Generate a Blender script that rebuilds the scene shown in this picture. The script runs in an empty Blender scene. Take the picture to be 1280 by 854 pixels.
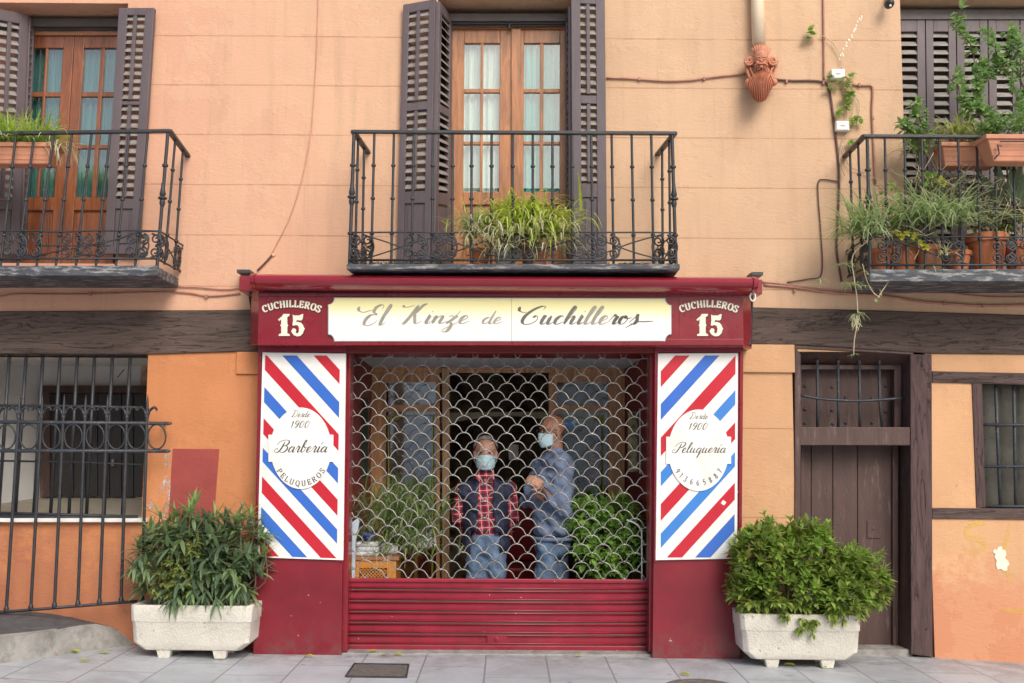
import bpy, bmesh, math, random
from mathutils import Vector, Matrix
R = math.radians
sc = bpy.context.scene
col = sc.collection
rnd = random.Random(11)

# ------------------------------------------------------------------ camera
F, CX, CY = 1330.0, 640.0, 427.0
DIST, CAMH = 7.5, 1.395
PITCH, ROLL, YAW = R(5.71), R(0.33), R(0.25)
ROT = Matrix.Rotation(-YAW, 3, 'Z') @ Matrix.Rotation(R(90) + PITCH, 3, 'X') @ Matrix.Rotation(ROLL, 3, 'Z')
CAM = Vector((0, -DIST, CAMH))
cd = bpy.data.cameras.new('camera'); cam = bpy.data.objects.new('camera', cd); col.objects.link(cam)
cam.matrix_world = Matrix.Translation(CAM) @ ROT.to_4x4()
cd.sensor_width = 36; cd.lens = F * 36 / 1280; cd.clip_start = .05; cd.clip_end = 800
sc.camera = cam

# ------------------------------------------------------------------ light
world = bpy.data.worlds.new('World'); sc.world = world; world.use_nodes = True
SUN_EL, SUN_AZ = R(52), R(205)     # azimuth measured so the sun stands in front and to the right of the wall
wn = world.node_tree; wn.nodes.clear()
wo = wn.nodes.new('ShaderNodeOutputWorld'); bg = wn.nodes.new('ShaderNodeBackground'); sk = wn.nodes.new('ShaderNodeTexSky')
sk.sky_type = 'NISHITA'; sk.sun_disc = False; sk.sun_elevation = SUN_EL; sk.air_density = 1.0; sk.dust_density = 4.0; sk.ozone_density = .6
bg.inputs[1].default_value = .15
wn.links.new(sk.outputs[0], bg.inputs[0]); wn.links.new(bg.outputs[0], wo.inputs[0])
sd = bpy.data.lights.new('sun', 'SUN'); sun = bpy.data.objects.new('sun', sd); col.objects.link(sun)
sd.energy = 1.8; sd.angle = R(32); sd.color = (1, .975, .94)
tosun = Vector((.42, -1.0, .86)).normalized()
sun.rotation_euler = tosun.to_track_quat('Z', 'Y').to_euler()
sk.sun_elevation = math.asin(tosun.z); sk.sun_rotation = math.atan2(tosun.x, tosun.y)
vs = sc.view_settings; vs.view_transform = 'Standard'; vs.look = 'None'; vs.gamma = 1; vs.use_curve_mapping = False
vs.exposure = 0.04

# ------------------------------------------------------------------ helpers
def P(px, py, y=0.0):
    d = ROT @ Vector(((px - CX) / F, -(py - CY) / F, -1))
    return CAM + d * ((y + DIST) / d.y)
def PZ(px, py, z):
    d = ROT @ Vector(((px - CX) / F, -(py - CY) / F, -1))
    return CAM + d * ((z - CAMH) / d.z)
def S(y=0.0): return F / (DIST + y)          # pixels per metre at a depth

def tag(o, label=None, cat=None, group=None, kind=None):
    if label: o['label'] = label
    if cat: o['category'] = cat
    if group: o['group'] = group
    if kind: o['kind'] = kind
    return o
def thing(name, loc, label, cat, group=None):
    o = bpy.data.objects.new(name, None); col.objects.link(o); o.location = loc; o.empty_display_size = .1
    return tag(o, label, cat, group)
def attach(o, parent):
    o.parent = parent
    if parent.type == 'EMPTY': o.matrix_parent_inverse = Matrix.Translation(-parent.location)
def copy_tree(o, parent=None):
    c = o.copy(); col.objects.link(c)
    if parent: c.parent = parent
    for ch in list(o.children): copy_tree(ch, c)
    return c

def smooth_path(pts, n=6, closed=False):
    p = [Vector(q) for q in pts]
    if len(p) < 3 and not closed: return p
    out = []; m = len(p)
    rng = range(m if closed else m - 1)
    for i in rng:
        p0 = p[(i - 1) % m] if (closed or i > 0) else p[0] * 2 - p[1]
        p1 = p[i]; p2 = p[(i + 1) % m]
        p3 = p[(i + 2) % m] if (closed or i + 2 < m) else p[-1] * 2 - p[-2]
        for k in range(n):
            t = k / n
            out.append(.5 * ((2 * p1) + (p2 - p0) * t + (2 * p0 - 5 * p1 + 4 * p2 - p3) * t * t + (3 * p1 - p0 - 3 * p2 + p3) * t ** 3))
    if not closed: out.append(p[-1])
    return out

class MB:
    def __init__(s): s.v = []; s.f = []; s.m = []
    def add(s, vs_, fs, mi=0):
        b = len(s.v); s.v += [tuple(q) for q in vs_]
        for f in fs: s.f.append(tuple(i + b for i in f)); s.m.append(mi)
        return s
    def box(s, x0, x1, y0, y1, z0, z1, mi=0):
        return s.add([(x0, y0, z0), (x1, y0, z0), (x1, y1, z0), (x0, y1, z0), (x0, y0, z1), (x1, y0, z1), (x1, y1, z1), (x0, y1, z1)],
                     [(0, 1, 5, 4), (1, 2, 6, 5), (2, 3, 7, 6), (3, 0, 4, 7), (4, 5, 6, 7), (3, 2, 1, 0)], mi)
    def hexa(s, a, b, mi=0):      # two quads (front, back) same winding
        return s.add(list(a) + list(b), [(0, 1, 2, 3), (7, 6, 5, 4), (0, 4, 5, 1), (1, 5, 6, 2), (2, 6, 7, 3), (3, 7, 4, 0)], mi)
    def prism(s, px, y0, y1, mi=0):     # polygon in photo pixels on plane y0, extruded straight to y1
        a = [P(x, y, y0) for x, y in px]; n = len(a)
        b = [Vector((q.x, y1, q.z)) for q in a]
        return s.add(a + b, [tuple(range(n)), tuple(range(2 * n - 1, n - 1, -1))] + [((i + 1) % n, i, i + n, (i + 1) % n + n) for i in range(n)], mi)
    def rect(s, x0, y0, x1, y1, ya, yb, mi=0):
        return s.prism([(x0, y0), (x0, y1), (x1, y1), (x1, y0)], ya, yb, mi)
    def sheet(s, px, y, mi=0):
        a = [P(x, q, y) for x, q in px]
        return s.add(a, [tuple(range(len(a)))], mi)
    def tube(s, pts, r, n=6, mi=0, cap=True, closed=False):
        pts = [Vector(p) for p in pts]; m = len(pts)
        rr = r if isinstance(r, (list, tuple)) else [r] * m
        vs_ = []; ref = None
        for i, p in enumerate(pts):
            a = pts[(i - 1) % m] if (i > 0 or closed) else p; b = pts[(i + 1) % m] if (i < m - 1 or closed) else p
            t = (b - a)
            if t.length < 1e-9: t = Vector((0, 0, 1))
            t.normalize()
            if ref is None:
                ref = t.orthogonal().normalized()
            ref = (ref - t * ref.dot(t))
            if ref.length < 1e-6: ref = t.orthogonal()
            ref.normalize(); bi = t.cross(ref)
            for k in range(n):
                an = 2 * math.pi * k / n
                vs_.append(p + (ref * math.cos(an) + bi * math.sin(an)) * rr[i])
        fs = []
        for i in range(m if closed else m - 1):
            j = (i + 1) % m
            for k in range(n):
                k2 = (k + 1) % n
                fs.append((i * n + k, i * n + k2, j * n + k2, j * n + k))
        if cap and not closed:
            fs.append(tuple(range(n - 1, -1, -1))); fs.append(tuple((m - 1) * n + k for k in range(n)))
        return s.add(vs_, fs, mi)
    def lathe(s, base, prof, n=12, mi=0, axis=Vector((0, 0, 1))):
        base = Vector(base); axis = Vector(axis).normalized()
        return s.tube([base + axis * z for z, r in prof], [max(r, 1e-4) for z, r in prof], n, mi)
    def ell(s, c, r, n=12, m=8, mi=0, rot=None):
        c = Vector(c); vs_ = []
        for i in range(m + 1):
            ph = math.pi * i / m
            for k in range(n):
                th = 2 * math.pi * k / n
                q = Vector((r[0] * math.sin(ph) * math.cos(th), r[1] * math.sin(ph) * math.sin(th), r[2] * math.cos(ph)))
                if rot: q = rot @ q
                vs_.append(c + q)
        fs = [(i * n + k, (i + 1) * n + k, (i + 1) * n + (k + 1) % n, i * n + (k + 1) % n) for i in range(m) for k in range(n)]
        return s.add(vs_, fs, mi)
    def cap(s, a, b, ra, rb, n=12, mi=0):     # tapered capsule
        a = Vector(a); b = Vector(b); s.ell(a, (ra,) * 3, n, 8, mi); s.ell(b, (rb,) * 3, n, 8, mi)
        return s.tube([a, b], [ra, rb], n, mi)
    def build(s, name, mats, parent=None, smooth=False, bevel=0, label=None, weld=False, autos=None):
        me = bpy.data.meshes.new(name); me.from_pydata(s.v, [], s.f)
        if not isinstance(mats, (list, tuple)): mats = [mats]
        for m in mats: me.materials.append(m)
        if len(mats) > 1:
            for p, mi in zip(me.polygons, s.m): p.material_index = mi
        bm = bmesh.new(); bm.from_mesh(me)
        if weld: bmesh.ops.remove_doubles(bm, verts=bm.verts, dist=1e-5)
        if not getattr(s, 'nofix', False) and len(bm.faces) < 60000: bmesh.ops.recalc_face_normals(bm, faces=bm.faces)
        bm.to_mesh(me); bm.free()
        if smooth:
            for p in me.polygons: p.use_smooth = True
            if autos:
                try: me.set_sharp_from_angle(angle=R(autos))
                except Exception: pass
        me.update()
        o = bpy.data.objects.new(name, me); col.objects.link(o)
        if parent: attach(o, parent)
        if bevel:
            b = o.modifiers.new('bevel', 'BEVEL'); b.width = bevel; b.segments = 2; b.limit_method = 'ANGLE'; b.angle_limit = R(40)
        if label: o['label'] = label
        return o

# ------------------------------------------------------------------ materials
def N(nt, t, **k):
    n = nt.nodes.new(t)
    for a, v in k.items(): setattr(n, a, v)
    return n
def mixc(nt, fac, a, b, blend='MIX'):
    m = N(nt, 'ShaderNodeMix', data_type='RGBA', blend_type=blend)
    for sock, v in ((m.inputs[0], fac), (m.inputs[6], a), (m.inputs[7], b)):
        if hasattr(v, 'is_linked') or hasattr(v, 'links'): nt.links.new(v, sock)
        elif isinstance(v, (int, float)): sock.default_value = v
        else: sock.default_value = (*v[:3], 1)
    return m.outputs[2]
def noise(nt, vec, scale, detail=5, rough=.6, dist=0):
    n = N(nt, 'ShaderNodeTexNoise'); n.inputs['Scale'].default_value = scale; n.inputs['Detail'].default_value = detail
    n.inputs['Roughness'].default_value = rough; n.inputs['Distortion'].default_value = dist
    nt.links.new(vec, n.inputs['Vector']); return n.outputs['Fac']
def ramp(nt, fac, a, b, ca=(0, 0, 0), cb=(1, 1, 1)):
    r = N(nt, 'ShaderNodeValToRGB'); r.color_ramp.elements[0].position = a; r.color_ramp.elements[1].position = b
    r.color_ramp.elements[0].color = (*ca, 1); r.color_ramp.elements[1].color = (*cb, 1)
    nt.links.new(fac, r.inputs[0]); return r.outputs[0]
def mapping(nt, src, scale=(1, 1, 1), loc=(0, 0, 0), rot=(0, 0, 0)):
    m = N(nt, 'ShaderNodeMapping'); m.inputs['Scale'].default_value = scale; m.inputs['Location'].default_value = loc; m.inputs['Rotation'].default_value = rot
    nt.links.new(src, m.inputs[0]); return m.outputs[0]
def math_(nt, op, a, b=None, c=None, clamp=False):
    m = N(nt, 'ShaderNodeMath', operation=op); m.use_clamp = clamp
    for i, v in enumerate((a, b, c)):
        if v is None: continue
        if isinstance(v, (int, float)): m.inputs[i].default_value = v
        else: nt.links.new(v, m.inputs[i])
    return m.outputs[0]
def mat0(name):
    m = bpy.data.materials.new(name); m.use_nodes = True; nt = m.node_tree
    b = nt.nodes['Principled BSDF']; tc = N(nt, 'ShaderNodeTexCoord')
    return m, nt, b, tc.outputs['Object']
def bumpit(nt, b, h, strength=.3, dist=.005, prev=None):
    bu = N(nt, 'ShaderNodeBump'); bu.inputs['Strength'].default_value = strength; bu.inputs['Distance'].default_value = dist
    nt.links.new(h, bu.inputs['Height'])
    if prev: nt.links.new(prev, bu.inputs['Normal'])
    nt.links.new(bu.outputs[0], b.inputs['Normal']); return bu.outputs[0]
def mat(name, c, rough=.6, var=.18, vs_=6, bump=.15, bs=60, metallic=0, coat=0, stretch=(1, 1, 1), c2=None, c2amt=(.55, .7), c2s=12, spec=.5, rvar=.15):
    m, nt, b, oc = mat0(name)
    v = mapping(nt, oc, stretch)
    n1 = noise(nt, v, vs_, 6)
    dark = tuple(x * (1 - var) for x in c); lite = tuple(min(1, x * (1 + var)) for x in c)
    cc = mixc(nt, ramp(nt, n1, .3, .7), dark, lite)
    if c2:
        cc = mixc(nt, ramp(nt, noise(nt, v, c2s, 8, .7), *c2amt), cc, c2)
    nt.links.new(cc, b.inputs['Base Color'])
    b.inputs['Metallic'].default_value = metallic; b.inputs['Specular IOR Level'].default_value = spec
    rr = math_(nt, 'MULTIPLY_ADD', noise(nt, v, vs_ * 3, 4), rvar * 2, rough - rvar)
    nt.links.new(rr, b.inputs['Roughness'])
    if coat: b.inputs['Coat Weight'].default_value = coat; b.inputs['Coat Roughness'].default_value = .15
    if bump: bumpit(nt, b, noise(nt, v, bs, 5, .7), bump, .01)
    return m
MT = {}
def stucco(name, c, c_low=None, zlow=None, lines=None, tint=None, dirt=.25, patch=None):
    m, nt, b, oc = mat0(name)
    sep = N(nt, 'ShaderNodeSeparateXYZ'); nt.links.new(oc, sep.inputs[0])
    x, y, z = sep.outputs
    big = noise(nt, oc, 1.1, 5, .65)
    cc = mixc(nt, ramp(nt, big, .3, .72), tuple(q * .86 for q in c), tuple(min(1, q * 1.1) for q in c))
    if tint:      # pinker towards one side, with a ragged limit
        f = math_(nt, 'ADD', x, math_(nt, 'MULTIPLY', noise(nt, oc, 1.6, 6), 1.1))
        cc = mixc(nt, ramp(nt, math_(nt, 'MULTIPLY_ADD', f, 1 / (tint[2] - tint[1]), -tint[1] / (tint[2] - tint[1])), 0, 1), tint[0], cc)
    streak = noise(nt, mapping(nt, oc, (5, 5, .45)), 2.0, 6, .65)
    cc = mixc(nt, math_(nt, 'MULTIPLY', ramp(nt, streak, .5, .78), dirt), cc, tuple(q * .62 for q in c))
    fine = noise(nt, oc, 42, 6, .75)
    cc = mixc(nt, math_(nt, 'MULTIPLY', ramp(nt, fine, .55, .75), .16), cc, tuple(q * .7 for q in c))
    pale = noise(nt, oc, 7, 8, .75)
    cc = mixc(nt, math_(nt, 'MULTIPLY', ramp(nt, pale, .6, .75), .2), cc, tuple(min(1, q * 1.1 + .12) for q in c))
    if c_low:
        f = math_(nt, 'MULTIPLY_ADD', noise(nt, mapping(nt, oc, (1, 1, 1.3)), 3.3, 9, .75), 2.2, math_(nt, 'MULTIPLY_ADD', z, -1 / zlow[1], zlow[0] / zlow[1]))
        f2 = ramp(nt, f, .7, 1.75)
        cc = mixc(nt, f2, cc, c_low)
        sp = ramp(nt, noise(nt, oc, 17, 9, .8), .62, .7)
        cc = mixc(nt, math_(nt, 'MULTIPLY', math_(nt, 'MULTIPLY', sp, f2), .6), cc, (.55, .4, .32))
    hgt = math_(nt, 'MULTIPLY_ADD', noise(nt, oc, 120, 4, .6), .25, noise(nt, mapping(nt, oc, (1, 1, 2.2)), 22, 7, .72))
    if lines:
        z0, dz, x0, dx = lines
        wob = math_(nt, 'MULTIPLY_ADD', noise(nt, oc, 1.5, 2), .012, -.006)
        q = math_(nt, 'ADD', math_(nt, 'DIVIDE', math_(nt, 'SUBTRACT', math_(nt, 'ADD', z, wob), z0), dz), 50)
        fr = math_(nt, 'ABSOLUTE', math_(nt, 'SUBTRACT', math_(nt, 'FRACT', q), .5))
        lh = math_(nt, 'GREATER_THAN', fr, .5 - .0045 / dz)
        row = math_(nt, 'FLOOR', q)
        q2 = math_(nt, 'ADD', math_(nt, 'DIVIDE', math_(nt, 'SUBTRACT', x, x0), dx), math_(nt, 'MULTIPLY', row, .5))
        q2 = math_(nt, 'ADD', q2, math_(nt, 'MULTIPLY', math_(nt, 'SINE', math_(nt, 'MULTIPLY', row, 2.7)), .13))
        fr2 = math_(nt, 'ABSOLUTE', math_(nt, 'SUBTRACT', math_(nt, 'FRACT', math_(nt, 'ADD', q2, 50)), .5))
        lv = math_(nt, 'GREATER_THAN', fr2, .5 - .0032 / dx)
        lv = math_(nt, 'MULTIPLY', lv, ramp(nt, noise(nt, oc, 2.7, 3), .42, .6))
        ln = math_(nt, 'MAXIMUM', math_(nt, 'MULTIPLY', lh, ramp(nt, noise(nt, mapping(nt, oc, (1, 1, .2)), 5, 4), .25, .5)), math_(nt, 'MULTIPLY', lv, .4))
        cc = mixc(nt, math_(nt, 'MULTIPLY', ln, .6), cc, tuple(q * s for q, s in zip(c, (.62, .42, .34))))
        hgt = math_(nt, 'MULTIPLY_ADD', ln, -1.2, hgt)
    nt.links.new(cc, b.inputs['Base Color']); b.inputs['Roughness'].default_value = .88; b.inputs['Specular IOR Level'].default_value = .25
    edge = ramp(nt, noise(nt, oc, .9, 6, .7), .495, .515)
    cc2 = mixc(nt, math_(nt, 'MULTIPLY', edge, .16), cc, tuple(min(1, q * 1.12 + .03) for q in c))
    gr = ramp(nt, noise(nt, oc, 150, 3, .8), .3, .7)
    cc2 = mixc(nt, math_(nt, 'MULTIPLY', gr, .22), cc2, tuple(q * .66 for q in c))
    pit = ramp(nt, noise(nt, oc, 30, 2, .5), .74, .77)
    cc2 = mixc(nt, math_(nt, 'MULTIPLY', pit, .5), cc2, tuple(q * .5 for q in c))
    nt.links.new(cc2, b.inputs['Base Color'])
    bumpit(nt, b, math_(nt, 'MULTIPLY_ADD', edge, .25, hgt), .6, .008)
    return m
def woodold(name, c, crack=.03, axis='x', rough=.75):
    m, nt, b, oc = mat0(name)
    st = {'x': (.35, 3, 3), 'z': (3, 3, .35)}[axis]
    v = mapping(nt, oc, st)
    g = noise(nt, v, 9, 9, .72, .15); g2 = noise(nt, v, 38, 5, .7)
    cc = mixc(nt, ramp(nt, g, .3, .7), tuple(q * .6 for q in c), tuple(q * 1.35 for q in c))
    cc = mixc(nt, math_(nt, 'MULTIPLY', ramp(nt, g2, .55, .75), .5), cc, tuple(q * 1.9 + .02 for q in c))
    ck = ramp(nt, noise(nt, mapping(nt, oc, {'x': (.5, 4, 6), 'z': (6, 4, .5)}[axis]), 3.1, 6, .6, 1.2), .495, .5)
    ck2 = ramp(nt, noise(nt, mapping(nt, oc, {'x': (.5, 4, 6), 'z': (6, 4, .5)}[axis]), 3.1, 6, .6, 1.2), .505, .51)
    line = math_(nt, 'SUBTRACT', ck, ck2, clamp=True)
    cc = mixc(nt, math_(nt, 'MULTIPLY', line, .55), cc, tuple(q * .3 for q in c))
    sp = ramp(nt, noise(nt, oc, 60, 4, .8), .72, .76)
    cc = mixc(nt, math_(nt, 'MULTIPLY', sp, .6), cc, (.35, .31, .28))
    nt.links.new(cc, b.inputs['Base Color']); b.inputs['Roughness'].default_value = rough; b.inputs['Specular IOR Level'].default_value = .3
    h = math_(nt, 'MULTIPLY_ADD', line, -.8, math_(nt, 'MULTIPLY_ADD', g2, .4, g))
    bumpit(nt, b, h, .8, .012)
    return m
def varnish(name, c, axis='z', coat=.4, dark=.45):
    m, nt, b, oc = mat0(name)
    v = mapping(nt, oc, (4, 4, .5) if axis == 'z' else (.5, 4, 4))
    g = noise(nt, v, 7, 8, .6, .8)
    cc = mixc(nt, ramp(nt, g, .28, .72), tuple(q * dark for q in c), tuple(min(1, q * 1.3) for q in c))
    nt.links.new(cc, b.inputs['Base Color']); b.inputs['Roughness'].default_value = .38
    b.inputs['Coat Weight'].default_value = coat; b.inputs['Coat Roughness'].default_value = .2
    bumpit(nt, b, g, .12, .004)
    return m
def leafmat(name, cs, rough=.45, trans=.35, spec=.45):
    m, nt, b, oc = mat0(name)
    g = N(nt, 'ShaderNodeNewGeometry')
    r = N(nt, 'ShaderNodeValToRGB'); el = r.color_ramp.elements
    while len(el) < len(cs): el.new(.5)
    for i, c in enumerate(cs): el[i].position = i / (len(cs) - 1); el[i].color = (*c, 1)
    nt.links.new(g.outputs['Random Per Island'], r.inputs[0])
    cc = mixc(nt, math_(nt, 'MULTIPLY', noise(nt, oc, 30, 3), .5), r.outputs[0], tuple(q * .55 for q in cs[0]))
    nt.links.new(cc, b.inputs['Base Color']); b.inputs['Roughness'].default_value = rough; b.inputs['Specular IOR Level'].default_value = spec
    tr = N(nt, 'ShaderNodeBsdfTranslucent'); nt.links.new(mixc(nt, .5, r.outputs[0], tuple(min(1, q * 2.2) for q in cs[-1])), tr.inputs[0])
    mx = N(nt, 'ShaderNodeMixShader'); mx.inputs[0].default_value = trans
    nt.links.new(b.outputs[0], mx.inputs[1]); nt.links.new(tr.outputs[0], mx.inputs[2])
    nt.links.new(mx.outputs[0], nt.nodes['Material Output'].inputs[0])
    return m
def glass(name, refl=.22, rough=.02, tint=(.9, .95, .93)):
    m, nt, b, oc = mat0(name)
    t = N(nt, 'ShaderNodeBsdfTransparent'); t.inputs[0].default_value = (*tint, 1)
    g = N(nt, 'ShaderNodeBsdfGlossy'); g.inputs['Roughness'].default_value = rough
    bu = N(nt, 'ShaderNodeBump'); bu.inputs['Strength'].default_value = .012; bu.inputs['Distance'].default_value = .01
    nt.links.new(noise(nt, oc, 1.5, 1), bu.inputs['Height']); nt.links.new(bu.outputs[0], g.inputs['Normal'])
    mx = N(nt, 'ShaderNodeMixShader'); mx.inputs[0].default_value = refl
    nt.links.new(t.outputs[0], mx.inputs[1]); nt.links.new(g.outputs[0], mx.inputs[2])
    nt.links.new(mx.outputs[0], nt.nodes['Material Output'].inputs[0])
    return m

zc1, zc2 = P(400, 46).z, P(400, 295).z
DZ = (zc1 - zc2) / 4
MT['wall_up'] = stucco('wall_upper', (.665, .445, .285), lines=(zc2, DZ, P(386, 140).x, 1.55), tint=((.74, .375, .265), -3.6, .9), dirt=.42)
MT['wall_left'] = stucco('wall_left', (.62, .255, .11), c_low=(.46, .18, .10), zlow=(.45, 1.1), dirt=.3)  # darker low tone paints in the shade below the window
MT['wall_mid'] = stucco('wall_mid', (.66, .39, .215), lines=(P(960, 536).z, .62, 3.3, 9), dirt=.15)
MT['wall_right'] = stucco('wall_right', (.67, .39, .21), c_low=(.62, .27, .15), zlow=(.35, .75), dirt=.2)
MT['beam'] = woodold('beam', (.105, .075, .062))
MT['timber'] = woodold('timber', (.095, .06, .058), axis='z')
MT['timber_h'] = woodold('timber_h', (.10, .068, .062), axis='x')
MT['doorpaint'] = mat('door_paint', (.085, .047, .040), .55, .2, 5, .35, 40, stretch=(3, 3, .5), c2=(.19, .13, .12), c2amt=(.56, .72), c2s=9)
MT['shutter'] = mat('shutter_paint', (.125, .098, .105), .5, .15, 5, .25, 50, stretch=(2, 2, .5), c2=(.45, .40, .38), c2amt=(.70, .76), c2s=14)
MT['slat'] = mat('slat_paint', (.30, .27, .25), .55, .25, 20, .2, 50, stretch=(.5, 2, 2))
MT['greyframe'] = mat('grey_frame', (.09, .08, .078), .5, .2, 6, .2, 40)
MT['wood'] = varnish('varnished_wood', (.42, .165, .055))
MT['wood_shaded'] = varnish('shaded_varnished_wood', (.27, .085, .03))  # varnished wood with the shadow on the left door put into its colour
MT['wood_h'] = varnish('varnished_wood_h', (.40, .155, .05), 'x')
MT['wood_in'] = varnish('inner_wood', (.62, .32, .14), coat=.7)
MT['wood_pale'] = varnish('pale_wood', (.50, .31, .16), coat=.3, dark=.7)
MT['iron'] = mat('black_iron', (.030, .033, .038), .42, .3, 20, .25, 90, c2=(.12, .09, .07), c2amt=(.70, .78), c2s=30)
MT['iron_grey'] = mat('worn_iron', (.04, .045, .055), .45, .3, 20, .3, 70, c2=(.16, .16, .17), c2amt=(.58, .7), c2s=25)
MT['slab'] = mat('slab_paint', (.055, .062, .075), .6, .35, 9, .5, 35, stretch=(.6, 2, 3), c2=(.32, .32, .32), c2amt=(.50, .62), c2s=14)
MT['red'] = mat('red_paint', (.215, .009, .020), .30, .12, 3, .06, 20, coat=.35, c2=(.33, .04, .045), c2amt=(.55, .85), c2s=5)
MT['red_low'] = mat('red_base', (.20, .009, .020), .40, .2, 3, .08, 25, c2=(.5, .3, .28), c2amt=(.735, .76), c2s=22, coat=.1)
def grime(m, zg=.0, h=.35, c=(.12, .09, .08), amt=.75):
    nt = m.node_tree; b = nt.nodes['Principled BSDF']; tc = N(nt, 'ShaderNodeTexCoord'); oc = tc.outputs['Object']
    src = b.inputs['Base Color'].links[0].from_socket; sp = N(nt, 'ShaderNodeSeparateXYZ'); nt.links.new(oc, sp.inputs[0])
    f = math_(nt, 'MULTIPLY_ADD', sp.outputs[2], -1 / h, 1 + zg / h, clamp=True)
    n = ramp(nt, noise(nt, oc, 9, 9, .8), .42, .66)
    k = math_(nt, 'MULTIPLY', math_(nt, 'MULTIPLY', f, f), math_(nt, 'MULTIPLY', n, amt))
    cc = mixc(nt, k, src, c)
    sc1 = ramp(nt, noise(nt, mapping(nt, oc, (14, 14, .8)), 4, 6, .7), .70, .73)
    cc = mixc(nt, math_(nt, 'MULTIPLY', sc1, .18), cc, (.45, .22, .22))
    chip = ramp(nt, noise(nt, oc, 24, 2, .5), .765, .775)
    cc = mixc(nt, math_(nt, 'MULTIPLY', chip, .8), cc, (.62, .5, .48))
    nt.links.new(cc, b.inputs['Base Color'])
grime(MT['red_low']); 
MT['awn'] = mat('awning_metal', (.29, .010, .028), .22, .06, 3, .02, 10, coat=.7, rvar=.05)
MT['shred'] = mat('shutter_red', (.27, .013, .032), .34, .22, 5, .12, 40, c2=(.8, .7, .7), c2amt=(.70, .715), c2s=34)
MT['darkred'] = mat('dark_red_wall', (.17, .012, .010), .5, .15, 4, .1, 30)
grime(MT['shred'], h=.25, amt=.35)
MT['galv'] = mat('galvanised', (.33, .325, .30), .36, .4, 14, .1, 100, metallic=.45)
MT['white'] = mat('white_board', (.82, .82, .79), .35, .03, 3, .05, 20, coat=.1, c2=(.70, .68, .61), c2amt=(.52, .8), c2s=4)
MT['plaster'] = mat('white_plaster', (.80, .82, .82), .8, .08, 3, .2, 40)
MT['ceil'] = mat('grey_ceiling', (.55, .56, .62), .8, .08, 3, .1, 30)
MT['sred'] = mat('stripe_red', (.52, .013, .03), .35, .06, 3, .02, 20, coat=.2)
MT['sblue'] = mat('stripe_blue', (.035, .145, .56), .35, .06, 3, .02, 20, coat=.2)
MT['sblue2'] = mat('stripe_light_blue', (.045, .22, .62), .35, .06, 3, .02, 20, coat=.2)
MT['ink'] = mat('dark_ink', (.07, .065, .05), .5, .25, 10, 0)
MT['ink_fade'] = mat('faded_ink', (.30, .29, .23), .5, .2, 9, 0)
MT['ink_mid'] = mat('sign_ink', (.115, .11, .09), .5, .5, 2.5, 0)
MT['cream'] = mat('cream_paint', (.82, .77, .62), .5, .05, 10, 0)
MT['outline'] = mat('letter_outline', (.06, .02, .02), .5, .1, 10, 0)
MT['pane'] = glass('window_glass', .17)
MT['pane_shop'] = glass('shop_glass', .5)
MT['pane_dark'] = mat('dusty_dark_glass', (.055, .055, .045), .3, .4, 5, .05, 10, c2=(.11, .10, .08), c2amt=(.5, .8), c2s=6)
MT['curt_teal'] = mat('teal_curtain', (.20, .56, .54), .8, .2, 9, .3, 12, stretch=(5, 5, .3))
MT['curt_dark'] = mat('dark_teal_curtain', (.10, .27, .26), .8, .3, 9, .3, 12, stretch=(5, 5, .3))
MT['curt_white'] = mat('white_curtain', (.80, .84, .80), .8, .08, 6, .3, 12, stretch=(5, 5, .3))
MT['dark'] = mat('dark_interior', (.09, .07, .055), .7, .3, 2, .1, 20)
MT['darkdoor'] = mat('dark_metal_door', (.045, .045, .048), .45, .15, 4, .05, 30)
MT['concrete'] = mat('planter_concrete', (.72, .69, .61), .85, .12, 5, .8, 70, c2=(.40, .36, .29), c2amt=(.58, .70), c2s=30)
MT['soil'] = mat('soil', (.05, .035, .025), .95, .4, 30, .8, 60)
MT['terra'] = mat('terracotta', (.52, .17, .07), .75, .15, 8, .2, 60, c2=(.6, .32, .2), c2amt=(.58, .75), c2s=9)
MT['terra2'] = mat('pale_terracotta', (.56, .25, .15), .75, .12, 8, .2, 60)
MT['bark'] = mat('stem_bark', (.17, .12, .08), .85, .3, 20, .4, 80)
MT['mask_clay'] = mat('mask_clay', (.58, .25, .15), .8, .2, 14, .35, 80, c2=(.7, .42, .3), c2amt=(.55, .7), c2s=20)
MT['pipe'] = mat('pipe_paint', (.78, .64, .46), .45, .05, 4, .05, 30)
MT['cable'] = mat('painted_cable', (.42, .20, .14), .6, .25, 12, .1, 50)
MT['cable_wall'] = mat('wall_coloured_cable', (.60, .31, .215), .7, .2, 12, .1, 50)
MT['cable_dark'] = mat('dark_cable', (.13, .065, .06), .6, .25, 12, .1, 50)
MT['boxwhite'] = mat('white_plastic', (.82, .80, .77), .4, .04, 10, .03, 40)
MT['asphalt'] = mat('asphalt', (.10, .105, .11), .85, .25, 14, .9, 90, c2=(.2, .19, .18), c2amt=(.55, .75), c2s=8)
MT['kerb'] = mat('kerb_concrete', (.36, .35, .33), .85, .25, 8, .8, 60, c2=(.2, .19, .17), c2amt=(.5, .7), c2s=7)
MT['castiron'] = mat('cast_iron', (.17, .155, .14), .6, .35, 30, .8, 90)
MT['patch'] = mat('maroon_patch', (.33, .065, .055), .85, .12, 5, .4, 50)
MT['plastic_clear'] = glass('clear_plastic', .35, .25, (.85, .9, .9))
MT['lf_laurel'] = leafmat('laurel_leaf', [(.04, .09, .03), (.13, .25, .04), (.28, .42, .07), (.46, .58, .14)])
MT['lf_ole'] = leafmat('oleander_leaf', [(.05, .08, .055), (.12, .18, .12), (.19, .27, .15), (.30, .42, .17)])
MT['lf_ole_new'] = leafmat('oleander_new_leaf', [(.16, .32, .08), (.28, .46, .14), (.22, .42, .14)])
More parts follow.
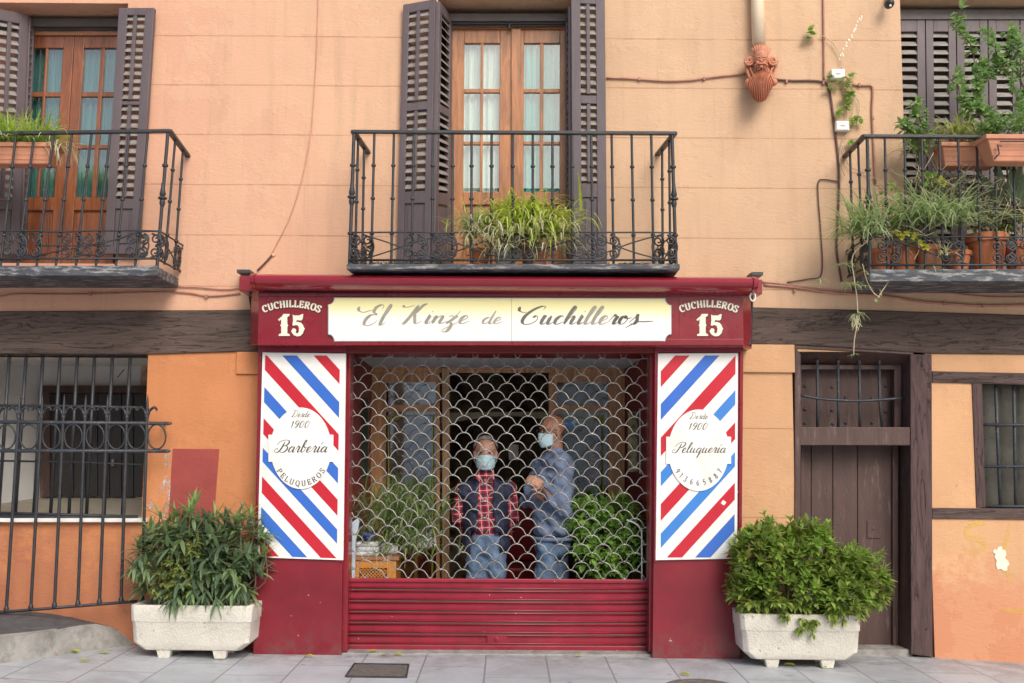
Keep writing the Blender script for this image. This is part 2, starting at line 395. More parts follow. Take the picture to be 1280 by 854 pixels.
MT['lf_var'] = leafmat('variegated_leaf', [(.13, .20, .06), (.26, .34, .10), (.44, .50, .22), (.50, .52, .14)])
MT['lf_spider'] = leafmat('spider_leaf', [(.20, .30, .10), (.42, .50, .26), (.64, .66, .46), (.30, .42, .14)])
MT['lf_lime'] = leafmat('lime_leaf', [(.34, .48, .06), (.52, .66, .10), (.66, .74, .22), (.46, .58, .08)])
MT['lf_pale'] = leafmat('pale_leaf', [(.60, .56, .38), (.74, .70, .56), (.62, .64, .36), (.48, .50, .22)])
MT['lf_bush'] = leafmat('broad_leaf', [(.08, .22, .03), (.18, .40, .06), (.30, .54, .10), (.42, .60, .2)])
MT['lf_grey'] = leafmat('greygreen_leaf', [(.14, .17, .10), (.28, .32, .19), (.40, .44, .28), (.14, .10, .09)])
MT['lf_rose'] = leafmat('rose_leaf', [(.10, .22, .05), (.20, .38, .08), (.34, .48, .14), (.28, .42, .2)])
MT['lf_yellow'] = leafmat('yellow_leaf', [(.62, .50, .05), (.60, .58, .10), (.4, .5, .08)])
MT['lf_agave'] = leafmat('agave_leaf', [(.12, .2, .10), (.22, .32, .18)])
MT['stalk'] = mat('dry_stalk', (.5, .42, .28), .8, .2, 20, .1, 60)
# ------------------------------------------------------------------ ground
YP = -.18                                    # front of the shopfront pillars
gpts = [(-40, .9), (P(-700, 800).x, .25)] + [(P(0, 825).x, .075), (P(159, 808).x, .03), (P(318, 818, YP).x, P(318, 818, YP).z), (P(925, 824, YP).x, P(925, 824, YP).z),
        (P(1165, 822).x, P(1165, 822).z), (P(1280, 829).x, P(1280, 829).z), (P(1700, 845).x, P(1280, 829).z - .09), (40, -.9)]
def gz(x):
    for (a, za), (b, zb) in zip(gpts, gpts[1:]):
        if x <= b: return za + (zb - za) * max(0, (x - a) / (b - a))
    return gpts[-1][1]
def paving():
    m, nt, b, oc = mat0('pavement_slabs')
    br = N(nt, 'ShaderNodeTexBrick'); br.offset = .5
    br.inputs['Scale'].default_value = 1; br.inputs['Brick Width'].default_value = .62; br.inputs['Row Height'].default_value = .40
    br.inputs['Mortar Size'].default_value = .006; br.inputs['Mortar Smooth'].default_value = .2; br.inputs['Bias'].default_value = 0
    for i, c in enumerate(((.47, .495, .53), (.53, .555, .59), (.27, .28, .29))): br.inputs[i + 1].default_value = (*c, 1)
    # rows run away from the wall
    nt.links.new(mapping(nt, oc, rot=(0, 0, R(90)), loc=(.1, .13, 0)), br.inputs['Vector'])
    n1 = noise(nt, oc, 3, 8, .7); n2 = noise(nt, oc, 26, 6, .75)
    cc = mixc(nt, math_(nt, 'MULTIPLY', ramp(nt, n1, .45, .7), .5), br.outputs['Color'], (.30, .31, .33))
    cc = mixc(nt, math_(nt, 'MULTIPLY', ramp(nt, n2, .58, .72), .4), cc, (.24, .24, .25))
    cc = mixc(nt, math_(nt, 'MULTIPLY', ramp(nt, noise(nt, oc, 50, 3), .74, .77), .7), cc, (.7, .7, .68))
    nt.links.new(cc, b.inputs['Base Color']); b.inputs['Roughness'].default_value = .5
    cc = mixc(nt, math_(nt, 'MULTIPLY', ramp(nt, noise(nt, oc, 1.3, 9, .75, .8), .5, .56), .28), cc, (.24, .245, .26))
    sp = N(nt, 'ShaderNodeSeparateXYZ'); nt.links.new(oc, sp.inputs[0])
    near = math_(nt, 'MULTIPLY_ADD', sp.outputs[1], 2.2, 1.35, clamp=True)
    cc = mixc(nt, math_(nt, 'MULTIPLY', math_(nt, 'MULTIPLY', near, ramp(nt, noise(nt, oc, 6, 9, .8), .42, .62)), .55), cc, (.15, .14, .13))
    gum = ramp(nt, noise(nt, oc, 11, 1, .3), .745, .755)
    cc = mixc(nt, math_(nt, 'MULTIPLY', gum, .55), cc, (.17, .17, .18))
    nt.links.new(cc, b.inputs['Base Color'])
    h = math_(nt, 'MULTIPLY_ADD', br.outputs['Fac'], -1.5, math_(nt, 'MULTIPLY', n2, .5))
    bumpit(nt, b, h, .5, .006)
    return m
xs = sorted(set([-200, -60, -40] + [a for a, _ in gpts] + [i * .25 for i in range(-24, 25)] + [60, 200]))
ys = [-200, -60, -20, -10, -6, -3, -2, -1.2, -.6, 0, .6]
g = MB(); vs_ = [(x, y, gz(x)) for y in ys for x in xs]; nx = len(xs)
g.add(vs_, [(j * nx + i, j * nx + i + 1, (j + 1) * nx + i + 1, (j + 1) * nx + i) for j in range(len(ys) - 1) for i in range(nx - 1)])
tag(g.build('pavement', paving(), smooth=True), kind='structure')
def GP(px, py):      # point of the pavement seen at a pixel
    z = 0
    for _ in range(8):
        q = PZ(px, py, z); z = gz(q.x)
    return q

# the ramp at the left: asphalt behind a broken concrete kerb
rx = [(-160, 862, 815, 745), (-60, 843, 803, 755), (0, 830, 797, 762), (30, 826, 794, 763), (60, 822, 790, 766), (62, 821.5, 791.5, 766), (90, 817, 786, 771), (110, 814, 784, 776), (130, 811, 788, 781), (150, 809, 797, 788), (168, 807, 803, 797)]
fb, ft, fi, bk = [], [], [], []
for x, yb, yt, yw in rx:
    q = GP(x, yb); fb.append(q - Vector((0, 0, .02))); t = P(x, yt, q.y + .015); ft.append(t)
    w = P(x, yw, .02); w.z += .0; fi.append(t + Vector((.01, .10, .006))); bk.append(Vector((w.x, .02, max(w.z, t.z - .01))))
m = MB(); n = len(rx)
m.add(fb + ft + fi, [(i, i + 1, n + i + 1, n + i) for i in range(n - 1)] + [(n + i, n + i + 1, 2 * n + i + 1, 2 * n + i) for i in range(n - 1)])
tag(m.build('kerb', MT['kerb'], smooth=True, autos=50), kind='structure')
m = MB(); m.add(fi + bk, [(i, i + 1, n + i + 1, n + i) for i in range(n - 1)])
tag(m.build('ramp', MT['asphalt']), kind='structure')

# ------------------------------------------------------------------ building
B = thing('apartment_building', (0, .2, 0), 'old orange stucco apartment building with dark timber beams, iron balconies and louvred shutters', 'building')
XL, XR, ZT = -9.0, 9.0, 7.5
WT = .42
zbL, zbR = P(150, 388).z, P(1110, 388).z
zt = (P(100, 440).z)
def wallblocks(mb, x0, x1, z0, z1, holes, y0, y1):
    zs = sorted(set([z0, z1] + [h[2] for h in holes] + [h[3] for h in holes]))
    for za, zb in zip(zs, zs[1:]):
        cuts = sorted([(h[0], h[1]) for h in holes if h[2] < zb - 1e-6 and h[3] > za + 1e-6]); x = x0
        for a, b in cuts:
            if a > x: mb.box(x, a, y0, y1, za, zb)
            x = max(x, b)
        if x < x1: mb.box(x, x1, y0, y1, za, zb)
zfloor = P(640, 333).z            # balcony floor level
upz = P(640, 386).z
up_holes = [(P(-150, 100).x, P(156, 100).x, zfloor, P(100, 4).z), (P(546, 100).x, P(716, 100).x, zfloor, P(640, -6).z),
            (P(1128, 100).x, P(1420, 100).x, zfloor, P(1180, -3).z)]
m = MB(); wallblocks(m, XL, XR, upz - .06, ZT, up_holes, 0, WT)
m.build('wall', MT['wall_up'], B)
# lower walls
LWx0, LWx1 = P(-60, 550).x, P(181, 550).x
LWz0, LWz1 = P(100, 650).z, P(100, 441).z
m = MB(); wallblocks(m, XL, P(425, 600).x, -.35, upz - .061, [(LWx0, LWx1, LWz0, LWz1)], 0, WT)
m.build('wall', MT['wall_left'], B, label='deep orange lower wall with a barred window')
SXa, SXb = P(430, 600).x + .01, P(816, 600).x - .01
dx0, dx1 = P(993, 600).x, P(1165, 600).x
m = MB(); m.box(SXb + .03, dx0, 0, WT, -.35, upz - .061)
m.box(dx0, dx1, 0, WT, P(1080, 440).z, upz - .061)
m.build('wall', MT['wall_mid'], B, label='peach wall strip between the shop and the wooden door')
wx0, wx1, wz0, wz1 = P(1224, 560).x, P(1400, 560).x, P(1280, 640).z, P(1280, 478).z
m = MB(); wallblocks(m, dx1 - .02, XR, -.6, upz - .061, [(wx0, wx1, wz0, wz1)], 0.001, WT)
m.build('wall', MT['wall_right'], B, label='orange wall right of the door, faded and stained below')
m = MB(); m.box(P(425, 600).x, SXb + .03, .05, WT, P(640, 445).z + .02, upz - .061); m.build('lintel', MT['darkred'], B)
# mouldings near the shopfront (small cornice blocks at the wall ends)
m = MB()
for a, b, py, pb in ((927, 993, 431, 466),):
    q0, q1 = P(a, 450), P(b, 450); m.box(q0.x, q1.x - .002, -.022, .01, P(960, 466).z, P(960, 431).z)
m.build('impost', MT['wall_mid'], B, bevel=.006)
m = MB(); m.box(P(296, 450).x, P(330, 450).x, -.02, .01, P(300, 468).z, P(300, 440).z); m.build('impost', MT['wall_left'], B, bevel=.006)
# big timber beams
m = MB()
m.prism([(-700, 392), (-700, 446), (0, 442), (182, 443), (315, 439), (345, 438), (345, 387), (0, 389)], -.018, .05)
m.build('timber_beam', MT['beam'], B, bevel=.008)
m = MB()
m.prism([(905, 382), (905, 430), (994, 431), (1060, 435), (1165, 442), (1280, 443), (1800, 450), (1800, 402), (1280, 393.5), (1100, 388), (943, 384)], -.016, .05)
m.build('timber_beam', MT['beam'], B, bevel=.008)
# half-timbering at the right
m = MB(); m.prism([(1165.5, 464), (1165.5, 478), (1400, 484), (1400, 469)], -.012, .05); m.build('timber_rail', MT['timber_h'], B, bevel=.004)
m = MB(); m.prism([(1165.5, 635), (1165.5, 648.5), (1400, 651), (1400, 637)], -.012, .05); m.build('timber_rail', MT['timber_h'], B, bevel=.004)
m = MB(); m.prism([(1215, 478.6), (1221, 634.6), (1232, 634.8), (1228, 479)], -.008, .3); m.build('timber_post', MT['timber'], B, bevel=.004)
# right barred window
W = MB().rect(1226, 476, 1410, 640, .16, .2).build('window', MT['greyframe'], B, label='barred ground floor window with dusty dark glass')
MB().rect(1226, 477, 1410, 640, .15, .155).build('glass', MT['pane_dark'], W)
g = MB()
for x0, x1 in ((1244, 1251), (1267, 1270), (1290, 1290), (1312, 1312)):
    g.tube([P(x0, 470, .05), P((x0 + x1) / 2, 560, .05), P(x1, 645, .05)], .012, 8)
for y in (531, 583, 633): g.tube([P(1224, y, .035), P(1300, y + .5, .035), P(1410, y, .035)], .011, 8)
g.build('window_grille', MT['iron_grey'], W, smooth=True)

# ---- wooden door right
D = MB()
D.prism([(993.5, 432), (993.5, 816), (1001, 816), (1001, 443)], -.012, .25)
D = D.build('wooden_door', MT['doorpaint'], B, bevel=.005, label='old dark brown plank door with barred transom window')
MB().prism([(1138, 443), (1139, 818), (1166, 822), (1165, 443)], -.014, .3).build('post', MT['timber'], D, bevel=.006)
m = MB()   # splayed head and right reveal
a = [P(994, 435, -.01), P(1001, 457, .2), P(1127, 462, .2), P(1142, 443, -.01)]
b_ = [v + Vector((0, .01, .03)) for v in a]; m.hexa(a, b_)
a = [P(1141, 443, -.01), P(1127, 458, .2), P(1121, 812, .2), P(1139, 819, -.01)]
b_ = [v + Vector((.03, .02, 0)) for v in a]; m.hexa(a, b_)
m.build('reveal', MT['doorpaint'], D)
MB().rect(998, 534, 1138, 557, -.005, .14).build('transom_bar', MT['doorpaint'], D, bevel=.006)
m = MB(); m.rect(1000, 456, 1127, 462, .14, .19); m.rect(1118, 457, 1127, 536, .141, .191); m.rect(998, 456, 1002, 536, .142, .192)
m.build('transom_frame', MT['doorpaint'], D, bevel=.004)
m = MB().rect(1000, 455, 1130, 540, .24, .27).build('transom_panel', MT['doorpaint'], D)
st = MB()
for x, y in ((1006, 483), (1006, 512), (1006, 529), (1022, 527), (1040, 484), (1040, 513), (1041, 530), (1057, 497), (1057, 529), (1090, 498), (1090, 529), (1107, 483), (1107, 515), (1107, 499), (1075, 488)):
    st.ell(P(x, y, .238), (.012, .008, .012), 8, 5)
st.build('studs', MT['iron_grey'], D, smooth=True)
g = MB()
for x0, x1 in ((1021.5, 1022), (1047.5, 1048), (1074, 1075), (1099, 1103)):
    g.tube([P(x0, 452, .1), P(x0 + .5, 500, .1), P(x1, 536, .1)], .011, 8)
    g.ell(P(x0, 452, .1), (.014, .014, .018), 8, 6)
g.tube(smooth_path([P(1000, 494, .09), P(1030, 499, .09), P(1075, 501, .09), P(1127, 498, .09)]), .010, 6)
g.build('transom_grille', MT['iron_grey'], D, smooth=True)
lf = MB(); xsb = [1002, 1014, 1041, 1072, 1118]
for a, b2 in zip(xsb, xsb[1:]): lf.rect(a + .3, 557, b2 - .3, 812, .2, .25)
lf = lf.build('door_leaf', MT['doorpaint'], D, bevel=.004)
m = MB(); m.rect(1116, 557, 1123, 812, .17, .2); m.rect(1001, 557, 1006, 812, .171, .2); m.build('door_stop', MT['doorpaint'], D, bevel=.003)
m = MB(); m.rect(1084, 651, 1101, 673, .192, .2); m = m.build('lock_plate', MT['doorpaint'], lf, bevel=.003)
MB().ell(P(1092, 662, .191), (.006, .003, .01), 10, 6).build('keyhole', MT['iron'], lf)
MB().rect(996, 812, 1140, 822, .02, .4).build('threshold', MT['kerb'], D, bevel=.01)

# ---- left barred window with the entrance niche behind it
W = MB(); W.rect(-60, 648, 183, 653, -.05, .1)
W = W.build('window', MT['white'], B, bevel=.004, label='tall barred opening with white niche and dark metal door behind')
W2 = MB(); nx0, nx1, nyb = LWx0 - .3, P(181, 550).x + .4, 1.25
W2.box(nx0, nx1, nyb, nyb + .1, LWz0 - .02, LWz1 + .3)
W2.box(nx0 - .1, nx0, WT, nyb, LWz0 - .02, LWz1 + .3); W2.box(nx1, nx1 + .1, WT, nyb, LWz0 - .02, LWz1 + .3)
a = [P(-60, 440, WT), P(-60, 680, WT), P(50, 634, nyb - .01), P(50, 440, nyb - .01)]
W2.hexa(a, [v + Vector((-.02, .05, 0)) for v in a])
W2.box(nx0, nx1, .3, nyb, LWz1, LWz1 + .05)
W2.build('niche_wall', MT['plaster'], W)
tile = stucco('tile_floor', (.46, .42, .34), lines=None)
a = [Vector((nx0, .05, LWz0 + .001)), Vector((nx1, .05, LWz0 + .001)), Vector((nx1, nyb, P(100, 622, nyb).z)), Vector((nx0, nyb, P(100, 622, nyb).z))]
MB().add(a, [(0, 1, 2, 3)]).build('niche_floor', tile, W)
dm = MB()
for i in range(9):
    x = 62 + i * 15; dm.rect(x + .5, 492, x + 14.5, 621, nyb - .05, nyb)
dd = dm.build('metal_door', MT['darkdoor'], W, bevel=.003)
m = MB(); m.rect(50, 482, 62, 622, nyb - .08, nyb); m.rect(50, 482, 200, 491, nyb - .081, nyb); m.build('door_frame', MT['doorpaint'], W)
MB().rect(139, 574, 142, 583, nyb - .09, nyb - .05).build('door_lock', MT['galv'], W, bevel=.002)
m = MB(); m.tube([P(155, 462, .5), P(147, 472, .52)], .004); m.build('wire', MT['dark'], W)
g = MB()
tops = [-31, -9.5, 12, 33, 54, 75.5, 97, 118.5, 141, 163]; bots = [-44, -24, -2, 19, 42, 63, 86, 108, 130, 153]
for a, b2 in zip(tops, bots): g.tube([P(a, 441, .03), P(b2, 645, .03)], .0125, 8)
g.tube([P(-60, 441, .03), P(182, 443, .03)], .016, 8)
for (ya, yb) in ((506.5, 509.5), (575, 581)): g.tube([P(-60, ya, .015), P(100, (ya + yb) / 2, .015), P(178, yb, .015)], .007 if ya > 550 else .01, 6)
g.tube([P(-60, 640, .02), P(172, 646, .02)], .012, 6); g.tube([P(-60, 644, -.02), P(172, 649, -.02)], .012, 6)
g.build('window_grille', MT['iron'], W, smooth=True)

# ---- french doors and louvred shutters
def bil(c):
    tl, tr, br, bl = c
    nrm = ((tr - tl).cross(bl - tl)).normalized()
    if nrm.y > 0: nrm = -nrm
    def f(u, v, w=0): return (tl * (1 - u) + tr * u) * (1 - v) + (bl * (1 - u) + br * u) * v + nrm * w
    return f
def lbox(mb, f, u0, v0, u1, v1, w0, w1, mi=0):
    fr = [f(u0, v0, w1), f(u0, v1, w1), f(u1, v1, w1), f(u1, v0, w1)]; bk = [f(u0, v0, w0), f(u0, v1, w0), f(u1, v1, w0), f(u1, v0, w0)]
    mb.hexa(fr, bk, mi)
def shutter(c, parent, secs, st=.16, rod=True, tilt=1, label=None, nslat=.058, skip=()):
    f = bil(c); H = (c[3] - c[0]).length; Wd = (c[1] - c[0]).length
    m = MB(); lbox(m, f, 0, 0, st, 1, -.018, .018); lbox(m, f, 1 - st, 0, 1, 1, -.018, .018)
    prev = 0; secs2 = secs
    for k, (a, b2, kind) in enumerate(secs2):
        lbox(m, f, st, prev, 1 - st, a, -.017, .017); prev = b2
        if kind == 'p':
            lbox(m, f, st, a, 1 - st, b2, -.006, .004); lbox(m, f, st + .1, a + .012, 1 - st - .1, b2 - .012, -.01, .012)
    if prev < 1: lbox(m, f, st, prev, 1 - st, 1, -.017, .017)
    o = m.build('shutter', MT['shutter'], parent, bevel=.003, label=label)
    s = MB(); r = MB(); hasl = False
    for a, b2, kind in secs2:
        if kind != 's': continue
        n = max(2, int((b2 - a) * H / nslat)); dv = (b2 - a) / n
        for i in range(n):
            va = a + i * dv + dv * .1; jit = rnd.uniform(-.004, .004)
            if rnd.random() < .04: jit += .012
            # slat tilted: front edge lower
            q = .30 * dv * tilt + jit
            t = .0045
            p = [f(st, va + .50 * dv, .014), f(1 - st, va + .50 * dv + jit * .1, .014), f(1 - st, va - .2 * dv * 0 + jit * .2, -.012), f(st, va, -.012)]
            if tilt < 0: p = [f(st, va, .014), f(1 - st, va, .014), f(1 - st, va + .62 * dv, -.012), f(st, va + .62 * dv, -.012)]
            up = f(0, 0) - f(0, 1); up.normalize()
            s.hexa([x + up * t for x in p], [x - up * t for x in p])
        if rod:
            r.hexa([f(.45, a + .004, .03), f(.45, b2 - .004, .03), f(.55, b2 - .004, .03), f(.55, a + .004, .03)],
                   [f(.45, a + .004, .018), f(.45, b2 - .004, .018), f(.55, b2 - .004, .018), f(.55, a + .004, .018)])
    s.build('louvres', MT['slat'], o)
    if rod: r.build('control_rod', MT['shutter'], o, bevel=.002)
    return o

def french(parent, rows, leaves, frame_px, y, curtains, label, toppy, seam=None, botpy=335, wm='wood'):
    # rows: (y0,y1) of the panes; leaves: dict(l,r, cols[(x0,x1)..]); built at depth y
    fx0, fx1 = frame_px
    m = MB(); m.rect(fx0, toppy - 5, fx1, toppy, y - .02, y + .05)
    fr = m.build('french_door', MT['wood_h'], parent, bevel=.003, label=label)
    for li, L in enumerate(leaves):
        l, r_, cols = L['l'], L['r'], L['cols']
        dx = L.get('lean', 0)
        def xx(x, py): return x - dx * (py - rows[0][0]) / 200
        def rc(mb, x0, y0, x1, y1, ya, yb): mb.prism([(xx(x0, y0), y0), (xx(x0, y1), y1), (xx(x1, y1), y1), (xx(x1, y0), y0)], ya, yb)
        m = MB()
        c0, c1 = cols[0][0], cols[-1][1]
        rc(m, l, toppy, c0, botpy, y, y + .045); rc(m, c1, toppy, r_, botpy, y, y + .045)
        rc(m, c0, toppy, c1, rows[0][0], y + .001, y + .046)
        rc(m, c0, rows[-1][1], c1, rows[-1][1] + 16, y + .001, y + .046)
        rc(m, c0, botpy - 12, c1, botpy, y + .001, y + .046)
        for (a, b2), (c, d) in zip(rows, rows[1:]): rc(m, c0, b2, c1, c, y + .006, y + .04)
        for (a, b2), (c, d) in zip(cols, cols[1:]):
            rc(m, b2, rows[0][0], c, rows[-1][1], y + .005, y + .041)
        rc(m, c0, rows[-1][1] + 16, c1, botpy - 12, y + .022, y + .036)
        rc(m, c0 + 4, rows[-1][1] + 20, c1 - 4, botpy - 16, y + .012, y + .024)
        lf = m.build('door_leaf', MT[wm], fr, bevel=.004)
        g = MB(); rc(g, c0, rows[0][0], c1, rows[-1][1], y + .02, y + .024); g.build('glass', MT['pane'], fr)
        # gathered curtain just behind the glass
        cu = MB(); cm = curtains[li]; k = 40
        for i in range(k):
            pass
        vv = []
        for i in range(k + 1):
            u = i / k; x = c0 + (c1 - c0) * u
            off = .012 * math.sin(u * 34 + li) + .008 * math.sin(u * 71)
            vv += [P(xx(x, rows[0][0] - 2), rows[0][0] - 2, y + .07 + off), P(xx(x, rows[-1][1] + 3), rows[-1][1] + 3, y + .075 + off * 1.3)]
        cu.add(vv, [(2 * i, 2 * i + 1, 2 * i + 3, 2 * i + 2) for i in range(k)]); cu.build('curtain', MT[cm], fr, smooth=True)
    if seam:
        MB().rect(seam[0], toppy, seam[1], botpy, y - .018, y + .0).build('cover_strip', MT['wood'], fr, bevel=.004)
    return fr
YF = .28
fr = french(B, [(54, 111), (116, 177), (181, 240)], [dict(l=562, r=642, cols=[(580.5, 601), (604.5, 625)], lean=1.6), dict(l=643, r=714, cols=[(655, 675), (679.5, 700)], lean=.6)],
       (556, 716), YF, ['curt_white', 'curt_teal'], 'wooden french door of the middle balcony, white and teal curtains behind its panes', 36, (639, 651))
m = MB(); m.rect(548, 17, 718, 26, YF - .08, YF + .06); m.rect(562, 28, 712, 30, YF - .05, YF + .06); m.build('lintel_board', MT['greyframe'], fr)
m = MB(); m.tube([P(565, 33, YF - .04), P(713, 32, YF - .04)], .006); m.tube([P(637, 29, YF - .05), P(636, 36, YF - .05)], .012, 8); m.build('curtain_rail', MT['iron'], fr)
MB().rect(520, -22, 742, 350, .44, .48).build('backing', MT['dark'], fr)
fr = french(B, [(60, 115), (121, 181), (186, 247)], [dict(l=-45, r=28, cols=[(-32, -10), (-6, 16)], lean=10), dict(l=-2, r=91.8, cols=[(37, 57), (60, 79)], lean=12.5), dict(l=92.2, r=158, cols=[(105, 126), (131, 150)], lean=12.5)][1:],
       (-10, 160), YF, ['curt_dark', 'curt_dark'], 'wooden french door of the left balcony, teal curtains behind its panes', 44, None, wm='wood_shaded')
m = MB(); m.rect(-60, 23, 158, 33, YF - .07, YF + .06); m.rect(-60, 33.5, 158, 38, YF - .03, YF + .06); m.build('lintel_board', MT['greyframe'], fr)
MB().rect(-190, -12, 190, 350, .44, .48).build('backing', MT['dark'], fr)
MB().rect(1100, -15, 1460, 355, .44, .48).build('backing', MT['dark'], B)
def quad(tl, tr, br, bl): return [P(*q) for q in (tl, tr, br, bl)]
sec1 = [(.035, .385, 's'), (.415, .72, 's'), (.765, .97, 'p')]
sec_r = [(.03, .375, 's'), (.405, .70, 's'), (.75, .97, 'p')]
shutter(quad((505, 7, -.03), (545, 0, -.10), (538, 334, -.10), (497, 334, -.03)), B, sec1, st=.19, label='left louvred shutter leaf of the middle balcony, folded against the wall')
shutter(quad((547, 2, -.09), (563, 22, YF - .02), (560, 331, YF - .02), (540, 335, -.09)), B, sec1, st=.17, rod=False, label='second louvred leaf of the middle balcony turned into the opening')
shutter(quad((714, -5, -.03), (756, -3, -.055), (759, 333, -.055), (716, 333, -.03)), B, sec_r, st=.27, label='right louvred shutter leaf of the middle balcony, worn along its edge')
m = MB()
shutter(quad((709.5, 20, YF - .04), (713.5, 8, .01), (714.5, 330, .01), (710.5, 330, YF - .04)), B, sec_r, st=.2, rod=False, label='narrow leaf seen edge-on at the right of the middle french door')
shutter(quad((150, 11, -.03), (194, 11, -.06), (174, 318, -.06), (131, 318, -.03)), B, [(.03, .385, 's'), (.40, .78, 's'), (.82, .97, 'p')], st=.25, label='right louvred shutter leaf of the left balcony with peeling paint')
shutter(quad((-14, 10, -.09), (34, 19, .14), (22, 318, .14), (-28, 318, -.09)), B, [(.045, .43, 's'), (.46, .78, 's'), (.82, .97, 'p')], st=.22, rod=True, label='left louvred shutter leaf of the left balcony, half turned inwards')
shutter(quad((35, 22, .15), (41, 24, .25), (30, 316, .25), (24, 316, .15)), B, [(.045, .43, 's'), (.46, .97, 's')], st=.2, rod=False, label='narrow leaf seen edge-on at the left of the left french door')
sec_c = [(.05, .42, 's'), (.46, .95, 's')]
for i, (a, b2) in enumerate(((1115, 1155), (1156, 1193.5), (1194.5, 1233), (1234, 1273), (1274, 1312), (1313, 1350))):
    shutter(quad((a, 25, .16), (b2, 25, .16), (b2 + 4, 345, .16), (a + 4, 345, .16)), B, sec_c, st=.25, rod=False, nslat=.062, tilt=1,
            label=['closed shutter leaf beside the wall edge of the right balcony', 'second closed shutter leaf of the right balcony', 'third closed shutter leaf of the right balcony, louvres open', 'fourth closed shutter leaf of the right balcony', 'closed shutter leaf at the picture edge', 'outer closed shutter leaf'][i])
MB().rect(1110, 12, 1440, 24, .13, .3).build('shutter_head', MT['greyframe'], B)

# ---- balconies
YB = -.50
def spiral(c, r0, turns, start, sgn, ux, uz, n=22):
    out = []
    for i in range(n + 1):
        t = i / n; r = r0 * (1 - .8 * t); a = start + sgn * turns * 2 * math.pi * t
        out.append(c + ux * (r * math.cos(a)) + uz * (r * math.sin(a)))
    return out
def frieze(mb, A, Bv, C, Dv, motifs, lines, r=.006):
    """A top-left, Bv top-right, C bottom-right, Dv bottom-left of one bay run of scrollwork"""
    f = lambda u, v: (A * (1 - u) + Bv * u) * (1 - v) + (Dv * (1 - u) + C * u) * v
    ux = (Bv - A).normalized(); uz = Vector((0, 0, 1)); H = (A - Dv).length
    for u, s in motifs:
        for v, st in ((.29, 1), (.71, -1)):
            for side in (-1, 1):
                if s != 0 and side != s: continue
                c = f(u, v) + ux * side * H * .21
                mb.tube(spiral(c, H * .20, 1.6, math.pi / 2 * (-st) + (0 if side > 0 else math.pi), side * st, ux, uz), r, 5)
        if s == 0: pass
        mb.tube([f(u, .5) + ux * math.cos(t) * H * .42 * 1 + uz * math.sin(t) * H * .42 for t in [R(a) for a in (range(-80, 81, 16) if s >= 0 else range(100, 261, 16))]], r, 5)
    for ln in lines: mb.tube(smooth_path([f(u, v) for u, v in ln], 5), r * .85, 5)
